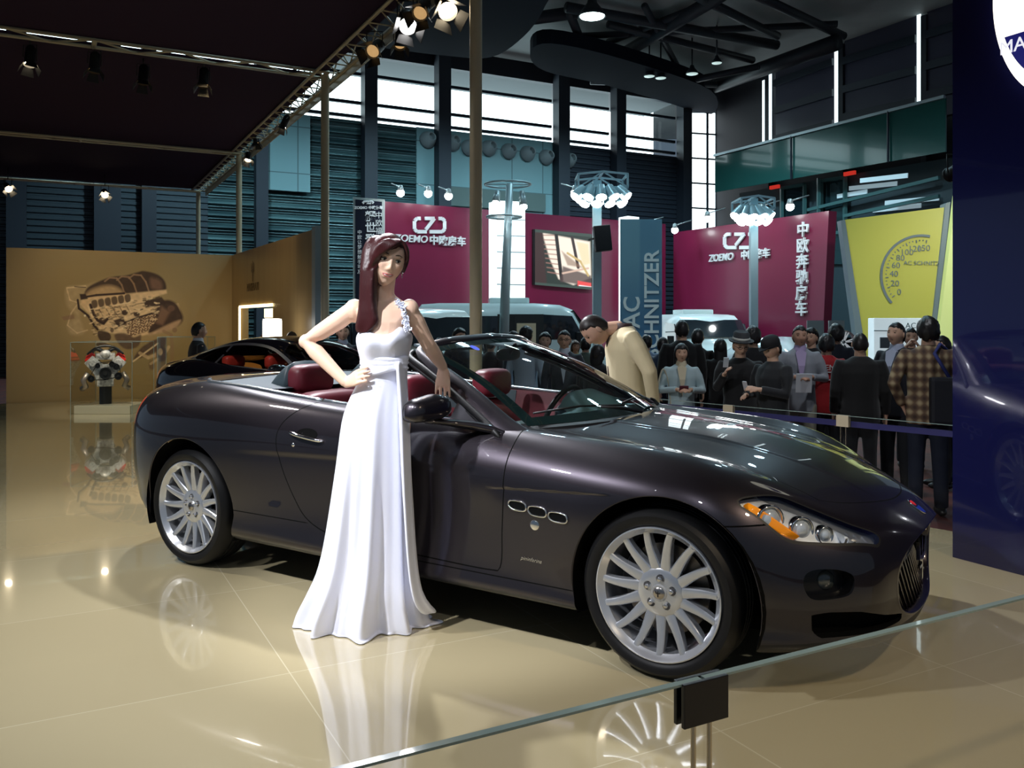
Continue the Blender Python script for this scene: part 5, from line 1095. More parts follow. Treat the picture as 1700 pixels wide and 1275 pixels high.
# small spotlights over the maroon walls
SB = mat('bulb_white', (1,1,1), .4, emit=30, ecol=(.95,1,1))
nm = ['leftmost of the three lamps above the emblem behind the woman in white','middle of the three lamps above the emblem behind the woman in white','right of the three lamps above the emblem behind the woman in white','single lamp on the maroon wall top just right of the nearest tan post','lamp at the left end of the right maroon wall top','second lamp from the left on the right maroon wall top','lamp just left of the right lamp mast on the maroon wall top','lamp just right of the right lamp mast on the maroon wall top','lamp at the right end of the maroon wall top']
for k, (px, py, f, n) in enumerate(((649,326,zw,zn),(694,327,zw,zn),(727,331,zw,zn),(866,342,zw,zn),(1103,378,zr,RN),(1151,384,zr,RN),(1206,365,zr,RN),(1296,354,zr,RN),(1345,346,zr,RN))):
    c = f(px, py, .75 if k != 3 else 3); e = empty('wall_lamp', c, 0, nm[k], 'lamp'); mb = MB(); mb.ell((0,0,0),(.11,.11,.11),14,10); mb.build('bulb', SB, e, True)
    mb = MB(); mb.lathe([(0,.22),(.06,.2),(.10,.03),(.09,.03),(.05,.15)], 14); mb.tube([Vector((0,0,.15)), -n*.7+Vector((0,0,.35))], .02, 6); mb.build('lamp_arm', mat('lamp_grey', (.3,.33,.33), .4, metal=.6), e, True)
# white lit pillars
LP = mat('lit_pillar', (.9,1,1), .5, emit=1.1, ecol=(.86,.98,1)); N, Lk, bs = nodes(LP)
for k, (x0, x1, y0, lb) in enumerate(((799,845,340,'wide glowing white panelled pillar on the maroon stand'),(1012,1030,364,'narrow glowing white panelled pillar left of the blue banner'))):
    e = empty('lit_pillar', zw(x0, 640, 1.0), 0, lb, 'pillar'); P4 = [zw(x0,y0,1.0), zw(x1,y0+2,1.0), zw(x1,640,1.0), zw(x0,640,1.0)]; o = slab('lit_face', P4, zn, .5, LP, e); o.data.transform(trn(-e.location))
    mb = MB()
    for y in range(y0+30, 600, 26): mb.bar(zw(x0,y,1.01), zw(x1,y+1,1.01), .01, .03)
    o = mb.build('panel_joint', mat('joint_grey', (.3,.35,.36), .5), e); o.data.transform(trn(-e.location))
# black banner with vertical characters
YB = 22.5
bn = empty('banner', at(612,620,YB), 0, 'tall black banner with white Chinese characters in a pale frame', 'banner')
def ab(px, py, off=0): return at(px, py, YB-off)-bn.location
o = slab('frame', [ab(586,327), ab(638,331), ab(638,646.5), ab(586,646.5)], Vector((0,-1,0)), .10, mat('frame_pale', (.45,.5,.48), .4), bn)
slab('panel', [ab(590,331,.02), ab(634,335,.02), ab(634,643,.02), ab(590,643,.02)], Vector((0,-1,0)), .02, mat('banner_black', (.010,.012,.030), .5), bn)
WT = mat('banner_white', (.75,.8,.82), .5, emit=.15)
MX = lambda px, py: frame(ab(px, py, .04), (1,0,0), (0,0,1))
text_mesh('letters','ZOEMO 中欧房车', .095, MX(612,345), WT, bn, ext=.004, bold=.004)
for k, ch in enumerate('耀世登场'): text_mesh('character', ch, .28, MX(615,360+19*k), WT, bn, ext=.004, bold=.008)
for k, ch in enumerate('中欧福'): text_mesh('character', ch, .19, MX(629,358+13*k), WT, bn, ext=.004)
for k, ch in enumerate('中欧让梦想触手可及'): text_mesh('character', ch, .12, MX(597,386+8.2*k), WT, bn, ext=.004)
mb = czlogo(lambda x, y: ab(x, y, .03), 611, 336, 16, 6, A_, Vector((0,-.1,0))) if False else MB(); mb.tube([ab(604,338,.05), ab(602,336,.05), ab(604,334.5,.05), ab(609,334.5,.05)], .025, 5); mb.tube([ab(607,334.5,.05), ab(613,334.5,.05), ab(609,338,.05), ab(616,338,.05)], .025, 5); mb.tube([ab(614,334.5,.05), ab(618,334.5,.05), ab(620,336,.05), ab(618,338,.05)], .025, 5); mb.build('logo_mark', WT, bn)
# blue banner of the tuner
YT = 19.5; bb = empty('banner', at(1062,600,YT), 0, 'tall blue banner with large vertical white lettering', 'banner')
def tb(px, py, off=0): return at(px, py, YT-off)-bb.location
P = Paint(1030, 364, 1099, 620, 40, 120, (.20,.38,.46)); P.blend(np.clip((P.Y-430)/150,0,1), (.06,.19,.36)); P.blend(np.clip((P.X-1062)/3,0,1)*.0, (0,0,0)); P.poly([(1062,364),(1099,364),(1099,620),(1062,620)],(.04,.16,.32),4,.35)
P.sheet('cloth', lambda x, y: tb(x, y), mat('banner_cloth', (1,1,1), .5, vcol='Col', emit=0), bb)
slab('backing', [tb(1030,364,-.02), tb(1099,371,-.02), tb(1099,663.8,-.02), tb(1030,663.8,-.02)], Vector((0,-1,0)), .05, SPB, bb)
WL_ = mat('lettering_pale', (.55,.66,.66), .5, emit=.1)
t_ = text_mesh('letters','SCHNITZER', .46, frame(tb(1083,505,.03), (0,0,1), (-1,0,0)), WL_, bb, ext=.005, bold=.008, shear=-.0)
t_ = text_mesh('letters','AC', .52, frame(tb(1050,518,.03), (0,0,1), (-1,0,0)), WL_, bb, ext=.005, bold=.008)
# ------------------------------------------------------------------ lamp masts
PM = mat('mast_grey', (.30,.38,.40), .4, metal=.3); PM2 = mat('mast_cyan', (.42,.60,.66), .35, metal=.2)
Ym = 17.0; e = empty('lamp_mast', at(838,640,Ym), 0, 'grey tapering mast with two rings and a pair of spotlights near its top', 'lamp mast'); e.location.z = HALL
def mm(px, py, dy=0): return at(px, py, Ym+dy)-e.location
mb = MB(); mb.tube([Vector((-.06,0,0)), mm(839,480), mm(846,305)], [.11,.095,.07], 14); mb.build('pole', PM, e, True)
for (cx, cy, rx) in ((843,306,.45),(837,360,.34)):
    mb = MB(); mb.tube([mm(cx,cy)+Vector((rx*cos(a), rx*sin(a), 0)) for a in np.linspace(0,2*pi,40,endpoint=False)], .022, 6, closed=True); mb.tube([mm(cx,cy)+Vector((-rx,0,0)), mm(cx,cy)+Vector((rx,0,0))], .012, 5); mb.build('ring', PM, e, True)
for px, py, px2, py2 in ((826,318,823,336),(866,318,869,342)):
    mb = MB(); mb.tube([mm(px,py,-.2), mm(px2,py2,-.3)], [.05,.085], 12); l = mb.build('spot_housing', PM, e, True); mb = MB(); mb.ell(mm(px2,py2+1.5,-.32),(.075,.075,.06),12,8); mb.build('bulb', SB, l, True)
def cluster_mast(px, w, Y, ytop, label, seed, cx, cy, rx, ry, speaker=False):
    e = empty('lamp_mast', at(px,640,Y), 0, label, 'lamp mast'); e.location.z = HALL; L = lambda a, b, dy=0: at(a, b, Y+dy)-e.location
    wd = w*Y/FPX; mb = MB(); mb.box(((L(px,500)).x, 0, (at(px,ytop,Y).z-HALL)/2), (wd, wd, at(px,ytop,Y).z-HALL)); mb.build('pole', PM2, e)
    mb = MB(); T0 = cy-ry; B0 = cy-ry*.2
    pts = [L(cx-rx,B0), L(cx+rx,B0), L(cx+rx,T0+4), L(cx,T0), L(cx-rx,T0+4)]
    for dy in (-.35,.35):
        Q = [p+Vector((0,dy,0)) for p in pts]
        for i in range(5): mb.bar(Q[i], Q[(i+1)%5], .035)
        mb.bar(Q[0], Q[3], .025); mb.bar(Q[1], Q[3], .025)
    for p in pts: mb.bar(p+Vector((0,-.35,0)), p+Vector((0,.35,0)), .035)
    mb.build('lamp_frame', PM2, e); r = random.Random(seed)
    n = 13
    for i in range(n):
        q = i/(n-1); a = L(cx-rx+2*rx*q, cy+ry*(.05+.35*((i*7)%3)/2), -.45+.2*((i*5)%3)); d = Vector(((q-.5)*1.4, -.5, -.8)).normalized(); M = trn(a) @ Vector((0,0,1)).rotation_difference(d).to_matrix().to_4x4()
        mb = MB(); mb.lathe([(0,-.22),(.08,-.2),(.11,.06),(.10,.06),(.07,-.1)], 12, M); h = mb.build('lamp_head', PM2, e, True, auto=40); mb = MB(); mb.lathe([(0,.075),(.10,.06),(0,.03)], 12, M); mb.build('bulb', SB, h, True)
    if speaker:
        c = L(1000,396,-.3); mb = MB(); mb.box(c, (.30,.28,.46), Matrix.Rotation(-.1,3,'Y')); s = mb.build('loudspeaker', mat('speaker_black', (.012,.014,.018), .6), None, bevel=.015); s.data.transform(trn(-c)); s.location = e.location+c; tag(s, 'black loudspeaker box hung on the lamp mast left of the blue banner', 'loudspeaker')
        mb = MB(); mb.bar((-.15,0,0),(-.22,.28,0),.03); mb.build('bracket', SPB, s)
    return e
cluster_mast(991, 14, 16.0, 300, 'mast with a dense cluster of glaring lamps left of the blue banner', 1, 998, 322, 40, 32, True)
cluster_mast(1251, 12, 17.0, 330, 'mast with a box-shaped lamp cluster in front of the right maroon wall', 2, 1250, 355, 27, 26)
# ------------------------------------------------------------------ yellow stand
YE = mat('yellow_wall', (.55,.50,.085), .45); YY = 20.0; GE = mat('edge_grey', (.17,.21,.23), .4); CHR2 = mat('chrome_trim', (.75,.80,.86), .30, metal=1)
def yb(px, py, off=0, YYY=None): Y = (YYY or YY)-(px-1480)*.006; return at(px, py, Y-off)
ny_ = Vector((0,-1,0))
y_ = empty('booth_wall', yb(1490,640), 0, 'yellow leaning exhibition panel printed with a speedometer dial', 'booth wall')
o = slab('panel', [yb(1401,365), yb(1577,343), yb(1545,640), yb(1440,640)], ny_, .2, YE, y_); o.data.transform(trn(-y_.location))
o = slab('side_edge', [yb(1396,366,.02), yb(1403,365,.02), yb(1446,640,.02), yb(1432,640,.02)], ny_, .25, GE, y_); o.data.transform(trn(-y_.location))
o = slab('side_edge', [yb(1570,338,.04), yb(1578,335,.04), yb(1548,640,.04), yb(1536,640,.04)], ny_, .25, GE, y_); o.data.transform(trn(-y_.location))
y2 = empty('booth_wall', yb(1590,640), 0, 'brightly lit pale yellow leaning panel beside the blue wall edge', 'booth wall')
o = slab('panel', [yb(1590,300,.3), yb(1680,285,.3), yb(1680,640,.3), yb(1548,640,.3)], ny_, .15, mat('yellow_lit_glow', (.62,.66,.25), .45, emit=.18, ecol=(.8,.95,.35)), y2); o.data.transform(trn(-y2.location))  # light falling on this panel is put into its paler colour and glow
DY = (yb(1500,400)-yb(1480,400)).normalized(); GD = mat('dial_grey', (.16,.19,.20), .5); mb = MB(); cx, cy, R_ = 1530, 458, 67
def dp(a, r): return yb(cx+r*cos(a)*1.0, cy-r*sin(a), .03)
arc = [dp(a, R_) for a in np.linspace(radians(78), radians(222), 50)]
for p, q in zip(arc[:-1], arc[1:]): mb.bar(p, q, .02, .055)
for i, a in enumerate(np.linspace(radians(82), radians(216), 25)): mb.bar(dp(a, R_-(12 if i % 3 == 0 else 9)), dp(a, R_-7), .015, .02)
o = mb.build('dial', GD, y_); o.data.transform(trn(-y_.location))
for i, (t, a) in enumerate((('0',216),('20',196),('40',176),('60',158),('80',140),('100',122),('120',104),('150',86))): p = dp(radians(a), R_-21); o = text_mesh('dial_number', t, .19, frame(p, DY, (0,0,1)), GD, y_, ext=.004); o.data.transform(trn(-y_.location))
o = text_mesh('dial_lettering', 'AC SCHNITZER', .13, frame(yb(1536,437,.04), DY, (0,0,1)), GD, y_, ext=.004); o.data.transform(trn(-y_.location))
# white counter with a dark screen
k_ = empty('counter', at(1496,640,17.5), 0, 'white illuminated counter with a dark inset in front of the yellow panel', 'counter'); k_.location.z = HALL
kl = lambda px, py, dy=0: at(px, py, 17.5+dy)-k_.location
c0 = kl(1451,528); c1 = kl(1546,528); mb = MB(); mb.box(((c0.x+c1.x)/2, .15, c0.z/2), (c1.x-c0.x, .3, c0.z)); mb.build('body', mat('counter_white', (.72,.82,.86), .4, emit=.45, ecol=(.8,.95,1)), k_, bevel=.02)
mb = MB(); a = kl(1461,560,-.02); b = kl(1477,578,-.02); mb.box(((a.x+b.x)/2, -.02, (a.z+b.z)/2), (b.x-a.x, .03, a.z-b.z)); mb.build('inset', mat('inset_grey', (.12,.14,.15), .4), k_)
mb = MB(); mb.bar(kl(1451,549,-.02)+Vector((0,0,0)), kl(1546,550,-.02), .02, .02); mb.build('counter_joint', mat('joint_grey', (.3,.35,.36), .5), k_)
text_mesh('letters', 'AC', .16, frame(kl(1512,541,-.03), (1,0,0), (0,0,1)), GD, k_, ext=.004)
pz = at(1585,285,9.5); spotlight(pz, (4.0,14,2), 'cool white lamp beside the upper edge of the blue wall', SB, .8, flap=False)
mb = MB(); mb.tube([Vector((pz.x+.10,pz.y,HALL)), Vector((pz.x+.10,pz.y,pz.z+.25)), Vector((pz.x,pz.y,pz.z+.27))], .03, 8); tag(mb.build('lamp_stand', PM, None, True), 'thin mast behind the blue wall carrying the cool white lamp', 'lamp stand')
# glass noticeboards by the maroon wall
for k, (x0, x1, y0) in enumerate(((1340,1368,532),(1376,1402,532))):
    tag(slab('notice_board', [at(x0,y0,16), at(x1,y0,16), Vector((at(x1,y0,16).x,16,HALL)), Vector((at(x0,y0,16).x,16,HALL))], ny_, .03, mat('notice', (.34,.40,.40), .3)), ('pale notice panel in front of the right end of the maroon wall','pale notice panel on the dark gap right of the maroon wall')[k], 'notice board')
# ------------------------------------------------------------------ light box and display cases on the stand
pL = onwall(CRN, DW, 498)+nrm*.4; lb_ = empty('light_box', (pL.x, pL.y, HALL), 0, 'glowing white rounded light box beside the end of the side wall', 'light box')
mb = MB(); zc = CH-(548-YH)*pL.y/FPX; mb.box((0,0,zc-HALL),(.235,.20,.33)); mb.build('shade', mat('box_glow', (1,.97,.9), .5, emit=5, ecol=(1,.95,.85)), lb_, bevel=.035); mb = MB(); mb.tube([(0,0,0),(0,0,zc-HALL-.16)], .03, 10); mb.build('stand', SPB, lb_, True)
CG = glassmat('case_glass', (.95,.965,.93), .4)
def case(c, w, d, h, ang, label, plinth=True):
    e = empty('display_case', c, ang, label, 'display case'); mb = MB(); z0 = 0
    for sx, sy, lx, ly in ((0,-1,w,0),(0,1,w,0),(-1,0,0,d),(1,0,0,d)):
        x = sx*w/2; y = sy*d/2; mb = MB(); a = (x-lx/2, y-ly/2); b = (x+lx/2, y+ly/2); mb.add([(a[0],a[1],z0),(b[0],b[1],z0),(b[0],b[1],h),(a[0],a[1],h)], [(0,1,2,3)]); mb.build('glass_pane', CG, e)
    for sx in (-1,1):
        for sy in (-1,1): mb = MB(); mb.bar((sx*w/2,sy*d/2,0),(sx*w/2,sy*d/2,h),.006); mb.build('corner_edge', EDGE, e)
    mb = MB()
    for z in (h,):
        for a, b in (((-w/2,-d/2),(w/2,-d/2)),((w/2,-d/2),(w/2,d/2)),((w/2,d/2),(-w/2,d/2)),((-w/2,d/2),(-w/2,-d/2))): mb.bar((*a,z),(*b,z),.007)
    mb.build('top_edge', EDGE, e); return e
case(Vector((-6.27,13.55,0)), .94, .80, 1.10, 0, 'clear glass case around the engine on the glossy floor')
mb = MB(); mb.box((-6.27,13.5,.065),(.86,.66,.13)); o = mb.build('plinth', mat('plinth_white', (.62,.58,.45), .25, coat=.5), None, bevel=.008); o.data.transform(trn((6.27,-13.5,0))); o.location = (-6.27,13.5,0); tag(o, 'low pale plinth inside the glass case under the engine', 'plinth')
case(Vector((-5.27,13.95,0)), .80, .35, 1.17, 0, 'empty clear glass case right of the engine case')
# ------------------------------------------------------------------ V8 engine on a black column
def engine():
    e = empty('engine', (-6.36,13.48,.13), .43, 'V8 engine with red cam covers mounted on a black column', 'engine'); e.scale = (.90,.80,.98); AL = mat('engine_alloy', (.50,.49,.46), .35, metal=.35); noisy(AL, 30, (.45,.44,.42), (.85,.83,.80)); BKE = mat('engine_black', (.02,.02,.02), .4); RD = mat('cam_red', (.65,.03,.02), .3, emit=.05)
    mb = MB(); mb.tube([(0,.02,0),(0,.02,.32)], .10, 20); mb.build('column', BKE, e, True, auto=40)
    mb = MB(); mb.box((0,0,.36),(.26,.5,.14)); mb.prism([(-.14,.40),(.14,.40),(.20,.52),(.33,.66),(.20,.78),(.04,.64),(-.04,.64),(-.20,.78),(-.33,.66),(-.20,.52)], .50, frame((0,.25,0),(1,0,0),(0,0,1))); mb.build('block', AL, e, bevel=.012)
    for s in (-1,1):
        R = Matrix.Rotation(s*radians(45), 3, 'Y'); c = Vector((s*.245,0,.745)); mb = MB(); mb.box(c,(.17,.44,.07),R); mb.box(c+R @ Vector((0,0,.04)),(.09,.40,.03),R); mb.build('cam_cover', RD, e, bevel=.018)
        mb = MB(); mb.tube([(s*.27,-.26,.50),(s*.34,-.30,.40),(s*.30,-.28,.30),(s*.36,-.2,.26)], .045, 10); mb.build('exhaust_manifold', mat('manifold', (.35,.30,.25), .4, metal=.8), e, True)
        mb = MB(); mb.lathe([(0,-.30),(.05,-.30),(.058,-.27),(.058,-.24),(0,-.24)], 24, trn((s*.20,0,.66)) @ rot('X', -pi/2) @ rot('X', pi)@rot('X', pi)); mb.build('cam_gear', AL, e, True, auto=35)
    for x, z, r in ((.0,.50,.095),(.10,.64,.045),(.17,.60,.05),(-.12,.62,.04),(.20,.45,.06),(-.22,.42,.055)):
        M = frame((x,-.27,z),(1,0,0),(0,0,1)); mb = MB(); mb.lathe([(0,.05),(r*.35,.05),(r*.38,.03),(r*.8,.03),(r*.85,.055),(r,.055),(r,.0),(0,.0)], 32, M); mb.build('pulley', BKE, e, True, auto=35)
    mb = MB(); pts = [(-.12,.66),(.10,.69),(.21,.61),(.25,.45),(.0,.40),(-.27,.40)]; mb.tube([(x,-.315,z) for x, z in pts], .008, 6, closed=True); mb.build('belt', RUB, e, True)
    mb = MB(); mb.box((0,0,.76),(.30,.46,.10)); mb.ell((0,-.2,.80),(.09,.08,.07),16,10); mb.build('intake_plenum', AL, e, bevel=.02)
    for k in range(4):
        for s in (-1,1): mb = MB(); y = -.17+.12*k; mb.tube(catmull([(s*.05,y,.84),(s*.14,y,.88),(s*.21,y,.84),(s*.20,y,.76)],5), .026, 8); mb.build('intake_runner', BKE, e, True)
    mb = MB(); mb.tube(catmull([(-.28,-.24,.80),(-.15,-.28,.90),(.0,-.26,.93),(.15,-.28,.90),(.28,-.24,.80)],6), .018, 8); mb.build('hose', BKE, e, True)
    return e
engine()
# ------------------------------------------------------------------ the coupe behind
def coupe():
    c = empty('coupe_car', (-1.16,9.2,0), -.60, 'black coupe with chrome window surround and red headrests parked behind the convertible', 'car'); c.scale = (.92,.92,.92)
    PK = mat('paint_black', (.004,.004,.006), .12, metal=.2, coat=1, coatr=.02); S = CARS; G = Grid(S, usamples(LOOPS, .09), np.linspace(0,12,12*4+1)); F = G.f
    for ar in (ARCHF, ARCHR): _, F = G.split(F, archsd(ar))
    hole, F = G.split(F, lambda x, y, z: np.maximum(np.maximum(x+.62, -(x+2.95)), np.maximum(y-.70, .8-z)))
    tl0 = polysd(smoothpoly([(-3.44,.86),(-3.56,.93),(-3.66,.945),(-3.76,.92),(-3.80,.85),(-3.74,.78),(-3.62,.77),(-3.52,.80)],5)); tl, F = G.split(F, lambda x, y, z: np.where((x < -3.5)&(y > .5), tl0(x, y, z), 1))
    G.build('body', [(F, PK)], c)
    for s in (1,-1): G.build('tail_lamp', [(tl, mat('tail_amber', (.55,.10,.02), .15, coat=1, emit=.2, ecol=(.9,.3,.05)))], c, (s,), .003)
    K = [(-.45,[(0,.955),(.25,.95),(.46,.935),(.60,.925),(.70,.915),(.78,.90)]),(-.95,[(0,1.12),(.26,1.11),(.45,1.085),(.58,1.03),(.67,.98),(.76,.93)]),(-1.35,[(0,1.27),(.25,1.262),(.43,1.235),(.54,1.17),(.65,1.06),(.765,.95)]),(-1.7,[(0,1.345),(.25,1.335),(.42,1.31),(.525,1.245),(.64,1.11),(.775,.965)]),(-2.1,[(0,1.358),(.25,1.348),(.42,1.322),(.53,1.26),(.645,1.13),(.78,.985)]),(-2.5,[(0,1.325),(.25,1.315),(.41,1.29),(.52,1.235),(.64,1.12),(.775,1.0)]),(-2.9,[(0,1.25),(.24,1.24),(.39,1.22),(.50,1.175),(.62,1.10),(.77,1.03)]),(-3.25,[(0,1.145),(.22,1.14),(.37,1.125),(.48,1.10),(.60,1.065),(.73,1.03)]),(-3.55,[(0,1.045),(.22,1.04),(.37,1.03),(.48,1.02),(.60,1.0),(.72,.975)])]
    L2 = [np.array([(x, *p) for p in r], float) for x, r in K]
    class S2(Surf):
        def pad(s, C):
            a = 2*C[0]-C[1]; b = 2*C[-1]-C[-2]; C = np.concatenate([a[None], C, b[None]], 0); mir = np.array([1,-1,1.]); return np.concatenate([(C[:,1]*mir)[:,None], C, (2*C[:,-1]-C[:,-2])[:,None]], 1)
    R = S2(L2); H = Grid(R, np.linspace(0,8,65), np.linspace(0,5,31)); F = H.f
    dlo = polysd(smoothpoly([(-1.12,.985),(-1.35,1.10),(-1.65,1.205),(-2.0,1.245),(-2.4,1.235),(-2.72,1.19),(-2.98,1.115),(-2.97,1.075),(-2.75,1.045),(-2.3,1.015),(-1.7,.985),(-1.25,.968)],5))
    g1, F = H.split(F, lambda x, y, z: np.where(y > .3, dlo(x, y, z), 1)); ch, F = H.split(F, lambda x, y, z: np.where(y > .3, dlo(x, y, z)-.028, 1))
    bp_, g1 = H.split(g1, lambda x, y, z: np.abs(x+2.46-.25*(z-1.0))-.022)
    ws_, F = H.split(F, lambda x, y, z: np.maximum(np.maximum(-(x+1.52-.10*(y/.5)**2*-1*-1), y-(.60-.10*(x+.7)*-1*.7)), x+.55)); bk, F = H.split(F, lambda x, y, z: np.maximum(np.maximum(x+2.62, -(x+3.32)), y-.42))
    GL = glassmat('coupe_glass', (.78,.86,.84), 1.2)
    H.build('roof', [(F, PK)], c); H.build('chrome_surround', [(ch+bp_, CHR2)], c, off=.003)
    for s in (1,-1): H.build('side_window', [(g1, GL)], c, (s,), -.002)
    H.build('windscreen', [(ws_, GL)], c); H.build('rear_window', [(bk, GL)], c)
    rd = mat('bright_red_leather', (.70,.05,.03), .4); dk = _M['grey_leather']
    mb = MB(); mb.box((-1.7,0,.28),(2.4,1.4,.04)); mb.box((-.66,0,.60),(.05,1.4,.6)); mb.build('cabin_floor', GAP, c)
    for y in (.37,-.37): seat(c, -1.60, y, rd, dk, True)
    for y in (.35,-.35): seat(c, -2.45, y, rd, dk, True, -.02)
    mb = MB(); mb.box((-.95,0,.86),(.45,1.3,.14)); mb.build('dashboard', GAP, c, bevel=.04)
    for cx in (0,-2.942):
        for s in (-1,1): wheel(c, cx, s*.905, s)
    for s in (-1,1):
        mb = MB(); mb.ell((-1.0,s*1.0,1.0),(.07,.12,.06),16,10,pw=.8); mb.tube([(-1.0,s*.9,.96),(-.95,s*.78,.93)], .025, 8); mb.build('door_mirror', PK, c, True)
    mb = MB(); mb.box((-1.45,0,.21),(3.9,1.5,.05)); mb.build('floor_pan', GAP, c)
coupe()
# ------------------------------------------------------------------ vans and small cars on the maroon stand
def van(loc, rz, L, W, Hh, label, ac=True, door=True):
    v = empty('van', loc, rz, label, 'van'); WH = mat('van_white', (.62,.70,.69), .3, coat=.6); WD = mat('van_glass', (.010,.015,.02), .08, coat=1)
    rings = []
    def secv(x, w, z0, z1, r): return [Vector((x, y*w, z)) for y, z in ((-1,z0),(-1,z0+.5*(z1-z0)),(-.97,z0+.75*(z1-z0)),(-.93,z1-r),(-.80,z1),(0,z1+.02),(.80,z1),(.93,z1-r),(.97,z0+.75*(z1-z0)),(1,z0+.5*(z1-z0)),(1,z0))]
    w = W/2
    for x, ww, z0, z1 in ((-L/2,.94*w,.35,Hh-.12),(-L/2+.08,w,.30,Hh-.03),(-L/2+.5,w,.28,Hh),(L*.12,w,.28,Hh),(L*.24,w,.28,Hh-.04),(L*.31,.98*w,.28,Hh-.16),(L*.39,.97*w,.28,Hh*.66),(L*.42,.97*w,.28,Hh*.56),(L*.48,.94*w,.30,Hh*.48),(L*.5,.86*w,.36,Hh*.40)): rings.append(secv(x, ww, z0, z1, .14))
    mb = MB(); mb.loft(rings); mb.build('body', WH, v, True, auto=40)
    mb = MB(); a = L*.305; b = L*.395; zz = Hh-.19; z2 = Hh*.66; f = lambda x, y, z: Vector((x+.03, y, z+.03)); mb.add([f(a,-.86*w,zz), f(a,.86*w,zz), f(b,.92*w,z2), f(b,-.92*w,z2), f(a-.05,-.86*w,zz-.02), f(a-.05,.86*w,zz-.02), f(b-.05,.92*w,z2-.02), f(b-.05,-.92*w,z2-.02)], [(0,1,2,3),(4,5,6,7),(0,1,5,4),(2,3,7,6)]); mb.build('windscreen', WD, v)
    for s in (-1,1):
        mb = MB(); mb.prism([(L*.12,Hh*.60),(L*.37,Hh*.60),(L*.30,Hh*.86),(L*.12,Hh*.88)], .03, frame((0,s*(w*1.0-.03*(s<0))+(-.0),0),(1,0,0),(0,0,1)) if True else None); mb.build('cab_window', WD, v)
        for x0, x1 in ((-.46,-.25),(-.22,-.0)): mb = MB(); mb.prism([(L*x0,Hh*.60),(L*x1,Hh*.60),(L*x1,Hh*.86),(L*x0,Hh*.86)], .03, frame((0,s*w-.0,0),(1,0,0),(0,0,1))); mb.build('side_window', WD, v)
    if door:
        s = -1; mb = MB(); mb.box((L*.03,s*(w+.01),Hh*.52),(L*.24,.04,Hh*.72)); mb.build('door_opening', mat('van_inside', (.02,.02,.02), .6), v); mb = MB(); mb.box((L*.06,s*(w+.035),Hh*.58),(L*.10,.01,Hh*.40)); mb.build('cabin_lining', mat('van_beige', (.5,.42,.28), .5, emit=.05), v)
    if ac: mb = MB(); mb.box((-L*.02,0,Hh+.07),(1.0,.95,.16)); mb.build('roof_unit', WH, v, bevel=.05)
    for x in (-L*.32,L*.33):
        for s in (-1,1): mb = MB(); mb.lathe([(0,.02),(.22,.02),(.23,0),(.34,0),(.35,-.03),(.35,-.22),(0,-.22)], 28, trn((x,s*(w-.02),.35)) @ rot('X', pi/2*(1 if s < 0 else -1))); mb.build('wheel', RUB, v, True, auto=35)
    for s in (-1,1): mb = MB(); mb.box((L*.485,s*w*.70,Hh*.40),(.10,.34,.16)); mb.build('headlight', mat('van_lamp', (.8,.85,.9), .1, metal=.4, coat=1), v, bevel=.03)
    mb = MB(); mb.box((L*.5,0,Hh*.34),(.06,.7,.16)); mb.build('front_grille', SPB, v)
    for s in (-1,1): mb = MB(); mb.box((L*.33,s*(w+.14),Hh*.62),(.10,.18,.28)); mb.build('wing_mirror', SPB, v, bevel=.03)
    return v
pv = at(850,600,22.0); van((pv.x, 22.0, HALL), math.atan2(A_.y, A_.x)-.42, 4.7, 1.9, 2.22, 'white van with its side door open in front of the maroon wall')
pv = at(1158,600,25.0); van((pv.x+.1, 26.0, HALL), -pi/2+.12, 4.6, 2.1, 1.98, 'white van with a roof unit seen from the front by the blue banner', True, False)
pv = at(706,600,17.0); van((pv.x-.3, 17.2, HALL), -1.1, 4.2, 1.8, 2.02, 'cream van partly hidden behind the woman in white', False, False)
def small_car(loc, rz, label, colr):
    c = empty('car', loc, rz, label, 'car'); m = mat('car_silver', colr, .25, coat=1); mb = MB(); rings = []
    for x, z1, ww in ((-2.0,.75,.75),(-1.8,.95,.82),(-1.2,1.02,.85),(-.7,1.34,.66),(.1,1.40,.64),(.7,1.05,.84),(1.6,.88,.82),(1.95,.65,.7)): rings.append([Vector((x, y*ww, z)) for y, z in ((-1,.25),(-1.02,.6),(-.95,z1*.85),(-.7,z1),(0,z1+.02),(.7,z1),(.95,z1*.85),(1.02,.6),(1,.25))])
    mb.loft(rings); mb.build('body', m, c, True, auto=50)
    for x in (-1.3,1.3):
        for s in (-1,1):
            M = trn((x,s*.82,.32)) @ rot('X', pi/2*(1 if s < 0 else -1)); mb = MB(); mb.lathe([(.20,.03),(.31,.03),(.32,0),(.32,-.2),(0,-.2)], 24, M); w_ = mb.build('wheel', RUB, c, True, auto=35)
            mb = MB(); mb.lathe([(0,.04),(.19,.02),(.20,-.0)], 24, M); mb.build('rim', ALLOY, w_, True)
    for s in (-1,1): mb = MB(); mb.prism([(-.95,1.0),(.45,1.0),(.05,1.28),(-.62,1.26)], .02, frame((0,s*.74+.01,0),(1,0,0),(0,.25*-s,1))); mb.build('side_window', mat('van_glass', (0,0,0)), c)
    return c
pv = at(1305,600,17); small_car((pv.x+.9, 20.4, HALL), -1.1, 'silver car roof glinting between the heads of the crowd', (.6,.66,.68))
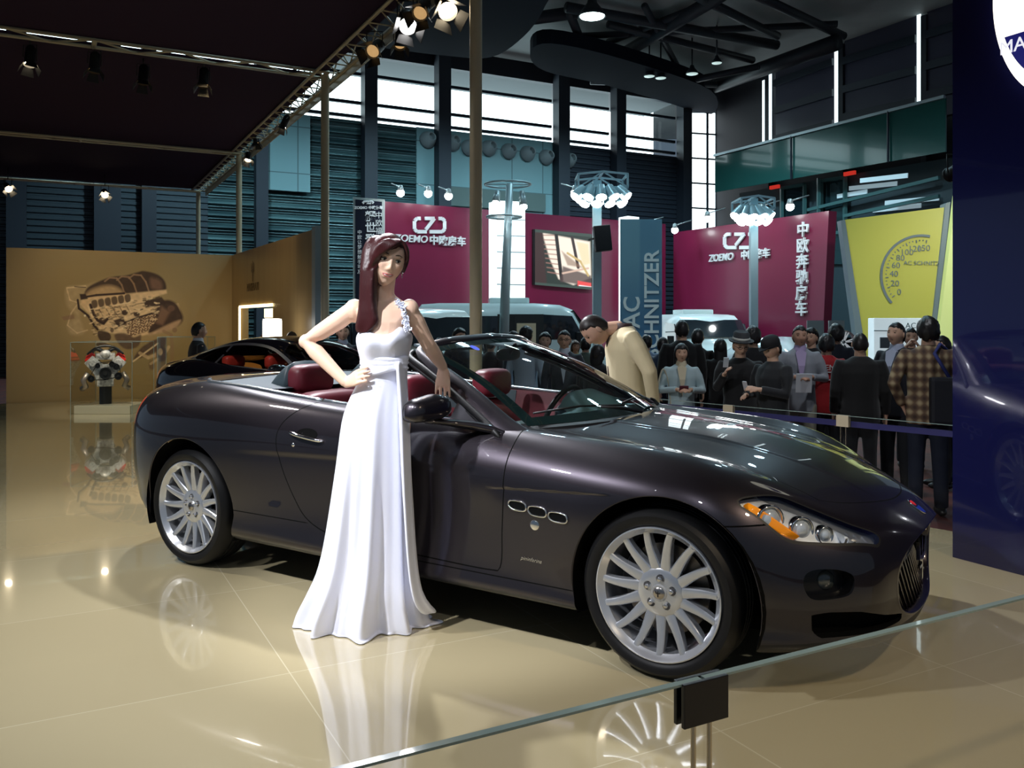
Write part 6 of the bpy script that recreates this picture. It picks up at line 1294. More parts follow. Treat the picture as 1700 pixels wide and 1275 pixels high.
# wheel on display
c = at(1401,568,14.5); e = empty('wheel_display_stand', c, 0, 'loose silver alloy wheel displayed above the heads near the yellow stand', 'wheel')
mb = MB(); M = rot('X', pi/2); mb.lathe([(.19,-.10),(.20,.0),(.195,.03),(.18,.02),(.175,-.08)], 40, M); mb.build('rim', ALLOY, e, True, auto=35); mb = MB()
for k in range(6):
    for q in (-.10,.10): a = k*pi/3+.2+q; mb.bar(M @ Vector((.03*cos(a),.03*sin(a),.0)), M @ Vector((.185*cos(a+q*.3),.185*sin(a+q*.3),.01)), .018, .02, up=(0,1,0))
mb.build('spokes', mat('alloy_glow', (.8,.85,.87), .3, metal=.4, emit=.25), e); mb = MB(); mb.tube([(0,.08,-(c.z-HALL)),(0,.08,.0)], .03, 8); mb.build('stand', SPB, e, True)  # spokes get a faint glow so the metal looks brightly lit
# ================================================================== PEOPLE
SKIN = mat('skin', (.8,.55,.42), .48, spec=.4, vcol='Col', sss=.06)
EYEW = mat('eye', (.8,.8,.78), .1, coat=1, vcol='Col')
def icos(n):
    bm = bmesh.new(); bmesh.ops.create_icosphere(bm, subdivisions=n, radius=1); V = np.array([v.co[:] for v in bm.verts]); F = [tuple(v.index for v in f.verts) for f in bm.faces]; bm.free(); return V, F
_ICO = {}
def head_shape(sub=5, fem=False, tone=(.80,.56,.42), jaw=1.0):
    """head in metres, face towards -Y, origin at the head centre"""
    if sub not in _ICO: _ICO[sub] = icos(sub)
    V, F = _ICO[sub]; P = V*np.array([.074,.094,.116]); x, y, z = P.T.copy()
    t = np.clip(-z/.116, 0, 1); front = np.clip(-V[:,1], 0, 1)
    x = x*(1-.36*jaw**-1*t**1.6)*(1+.03*np.exp(-((z-.04)/.04)**2))
    y = y*(1-.0*t) + .022*t*(V[:,1] > 0)*V[:,1] - .004*t
    y = np.where(V[:,1] < 0, -.094*np.abs(V[:,1])**.80*(1-.06*t), y*(1.02))      # flatter face
    g = lambda cx, cz, sx, sz: np.exp(-((x-cx)/sx)**2-((z-cz)/sz)**2)*(V[:,1] < .2)
    d = np.zeros(len(x))
    nz = np.interp(z, [-.042,-.034,-.027,-.005,.020,.035], [0,.55,1.0,.62,.24,0]); d += (.0155 if fem else .024)*nz*np.exp(-(x/((.0070 if fem else .0085)+(.0045 if fem else .006)*np.clip(-(z+.005)/.03,0,1)))**2)*(V[:,1] < 0)
    for s in (-1,1):
        d += (.0035 if fem else .006)*g(s*.0115,-.032,.006,.005)
        d -= .0115*g(s*.031,.012,.016,.0105)+.002*g(s*.02,.018,.008,.01)
        d += .0040*g(s*.034,.032,.020,.007)+.006*g(s*.042,-.018,.016,.016)
    d += .0050*g(0,-.0545,.024,.0045)+.0058*g(0,-.0655,.021,.0050)-.0042*g(0,-.0600,.027,.0022)-.002*g(0,-.078,.015,.005)+.006*g(0,-.097,.016,.012)
    y -= d
    P = np.stack([x, y, z], 1)
    c = np.tile(np.array(tone), (len(x),1))
    sm = (np.abs(x)/.024)**2*.004*fem; lip = np.clip(g(0,0,1e3 if 0 else .0245 if fem else .0205,1e3)*np.exp(-((z+.0600-sm)/(.0085 if fem else .0080))**2)*2.6-1.1, 0, 1)[:,None]; lipc = np.array((.62,.16,.15) if fem else (.50,.22,.18)); c = c*(1-lip)+lipc*lip
    ln = np.clip(g(0,-.0600,.022,.0018)*1.5-.3,0,1)[:,None]; c = c*(1-ln*.7)
    for s in (-1,1):
        br = np.clip(np.exp(-((x-s*.032)/.019)**4-((z-.034+.10*np.abs(np.abs(x)-.027))/(.0036 if fem else .0048))**2)*1.4-.35,0,1)*(V[:,1] < 0); c = c*(1-br[:,None]*.85)+np.array((.05,.03,.02))*br[:,None]*.85
        ch = (np.exp(-((x-s*.045)/.018)**2-((z+.025)/.018)**2)*.22*(V[:,1] < 0))[:,None]; c = c*(1-ch)+np.array((.80,.34,.28))*ch
    return P, F, c
def remeshed(mb, name, m, parent, vox, smooth=2, noise_=0, fac=.5):
    o = mb.build(name, m, parent, True)
    md = [('REMESH', dict(mode='VOXEL', voxel_size=vox, adaptivity=0))]
    if smooth: md.append(('SMOOTH', dict(factor=fac, iterations=smooth)))
    return modmesh(o, md)
def join_data(o, P, F, c=None, base=None):
    """append raw geometry to an object's mesh (keeps a colour attribute)"""
    me = o.data; n = len(me.vertices); V = np.zeros(n*3); me.vertices.foreach_get('co', V); V = V.reshape(-1,3)
    F0 = [tuple(p.vertices) for p in me.polygons]; mats_ = list(me.materials)
    nm = bpy.data.meshes.new(me.name); nm.from_pydata(np.concatenate([V, P]).tolist(), [], F0+[tuple(i+n for i in f) for f in F]); nm.update()
    for mm in mats_: nm.materials.append(mm)
    nm.polygons.foreach_set('use_smooth', [True]*len(nm.polygons)); o.data = nm
    if c is not None: set_col(o, np.concatenate([np.tile(np.array(base), (n,1)), c]))
    return o
def hand(mb, wrist, d, nrm, L=.175, curl=(.5,.5,.55,.6), thumb=(.6,.35), spread=.10, rs=1.0, side=1):
    """palm and five fingers; d = pointing direction, nrm = back-of-hand normal, side = +1 thumb on the d x nrm side"""
    d = Vector(d).normalized(); nrm = Vector(nrm); nrm = (nrm-d*nrm.dot(d)).normalized(); s_ = d.cross(nrm)*side; w = Vector(wrist); k = L/.175
    R = lambda a: d*cos(a)-nrm*sin(a)
    pw = .036*k
    rings = []
    for t, wd, th in ((-.10,.024,.020),(.0,.025,.019),(.25,.031,.017),(.6,.038,.014),(.9,.040,.012),(1.0,.037,.009)):
        c = w+d*(.088*k*t); rings.append([c+s_*wd*k*cos(a)*rs+nrm*th*k*sin(a)*rs for a in np.linspace(0,2*pi,12,endpoint=False)])
    mb.loft(rings)
    for i in range(4):
        off = (1.5-i)*.019*k; ln = (.068,.077,.072,.056)[i]*k; a = spread*(1.5-i)/1.5
        p = w+d*(.080*k)+s_*off; pts = [p]; cu = 0; dd = (d*cos(a)+s_*sin(a))
        for q, f in enumerate((.45,.30,.25)):
            cu += curl[i]*(.75 if q else .45); v = dd*cos(cu)-nrm*sin(cu); p = p+v*ln*f; pts.append(p)
        mb.tube([pts[0]-dd*.02*k]+pts, [x*k*rs for x in (.0095,.0092,.0082,.0076,.0060)], 8)
    p = w+d*.020*k+s_*.018*k; v = (d*cos(thumb[0])+s_*sin(thumb[0])-nrm*thumb[1]*.5).normalized(); v2 = (d*cos(thumb[0]*.4)+s_*sin(thumb[0]*.4)-nrm*thumb[1]).normalized()
    mb.tube([p, p+v*.034*k, p+v*.034*k+v2*.030*k, p+v*.034*k+v2*.052*k], [x*k*rs for x in (.014,.0115,.0095,.0065)], 8)
def hair_cap(style, sub=4, k=1.0):
    if sub not in _ICO: _ICO[sub] = icos(sub)
    V, F = _ICO[sub]; V = V.copy(); x, y, z = V.T
    th = dict(short=.010, crop=.0065, bushy=.024, long=.016, mid=.018)[style]
    P = V*np.array([.074+th,.097+th,.116+th*.9])
    line = np.interp(y, [-1,-.62,-.45,-.12,-.02,.12,.3,.6], [.60,.52,.42,.36,-.10,-.15,-.45,-.62])      # lowest allowed z
    if style == 'crop': line = line+.05
    if style in ('long','mid'): line = np.interp(y, [-1,-.6,-.45,-.2,-.05], [.50,.42,.2,-.3,-1.0])
    nz = np.array([noise.noise(Vector(v)*4.5) for v in V])
    P *= (1+dict(bushy=.10,crop=.012).get(style,.045)*nz)[:,None]
    low = z < line-.06*nz
    P[low] = (V*np.array([.066,.084,.104]))[low]                    # tucked inside the skull below the hair line
    return P, F
PEOPLE = []
def person(px, top, Y, face=0, label='', arms='down', jacket=('jacket','1a1a1e',.8), legs='15151a', hair='short', haircol=(.012,.010,.010), tone=(.62,.38,.26), bulk=1.0, turn=0, pitch=0, foot=None, group=None, collar=None, shirt=None, opened=False, headtilt=0, short_sleeve=False, bend=0, vox=.013, name='person', skirt=False, custom=None, hk=1.0, floorz=None, headpos=None):
    fz = HALL if floorz is None else floorz
    c = at(px, top, Y); h = (c.z-fz); x0 = c.x
    p = empty(name, (x0, Y, fz), radians(face), label, 'person', group); S = h/1.72
    J = lambda a, b, z: Vector((a*S, b*S, z*S))
    b_ = bend
    def T(v):                                   # bend the upper body forward about the hips
        v = Vector(v); 
        if v.z > .95*S and b_: q = v-Vector((0,0,.95*S)); q = Matrix.Rotation(b_, 3, 'X') @ q; v = q+Vector((0,0,.95*S))
        return v
    B = bulk; sh = J(.172*B, .0, 1.415); hp = J(.09, 0, .92)
    pose = {'down': [((.24,.02,1.14),(.25,-.05,.88)), ((-.24,.02,1.14),(-.25,-.05,.88))],
            'hold': [((.25,-.02,1.16),(.08,-.27,1.19)), ((-.25,-.02,1.16),(-.06,-.27,1.19))],
            'read': [((.23,-.06,1.17),(.10,-.28,1.22)), ((-.23,-.04,1.15),(-.09,-.27,1.15))],
            'camera': [((.24,-.14,1.22),(.07,-.24,1.50)), ((-.24,-.14,1.22),(-.07,-.24,1.50))],
            'right_up': [((.25,-.06,1.17),(.20,-.26,1.36)), ((-.24,.02,1.14),(-.22,-.14,.92))],
            'left_up': [((.24,.02,1.14),(.22,-.14,.92)), ((-.26,-.08,1.18),(-.24,-.27,1.33))],
            'chin': [((.22,-.12,1.18),(.03,-.20,1.42)), ((-.24,.02,1.14),(-.10,-.22,1.10))],
            'pocket': [((.29,.06,1.15),(.20,-.02,.95)), ((-.29,.06,1.15),(-.20,-.02,.95))]}[arms] if custom is None else custom
    jn, jc, jr = jacket; jm = mat('cloth_'+jc, jc, jr, sheen=.2) if isinstance(jc, str) else jc
    sk = MB(); gloft(sk, [(T(J(0,0,z)), J(a,0,0), J(0,d,0)) for z, a, d in ((.85,.12,.08),(.95,.13,.09),(1.1,.12,.08),(1.3,.14,.09),(1.42,.12,.07),(1.47,.06,.055),(1.56,.052,.052))[:6 if headpos else 7]])
    for s in (1,-1): sk.tube([J(s*.09,0,.90), J(s*.095,-.01,.50), J(s*.10,.01,.08)], [.07*S,.05*S,.035*S], 8)
    jk = MB(); gloft(jk, [(T(J(0,o,z)), J(a*B,0,0), J(0,d*B,0)) for z, a, d, o in ((.80,.165,.115,0),(.90,.168,.125,0),(1.05,.155,.12,0),(1.20,.165,.125,0),(1.32,.178,.125,0),(1.41,.165,.10,.005),(1.455,.105,.075,.01),(1.485,.065,.062,.01))])
    for i, (e, w_) in enumerate(pose):
        s = 1 if i == 0 else -1; a = T(Vector((sh.x*s, 0, sh.z))); e = T(J(*e)); w_ = T(J(*w_))
        sk.tube([a, e, w_], [.045*S,.036*S,.026*S], 8)
        ce = e.lerp(w_, .92) if not short_sleeve else a.lerp(e, .75)
        pts = [a-Vector((s*.07*S,0,.01)), a-Vector((s*.01*S,0,.008)), a.lerp(e,.35), e, ce] if not short_sleeve else [a-Vector((s*.07*S,0,.01)), a-Vector((s*.01*S,0,.008)), a.lerp(e,.35), ce]
        jk.tube(pts, [.035*S*B,.058*S*B,.060*S*B,.050*S*B,.040*S*B][:len(pts)], 10)
        dr = (w_-e).normalized(); nn = Vector((s*.5,-.2,.8)) if w_.z > 1.0*S else Vector((s,-.2,0))
        hand(sk, w_, dr, nn, .17*S, (.6,.65,.7,.75), side=-s if w_.z > 1.0*S else s)
    hp3 = T(J(*(headpos or (0,-.012,1.605))))
    if headpos: sk.tube([T(J(0,.0,1.42)), T(J(0,-.03,1.47)), hp3], [.058*S,.058*S,.05*S], 10)
    body = remeshed(sk, 'body', SKIN, p, .010, 1)
    o = remeshed(jk, jn, jm, p, vox, 3)
    if jc and not isinstance(jc, str): pass
    tr = MB()
    if skirt: gloft(tr, [(J(0,0,z), J(a,0,0), J(0,d,0)) for z, a, d in ((.55,.22,.18),(.7,.2,.16),(.9,.16,.12),(1.0,.14,.11))])
    else:
        gloft(tr, [(J(0,0,z), J(a,0,0), J(0,d,0)) for z, a, d in ((.80,.16,.105),(.90,.155,.11),(1.0,.14,.10))])
    for s in (1,-1): tr.tube([J(s*.085,0,.88), J(s*.095,-.012,.50), J(s*.105,.005,.07)], [.093*S,.070*S,.058*S], 10)
    lm = mat('cloth_'+legs, legs, .85); remeshed(tr, 'trousers', lm, p, .018, 2)
    for s in (1,-1):
        b = MB(); b.ell(J(s*.105,-.05,.045), J(.048,.14,.045), 14, 8); b.build('shoe', mat('shoe', (.01,.01,.012), .4), p, True)
    if collar or shirt:
        b = MB(); gloft(b, [(T(J(0,-.0,z)), J(a,0,0), J(0,d,0)) for z, a, d in ((1.43,.085,.078),(1.47,.072,.070),(1.50,.062,.064),(1.515,.060,.062))])
        b.build('collar', mat('cloth_'+(collar or shirt), collar or shirt, .7), p, True)
    if shirt:
        b = MB(); w0 = .055*B; pts = [(0,1.10,.148),(w0*.6,1.30,.150),(w0,1.44,.098),(0,1.47,.082),(-w0,1.44,.098),(-w0*.6,1.30,.150)]
        f_ = [T(J(a, -d*B-.004, z)) for a, z, d in pts]; g_ = [T(J(a, -d*B+.05, z)) for a, z, d in pts]
        b.add(f_+g_, [(0,1,2,3,4,5),(11,10,9,8,7,6)]+[(i,(i+1)%6,6+(i+1)%6,6+i) for i in range(6)]); b.build('shirt', mat('cloth_'+shirt, shirt, .7), p)
    # head
    P, F, c = head_shape(4, tone=tone); hs = S*.98*hk; M = trn(hp3) @ rot('X', b_*.6+pitch) @ rot('Z', radians(turn)) @ rot('Y', headtilt) @ Matrix.Scale(hs, 4)
    Mn = np.array(M); tf = lambda Q: Q @ Mn[:3,:3].T + Mn[:3,3]
    ear = MB(); 
    for s in (1,-1): ear.ell((s*.076,.008,-.004), (.010,.018,.030), 10, 8, Matrix.Rotation(s*.3,3,'Z'))
    eP = np.array([v[:] for v in ear.v]); F2 = list(F)+[tuple(i+len(P) for i in f) for f in ear.f]; P2 = np.concatenate([P, eP]); c2 = np.concatenate([c, np.tile(np.array(tone)*.95, (len(eP),1))])
    join_data(body, tf(P2), F2, c2, tone)
    # a dark line for each eye
    for s in (1,-1):
        b = MB(); b.ell((s*.031,-.0795,.0115), (.0125,.006,.0042), 10, 6); e = b.build('eye', mat('eye_dark', (.015,.012,.012), .15), p, True); e.data.transform(M)
    if hair:
        hP, hF = hair_cap(hair); hm = mat('hair_%d' % int(haircol[0]*1000), haircol, .42, spec=.5)
        o = mesh_obj('hair', tf(hP), hF, hm, p, True)
        if hair in ('long','mid'):
            L = .33 if hair == 'long' else .17; b = MB(); rings = []
            for t in np.linspace(0,1,9):
                rings.append([M @ Vector(((.086+.012*sin(3*t))*cos(a)*(1-.15*t), .035+.065*sin(a)*(1-.2*t)+.02*t, .02-L*t)) for a in np.linspace(0,2*pi,20,endpoint=False)])
            b.loft(rings); o2 = b.build('hair', hm, p, True); bpy.data.objects.remove(o2) if False else None
    p['S'] = S; PEOPLE.append(p); del p['S']
    return p, M, T, J
def add_glasses(p, M):
    b = MB()
    for s in (1,-1):
        b.tube([M @ Vector((s*.032+.021*cos(a), -.098, .010+.014*sin(a))) for a in np.linspace(0,2*pi,20,endpoint=False)], .0022, 5, closed=True)
        b.tube([M @ Vector((s*.053,-.097,.014)), M @ Vector((s*.078,-.02,.012))], .002, 5)
    b.tube([M @ Vector((-.011,-.1,.013)), M @ Vector((.011,-.1,.013))], .002, 5)
    b.build('glasses', mat('spectacle_black', (.01,.01,.01), .2), p, True)
# ------------------------------------------------------------------ the model in the white gown
def hostess():
    Y0 = 3.95; w = empty('person', (at(625,1050,Y0).x, Y0+.03, 0), 0, 'woman in a long white one-shoulder gown with red-brown hair leaning on the open car', 'person')
    O_ = Vector(w.location); P_ = lambda px, py, dy=0: at(px, py, Y0+dy)-O_
    tone = (.80,.54,.40)
    b = MB()
    def row(l, r, y, dy, dep, dx=0): a = P_(l, y, dy); c = P_(r, y, dy); m = (a+c)/2; return (m, (c-a)/2, Vector((0, dep, 0)))
    gloft(b, [row(600,672,690,.03,.12), row(606,668,650,.02,.11), row(608,668,615,.01,.095), row(604,672,590,0,.10), row(602,676,560,-.01,.115), row(598,680,535,0,.11), row(590,686,515,.01,.085), row(594,680,507,.02,.070), row(604,668,499,.03,.058), row(614,658,492,.028,.050), row(620,652,484,.02,.046), row(622,651,470,.01,.046)])
    for px in (612, 652): b.tube([P_(px,700,.03), P_(px-2,850,.03), P_(px-4,1005,.08)], [.085,.055,.034], 12)
    # bust
    for px in (619, 657): b.ell(P_(px, 566, -.075), (.050,.045,.05), 16, 10)
    b.ell(P_(589,516,.02),(.050,.050,.055),16,10); b.ell(P_(680,514,.02),(.043,.046,.050),16,10)
    # her right arm, hand on hip
    sR = P_(592,513,.02); eR = P_(508,567,.03); wR = P_(575,636,-.05)
    b.tube([P_(620,522,.02), sR+Vector((-.01,0,0)), sR.lerp(eR,.35), sR.lerp(eR,.75), eR, eR.lerp(wR,.25), eR.lerp(wR,.65), wR], [.030,.046,.043,.037,.035,.037,.030,.0235], 14)
    hand(b, wR, P_(606,619,-.14)-wR, Vector((-.2,-.95,.40)), .176, (.30,.34,.38,.44), thumb=(.9,2.6), spread=.03, rs=.92, side=-1)
    b.ell(eR, (.034,.036,.034), 14, 10)
    # her left arm reaching to the windscreen pillar
    sL = P_(680,514,.02); eL = P_(711,572,.08); wL = P_(735,609,.18)
    b.tube([P_(650,520,.02), sL, sL.lerp(eL,.35), sL.lerp(eL,.75), eL, eL.lerp(wL,.3), eL.lerp(wL,.7), wL], [.030,.045,.042,.036,.034,.036,.029,.0235], 14)
    hand(b, wL, P_(735,640,.19)-wL, Vector((.15,-1,.1)), .180, (.16,.20,.24,.34), thumb=(.35,1.2), spread=.07, rs=.86, side=-1)
    # head
    hc = P_(642,434,-.03); M = trn(hc) @ rot('Y', radians(11)) @ rot('Z', radians(21)) @ rot('X', radians(3)) @ Matrix.Diagonal((1.04,1.0,.97,1))
    Mn = np.array(M); tf = lambda Q: Q @ Mn[:3,:3].T + Mn[:3,3]
    HP, HF, hcol = head_shape(5, True, tone, .92)
    for s in (1,-1): b.ell(M @ Vector((s*.073,.008,-.004)), (.009,.016,.028), 12, 8)
    b.tube([P_(636,500,.02), P_(638,478,.01), hc+Vector((0,.015,-.03))], [.052,.047,.045], 16)
    body = remeshed(b, 'body', SKIN, w, .0045, 3, fac=.5)
    join_data(body, tf(HP), HF, hcol, tone)
    for s in (1,-1):
        c = Vector((s*.031,-.0765,.0105)); b = MB(); b.ell(c, (.0130,.0095,.0070), 16, 10); b.v = [M @ v for v in b.v]; e = b.build('eye', mat('eye_white', (.62,.60,.58), .15, coat=1), w, True)
        b = MB(); b.ell(c+Vector((.002,-.0068,0)), (.0062,.0035,.0064), 12, 8); b.v = [M @ v for v in b.v]; b.build('iris', mat('eye_dark', (.015,.012,.012), .15), e, True)
        b = MB(); b.tube([M @ (c+Vector((.0145*q, -.0095*sqrt(1-min(1,q*q))-.001, .0066*(1-q*q)**.6-.0008))) for q in np.linspace(-.98,.98,9)], [.0007,.0013,.0019,.0022,.0023,.0023,.0022,.0018,.0010], 6); b.build('eyelash', mat('eye_dark', (.015,.012,.012), .15), e, True)
    # crisp lips, teeth and brows laid on the face
    fr_ = HP[:,1] < -.03
    def onface(x, z, o=.0): d2 = (HP[fr_,0]-x)**2+(HP[fr_,2]-z)**2; k = np.argsort(d2)[:4]; return M @ Vector((x, HP[fr_][k,1].mean()-o, z))
    LIPM = mat('lipstick', (.50,.13,.13), .35, coat=.2); xs = np.linspace(-.024,.024,15)
    b = MB(); b.tube([onface(x, -.0562+.0030*(x/.024)**2-.0012*math.exp(-(x/.004)**2)+.0012*math.exp(-((abs(x)-.007)/.005)**2), .0008) for x in xs], [.0008+.0022*(1-(x/.0245)**2)**.7 for x in xs], 8); b.build('lip', LIPM, w, True)
    b = MB(); b.tube([onface(x, -.0662+.0095*(x/.024)**2, .0006) for x in xs], [.0008+.0028*(1-(x/.0245)**2)**.7 for x in xs], 8); b.build('lip', LIPM, w, True)
    b = MB(); b.tube([onface(x, -.0608+.0045*(x/.020)**2, .0012) for x in np.linspace(-.018,.018,9)], [.0008]+[.0023]*7+[.0008], 6); b.build('teeth', mat('teeth', (.85,.84,.80), .2), w, True)
    for s in (1,-1):
        b = MB(); b.tube([onface(s*(.014+.036*q), .0315+.0075*sin(pi*min(1,q*.9+.12)), .0008) for q in np.linspace(0,1,9)], [.0012,.0020,.0023,.0023,.0021,.0019,.0015,.0012,.0006], 6); b.build('eyebrow', mat('brow', (.05,.025,.018), .7), w, True)
    # hair: a cap, the fringe sweep and the long curtain over her right shoulder
    HAIR = mat('hair_auburn', (.036,.008,.009), .42, spec=.45); N, Lk, bs = nodes(HAIR)
    tc = N.new('ShaderNodeTexCoord'); mp = N.new('ShaderNodeMapping'); mp.inputs['Scale'].default_value = (220,220,5); nt = N.new('ShaderNodeTexNoise'); nt.inputs['Scale'].default_value = 1; bp = N.new('ShaderNodeBump'); bp.inputs['Strength'].default_value = .35; bp.inputs['Distance'].default_value = .004
    Lk.new(tc.outputs['Object'], mp.inputs[0]); Lk.new(mp.outputs[0], nt.inputs[0]); Lk.new(nt.outputs[0], bp.inputs['Height']); Lk.new(bp.outputs[0], bs.inputs['Normal'])
    bs.inputs['Anisotropic'].default_value = .6
    b = MB(); V, F = icos(5); Q = V*np.array([.090,.112,.128]); Q[:,2] += .006; Q[:,1] += .008
    x, y, z = V.T; part = .38
    face_ = (y < -.25) & (z < .60-.55*np.clip(part-x,0,2)*.55) & (x > -.52+.12*z) & (x < .80-.1*z)
    lowr = (x > .2) & (z < -.35) & (y < .2)
    Q[face_ | lowr] *= .78
    b.v = [M @ Vector(q) for q in Q]; b.f = list(F); b.m = [0]*len(F)
    # curtain rows in picture-space landmarks: left edge, right edge, y, depth centre, thickness
    rows = [(622,636,391,.02,.03),(612,640,396,.01,.055),(606,645,405,.0,.072),(602,647,415,-.01,.078),(600,646,425,-.02,.078),(598,630,450,-.045,.070),(597,626,475,-.06,.060),(596,625,500,-.075,.048),(594,627,517,-.09,.038),(592,629,530,-.10,.030),(590,626,539,-.105,.022),(590,618,547,-.105,.015),(593,608,553,-.105,.006)]
    rr = []
    for l, r, yy, dy, th in rows:
        a = P_(l, yy, dy+.02); c = P_(r, yy, dy-.02); m = (a+c)/2; hw = (c-a)/2
        rr.append([m+hw*math.copysign(abs(cos(t))**.8, cos(t))+Vector((0, th*sin(t)*(1+.10*sin(5*t)), 0)) for t in np.linspace(0,2*pi,40,endpoint=False)])
    b.loft(rr)
    # swept fringe locks across the forehead
    for i in range(9):
        q = i/8; p0 = Vector((.030-.01*q, -.078+.018*q, .108-.0*q)); p1 = Vector((-.020-.030*q, -.108+.010*q, .070+.012*q)); p2 = Vector((-.062-.010*q, -.084+.012*q, .015)); p3 = Vector((-.074-.004*q,-.050,-.05))
        b.tube([M @ v for v in catmull([p0,p1,p2,p3], 5)], [.009]*3+[.013]*8+[.010]*5, 8)
    for i in range(4):
        q = i/3; b.tube([M @ v for v in catmull([Vector((.034+.004*q,-.080,.104)), Vector((.060+.006*q,-.078+.01*q,.070)), Vector((.077+.003*q,-.050+.015*q,.020)), Vector((.079,-.012+.01*q,-.03))],5)], [.009]*16, 8)
    remeshed(b, 'hair', HAIR, w, .005, 2)
    # gown ------------------------------------------------------------
    DR = mat('gown_satin', (.80,.82,.95), .42, spec=.4, sheen=.3)
    E = [ # y, left, right, depth centre, half depth, fold amp
     (549,597,681,-.005,.100,0),(556,592,685,-.01,.135,0),(566,591,685,-.012,.150,0),(580,594,681,-.01,.138,0),(597,599,677,-.0,.112,0),(615,600,676,.005,.106,0),(632,596,676,.01,.112,0),(655,584,677,.015,.125,.002),(685,571,678,.02,.145,.003),(720,566,679,.02,.150,.004),
     (760,562,680,.02,.150,.006),(800,557,681,.02,.148,.009),(840,552,683,.03,.148,.012),(880,547,684,.04,.150,.016),(920,541,686,.05,.155,.020),(950,534,688,.06,.165,.024),(975,523,692,.07,.18,.028),(995,515,694,.08,.18,.034),(1010,507,699,.09,.185,.036),(1024,502,703,.10,.19,.036),(1032,500,705,.105,.19,.036)]
    K = 160; rings = []
    for j, (yy, l, r, dc, hd, amp) in enumerate(E):
        a = P_(l, yy, dc); c = P_(r, yy, dc); m = (a+c)/2; hw = (c.x-a.x)/2; rg = []
        for k in range(K):
            t = 2*pi*k/K; f = amp*(1.0*sin(9*t+.6+.002*yy)+.5*sin(17*t+1.3)+.3*sin(4*t+2))
            ct, st = cos(t), sin(t); cc = math.copysign(abs(ct)**.92, ct)
            v = m+Vector((hw*cc+f*ct*.6, hd*st+f*st*1.2, 0))
            # sweetheart neckline dips in the middle of the bust
            if j == 0: v.z += .030*exp_((v.x-P_(612,0).x)/.035)+.030*exp_((v.x-P_(668,0).x)/.030)-.012
            if 1 <= j <= 3 and st < 0:
                bx = max(exp_((v.x-P_(617,0).x)/.040), exp_((v.x-P_(662,0).x)/.036)); v.y -= .018*bx*(1,1.0,.7)[j-1]-.006
            rg.append(v)
        rings.append(rg)
    # floor hem: the last ring lies on the floor
    last = rings[-1]; m = sum(last, Vector())/K; fl1 = []
    for k, v in enumerate(last):
        t = 2*pi*k/K; q = (v-m); q.z = 0; s_ = 1.03+.035*sin(9*t+.5)+.03*sin(5*t+2)
        train = .05*max(0, cos(t-.25))**8; left = 0
        u = m+q*s_+Vector((train-left*.3, train*.35, 0)); u.z = .012; fl1.append(u)
    def fix_z(rg, z): return rg
    rings.append(fl1); rings.append([Vector((v.x, v.y, .003)) for v in fl1])
    rings = rings[::-1]
    g = MB(); g.loft(rings, cap=False)
    o = g.build('gown', DR, w, True)
    modmesh(o, [('SUBSURF', dict(levels=1, render_levels=1)), ('SOLIDIFY', dict(thickness=.003, offset=-1))])
    # waist sash folds and front drape panel
    b = MB()
    for i, (yl, yr) in enumerate(((600,592),(606,598),(612,605),(618,612))):
        pts = []
        for q in np.linspace(-1,1,15):
            xx = 638+q*40; yy = yl+(yr-yl)*(q+1)/2+3*sin(q*3+i); hd = .112; pts.append(P_(xx, yy, .002-hd*sqrt(max(0,1-(q*.93)**2))-.006))
        b.tube(pts, [.005]+[.012]*13+[.005], 8)
    o = remeshed(b, 'sash', DR, w, .004, 2)
    b = MB(); rr = []
    for j, (yy, l, r, dy) in enumerate(((598,658,670,-.120),(612,657,672,-.122),(640,659,676,-.118),(690,662,680,-.13),(750,664,682,-.125),(820,668,684,-.120),(880,672,688,-.11),(940,676,692,-.10),(985,682,700,-.07),(1008,690,716,-.02),(1018,700,731,.05))):
        a = P_(l, yy, dy); c = P_(r, yy, dy+.05); th = .012+.00003*yy; n = 18
        rr.append([a.lerp(c, .5+.5*cos(t))+Vector((0, th*sin(t)*(1+.4*sin(3*t+j*.2)), 0)) for t in np.linspace(0,2*pi,n,endpoint=False)])
    b.loft(rr); o = b.build('drape', DR, w, True); modmesh(o, [('SUBSURF', dict(levels=1, render_levels=1))])
    # flower strap
    st = MB(); random.seed(3); path = catmull([P_(677,548,-.10), P_(672,530,-.085), P_(668,512,-.055), P_(660,501,-.02), P_(650,497,.03)], 6)
    for i, p in enumerate(path):
        for q in range(3):
            c = p+Vector((random.uniform(-.012,.012), random.uniform(-.010,.004), random.uniform(-.008,.008))); R = Matrix.Rotation(random.random()*6,3,'Z') @ Matrix.Rotation(random.uniform(-1,1),3,'X')
            for a in range(5): st.ell(c+R @ Vector((.006*cos(a*1.257),0,.006*sin(a*1.257))), (.0055,.002,.0045), 6, 4, R)
    st.build('flower_strap', mat('lace', (.75,.78,.9), .6), w, True)
    b = MB(); e = M @ Vector((.077,-.004,-.042)); b.ell(e, (.004,.004,.010), 8, 6); b.ell(e+Vector((0,0,-.014)), (.0025,.0025,.006), 8, 6); b.build('earring', CHROME, w, True)
    return w
def exp_(q): return math.exp(-q*q)
WOMAN = hostess()
# ================================================================== CROWD
DKH = (.012,.010,.011); BRH = (.06,.025,.015)
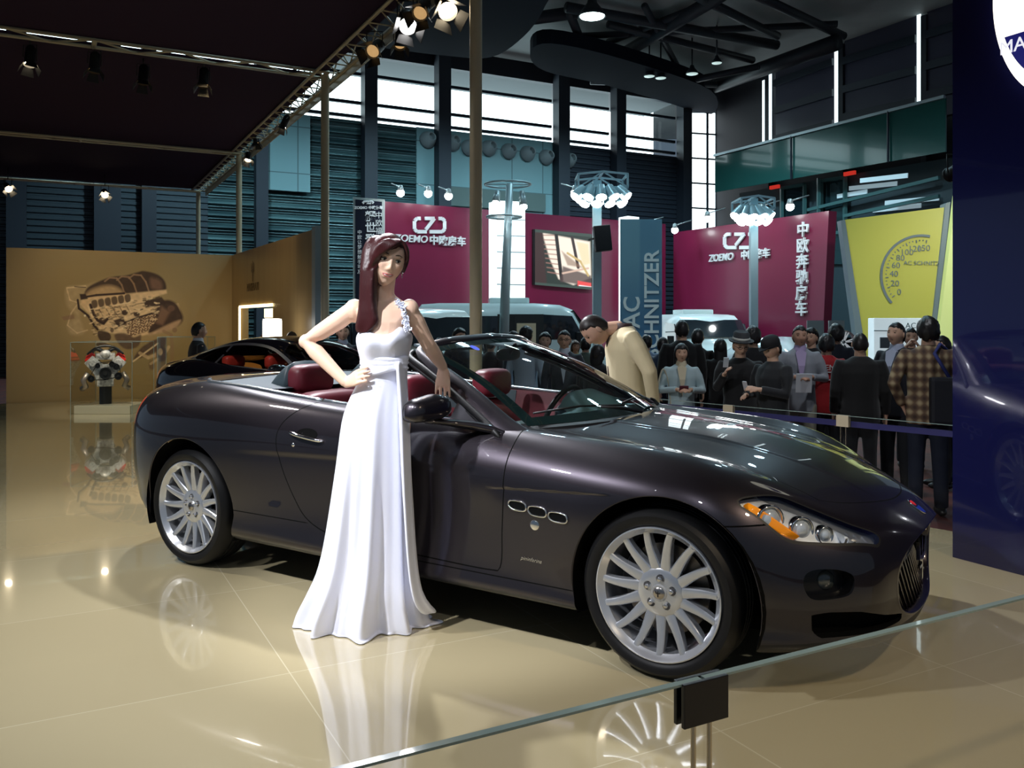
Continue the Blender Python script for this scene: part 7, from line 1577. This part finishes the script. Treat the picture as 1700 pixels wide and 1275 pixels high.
# attendant in the beige jacket, bending over the car
def attendant():
    p, M, T, J = person(1044, 486, 5.8, -80, 'man in a beige jacket with a dark collar bending forward beside the windscreen', 'pocket', ('jacket', 'd8c8a0', .7), '14141a', 'crop', (.02,.014,.012), (.60,.36,.25), 1.10, turn=0, pitch=radians(50), bend=radians(5), headpos=(0,-.205,1.475), vox=.011, floorz=0,
        custom=[((.27,.08,1.16),(.20,.12,.92)), ((-.27,.08,1.16),(-.20,.12,.92))], hk=1.0)
    b = MB(); gloft(b, [(T(J(0,-.0,z)), J(a,0,0), J(0,d,0)) for z, a, d in ((1.445,.095,.085),(1.475,.080,.075),(1.505,.067,.066))]); b.build('collar', mat('collar_brown', (.035,.015,.015), .7), p, True)
    b = MB()
    for s in (-1,1): b.bar(T(J(s*.18,-.03,.99)), T(J(s*.175,-.10,1.05)), .012, .03)
    b.bar(T(J(0,-.132,.92)), T(J(0,-.118,1.42)), .02, .02); b.build('pocket_trim', mat('collar_brown', (0,0,0)), p)
    return p
attendant()
C = [
 dict(px=329, top=535, Y=11.6, face=125, jacket=('jacket','0b0b12',.8), hair='crop', label='man in a black suit standing by the beige wall behind the coupe', arms='down', collar='c8ccd4'),
 dict(px=441, top=553, Y=12.6, face=160, jacket=('top','3a2a20',.8), hair='mid', haircol=BRH, label='person with reddish brown hair whose head shows over the coupe roof below the shop opening'),
 dict(px=484, top=551, Y=12.0, face=170, jacket=('top','2a2420',.8), hair='short', haircol=(.04,.03,.02), label='person with brown hair whose head shows beside the light box'),
 dict(px=569, top=537, Y=11.2, face=15, jacket=('jacket','14161e',.8), hair='bushy', label='man in a dark jacket seen through the crook of the woman in white', shirt='8890a0'),
 dict(px=700, top=562, Y=13.5, face=170, jacket=('top','101014',.8), hair='mid', label='dark-haired head just right of the woman in white in front of the cream van'),
 dict(px=729, top=561, Y=12.6, face=160, jacket=('top','15151c',.8), hair='short', label='dark-haired head between the cream van and the nearest tan post'),
 dict(px=762, top=546, Y=11.4, face=35, jacket=('top','22222a',.8), hair='bushy', label='person with bushy hair and visible face left of the nearest tan post'),
 dict(px=815, top=561, Y=13.2, face=150, jacket=('top','2a2028',.8), hair='short', label='dark head low between the nearest tan post and the ringed mast'),
 dict(px=851, top=550, Y=12.2, face=70, jacket=('top','20303c',.8), hair='short', label='person in profile just right of the ringed mast'),
 dict(px=873, top=543, Y=11.0, face=150, jacket=('shirt','b8c8d8',.7), hair='bushy', label='man in a pale blue shirt with his back turned above the windscreen'),
 dict(px=905, top=553, Y=11.6, face=0, jacket=('jacket','1c222c',.8), hair='bushy', label='young man with tousled hair facing the viewer left of the man in spectacles'),
 dict(px=937, top=549, Y=10.0, face=-8, jacket=('jacket','30343c',.8), hair='short', label='man with spectacles, white shirt and grey jacket behind the windscreen', shirt='c4ccd8', glasses=True),
 dict(px=955, top=566, Y=14.2, face=10, jacket=('top','b8b020',.7), hair='mid', haircol=BRH, label='woman in a bright yellow top far behind the man in spectacles'),
 dict(px=972, top=561, Y=12.6, face=165, jacket=('top','5a6a60',.8), hair='bushy', label='person with dark hair and a grey-green top left of the bending attendant'),
 dict(px=992, top=572, Y=9.6, face=150, jacket=('coat','07080c',.85), hair='mid', label='person in a black coat behind the bending attendant', bulk=1.15),
 dict(px=1073, top=557, Y=12.4, face=165, jacket=('shirt','7f96b4',.8), hair='bushy', label='person in a light blue shirt seen from behind, just right of the attendant'),
 dict(px=1100, top=560, Y=11.4, face=150, jacket=('jacket','24344e',.8), hair='short', collar='b8c4d0', label='person in a navy jacket with a pale collar right of the attendant'),
 dict(px=1132, top=532, Y=10.6, face=175, jacket=('top','08080a',.85), hair='short', label='tall man in black seen from behind in front of the white van', bulk=1.1),
 dict(px=1158, top=546, Y=10.9, face=150, jacket=('top','0a0b0e',.85), hair='short', label='man in a black short-sleeved top looking away right of the tall man in black', short_sleeve=True),
 dict(px=1131, top=571, Y=9.3, face=-6, jacket=('jacket','a8bcc0',.75), legs='2a2a30', hair='long', label='long-haired woman in a pale grey-blue jacket holding a phone', arms='hold', shirt='c8bca0', phone='hold'),
 dict(px=1196, top=563, Y=10.6, face=170, jacket=('top','0a0a0c',.85), hair='long', label='long-haired woman in black seen from behind left of the man in the hat', bulk=.95),
 dict(px=1250, top=543, Y=10.0, face=170, jacket=('top','0c0c10',.85), hair='bushy', label='person with bushy black hair behind the man in the hat'),
 dict(px=1229, top=556, Y=8.6, face=2, jacket=('jacket','060608',.85), legs='10141c', hair='short', label='man in a grey trilby hat and black jacket raising a phone', arms='left_up', hat='trilby', glasses=True, phone='up', bulk=1.12, pitch=.32),
 dict(px=1283, top=560, Y=8.1, face=-62, jacket=('jacket','16181c',.8), hair='short', label='man in a black cap looking down at something in his hands', arms='read', hat='cap', bulk=1.1, pitch=.35, phone='read'),
 dict(px=1328, top=541, Y=9.3, face=-12, jacket=('jacket','8c9098',.75), legs='8a8678', hair='short', tone=(.5,.28,.19), label='man in a light grey jacket with a lilac shirt clasping a leaflet', arms='hold', shirt='a898bc', phone='paper'),
 dict(px=1347, top=546, Y=10.6, face=-40, jacket=('top','1a1a20',.8), hair='bushy', label='person with dark hair directly behind the man in the light grey jacket'),
 dict(px=1372, top=556, Y=9.6, face=165, jacket=('shirt','a01018',.75), legs='101016', hair='bushy', label='person in a red T-shirt with white lettering seen from behind', short_sleeve=True, tshirt=True),
 dict(px=1388, top=541, Y=11.2, face=150, jacket=('top','141a28',.85), hair='bushy', label='person with big bushy dark hair beside the displayed wheel', hk=1.1),
 dict(px=1428, top=553, Y=8.5, face=165, jacket=('jacket','050506',.8), legs='060608', hair='crop', label='man in a black suit with his back turned in the middle of the right crowd', bulk=1.15),
 dict(px=1489, top=536, Y=8.7, face=-55, jacket=('jacket','10131e',.8), legs='0c0e14', hair='short', label='man in a dark suit looking up to the right before the white counter', shirt='a8b0c4', pitch=-.1, bulk=1.0),
 dict(px=1512, top=545, Y=10.5, face=-20, jacket=('top','3a3230',.8), hair='short', label='person raising a hand to the face beside the man looking up', arms='camera'),
 dict(px=1541, top=528, Y=7.9, face=165, jacket=('shirt','PLAID',.85), legs='1a2030', hair='bushy', label='man in a brown checked shirt with a dark shoulder bag, seen from behind', bag=True, bulk=1.08, arms='pocket'),
 dict(px=1565, top=558, Y=9.2, face=-100, jacket=('top','4a4038',.8), hair='short', label='man in profile just right of the checked shirt'),
 dict(px=1588, top=575, Y=9.6, face=-120, jacket=('top','1c241e',.85), hair='mid', haircol=BRH, label='person half hidden by the edge of the blue wall'),
 dict(px=1046, top=566, Y=13.0, face=170, jacket=('top','3a4458',.8), hair='short', label='person hidden behind the beige jacket of the attendant') if False else None,
]
PL = mat('plaid', (.3,.2,.1), .85); N, Lk, bs = nodes(PL)
tc = N.new('ShaderNodeTexCoord'); sp = N.new('ShaderNodeSeparateXYZ'); Lk.new(tc.outputs['Object'], sp.inputs[0])
def wave_(src, pitch):
    a = N.new('ShaderNodeMath'); a.operation = 'MULTIPLY'; a.inputs[1].default_value = 2*pi/pitch; b = N.new('ShaderNodeMath'); b.operation = 'SINE'; Lk.new(src, a.inputs[0]); Lk.new(a.outputs[0], b.inputs[0]); return b.outputs[0]
u = wave_(sp.outputs['X'], .075); v = wave_(sp.outputs['Z'], .085); ad = N.new('ShaderNodeMath'); ad.operation = 'ADD'; Lk.new(u, ad.inputs[0]); Lk.new(v, ad.inputs[1]); rp = N.new('ShaderNodeValToRGB'); mr = N.new('ShaderNodeMapRange'); mr.inputs[1].default_value = -2; mr.inputs[2].default_value = 2; Lk.new(ad.outputs[0], mr.inputs[0]); Lk.new(mr.outputs[0], rp.inputs[0])
rp.color_ramp.elements[0].color = (.05,.028,.022,1); rp.color_ramp.elements[1].color = (.42,.33,.19,1); e_ = rp.color_ramp.elements.new(.5); e_.color = (.14,.085,.05,1); Lk.new(rp.outputs[0], bs.inputs['Base Color'])
for d in C:
    if not d: continue
    d = dict(d); ex = {k: d.pop(k, None) for k in ('hat','glasses','phone','bag','tshirt')}; 
    if d['jacket'][1] == 'PLAID': d['jacket'] = ('shirt', PL, .85)
    px, top = d.pop('px'), d.pop('top'); Y = d.pop('Y'); face = d.pop('face'); lb = d.pop('label')
    p, M, T, J = person(px, top, Y, face, lb, **d)
    if ex['glasses']: add_glasses(p, M)
    if ex['hat'] == 'trilby':
        b = MB(); Mh = M @ trn((0,0,.055)) @ rot('X', -.12); b.lathe([(.135,.0),(.14,.012),(.10,.014),(.094,.02),(.090,.085),(.070,.105),(.03,.095),(0,.088)], 36, Mh @ Matrix.Diagonal((.92,1.12,1,1))); b.build('hat', mat('hat_grey', (.035,.038,.042), .8), p, True, auto=50)
        b = MB(); b.lathe([(.0965,.018),(.0955,.045),(.093,.045),(.093,.018)], 36, Mh @ Matrix.Diagonal((.92,1.12,1,1)), closed=True); b.build('hat_band', mat('band_pale', (.55,.55,.50), .6), p, True)
    if ex['hat'] == 'cap':
        b = MB(); Mh = M @ trn((0,0,.05)); b.lathe([(.092,-.02),(.094,.02),(.085,.06),(.05,.088),(0,.095)], 32, Mh @ Matrix.Diagonal((.92,1.14,1,1))); b.loft([[Mh @ Vector((x, y, z+dz)) for x, y, z in ((-.07,-.06,0),(-.05,-.13,-.012),(0,-.165,-.02),(.05,-.13,-.012),(.07,-.06,0),(0,-.05,.0))] for dz in (-.004,.004)]); b.build('cap', mat('cap_black', (.008,.008,.010), .8), p, True, auto=50)
    if ex['phone']:
        pos, lb2, nm_, col_, dm = {'hold':((.0,-.335,1.21),'small dark red camera held by the long-haired woman','compact_camera',(.10,.02,.03),(.095,.02,.055)),'up':((-.245,-.33,1.45),'silver phone raised by the man in the trilby hat','phone',(.5,.55,.6),(.05,.012,.10)),'read':((0,-.36,1.25),'slim pale phone in the hands of the man in the black cap','phone',(.5,.48,.5),(.05,.012,.09)),'paper':((0,-.34,1.13),'folded white leaflet held by the man in the light grey jacket','leaflet',(.65,.68,.72),(.16,.01,.21))}[ex['phone']]
        q = J(*pos); b = MB(); b.box((0,0,0), dm); o = b.build(nm_, mat('item_'+nm_+ex['phone'], col_, .35), None, bevel=.004); o.location = p.location+Matrix.Rotation(p.rotation_euler.z,3,'Z') @ q; o.rotation_euler = (.3,0,p.rotation_euler.z); tag(o, lb2, {'compact_camera':'camera','phone':'phone','leaflet':'leaflet'}[nm_])
    if ex['bag']:
        Rz = Matrix.Rotation(p.rotation_euler.z,3,'Z'); c = p.location+Rz @ J(-.13,.20,1.02); e = empty('shoulder_bag', c, p.rotation_euler.z, 'black shoulder bag on the back of the man in the checked shirt', 'bag'); b = MB(); b.box((0,.02,0),(.34,.12,.42)); b.build('bag_body', mat('bag_black', (.008,.009,.014), .6), e, bevel=.03)
        b = MB(); b.tube([(.0,-.01,.20),(.12,-.03,.42),(.05,-.16,.50),(-.08,-.28,.40)], .016, 8); b.build('strap', mat('strap_blue', (.03,.04,.18), .7), e, True)
    if ex['tshirt']:
        Mx = frame(T(J(0,.132,1.34)), (-1,0,0), (0,0,1)); text_mesh('back_print', 'ZOEMO', .085, Mx, mat('print_white', (.7,.7,.7), .6), p, ext=.006); 
        b = MB(); q = .11
        for a, c_ in (((-q,1.20),(q,1.20)),((-q,1.29),(q,1.29)),((-q,1.20),(-q,1.29)),((q,1.20),(q,1.29))): b.bar(T(J(a[0],.135,a[1])), T(J(c_[0],.135,c_[1])), .01, .01)
        b.build('back_print', mat('print_white', (.7,.7,.7), .6), p)
    if 'pale grey-blue jacket' in lb:
        Rz = Matrix.Rotation(p.rotation_euler.z,3,'Z'); e = empty('handbag', p.location+Rz @ J(-.22,-.10,.86), p.rotation_euler.z, 'pale woven handbag hanging at the side of the long-haired woman', 'bag'); b = MB(); b.ell((0,0,-.02),(.13,.06,.11),18,12,pw=.7); b.build('bag_body', mat('bag_cream', (.40,.37,.28), .7), e, True); b = MB(); b.tube(catmull([(-.08,0,.06),(-.06,.0,.30),(.0,.03,.50),(.07,.05,.30),(.08,.02,.06)],5), .010, 6); b.build('strap', mat('bag_cream', (0,0,0)), e, True)
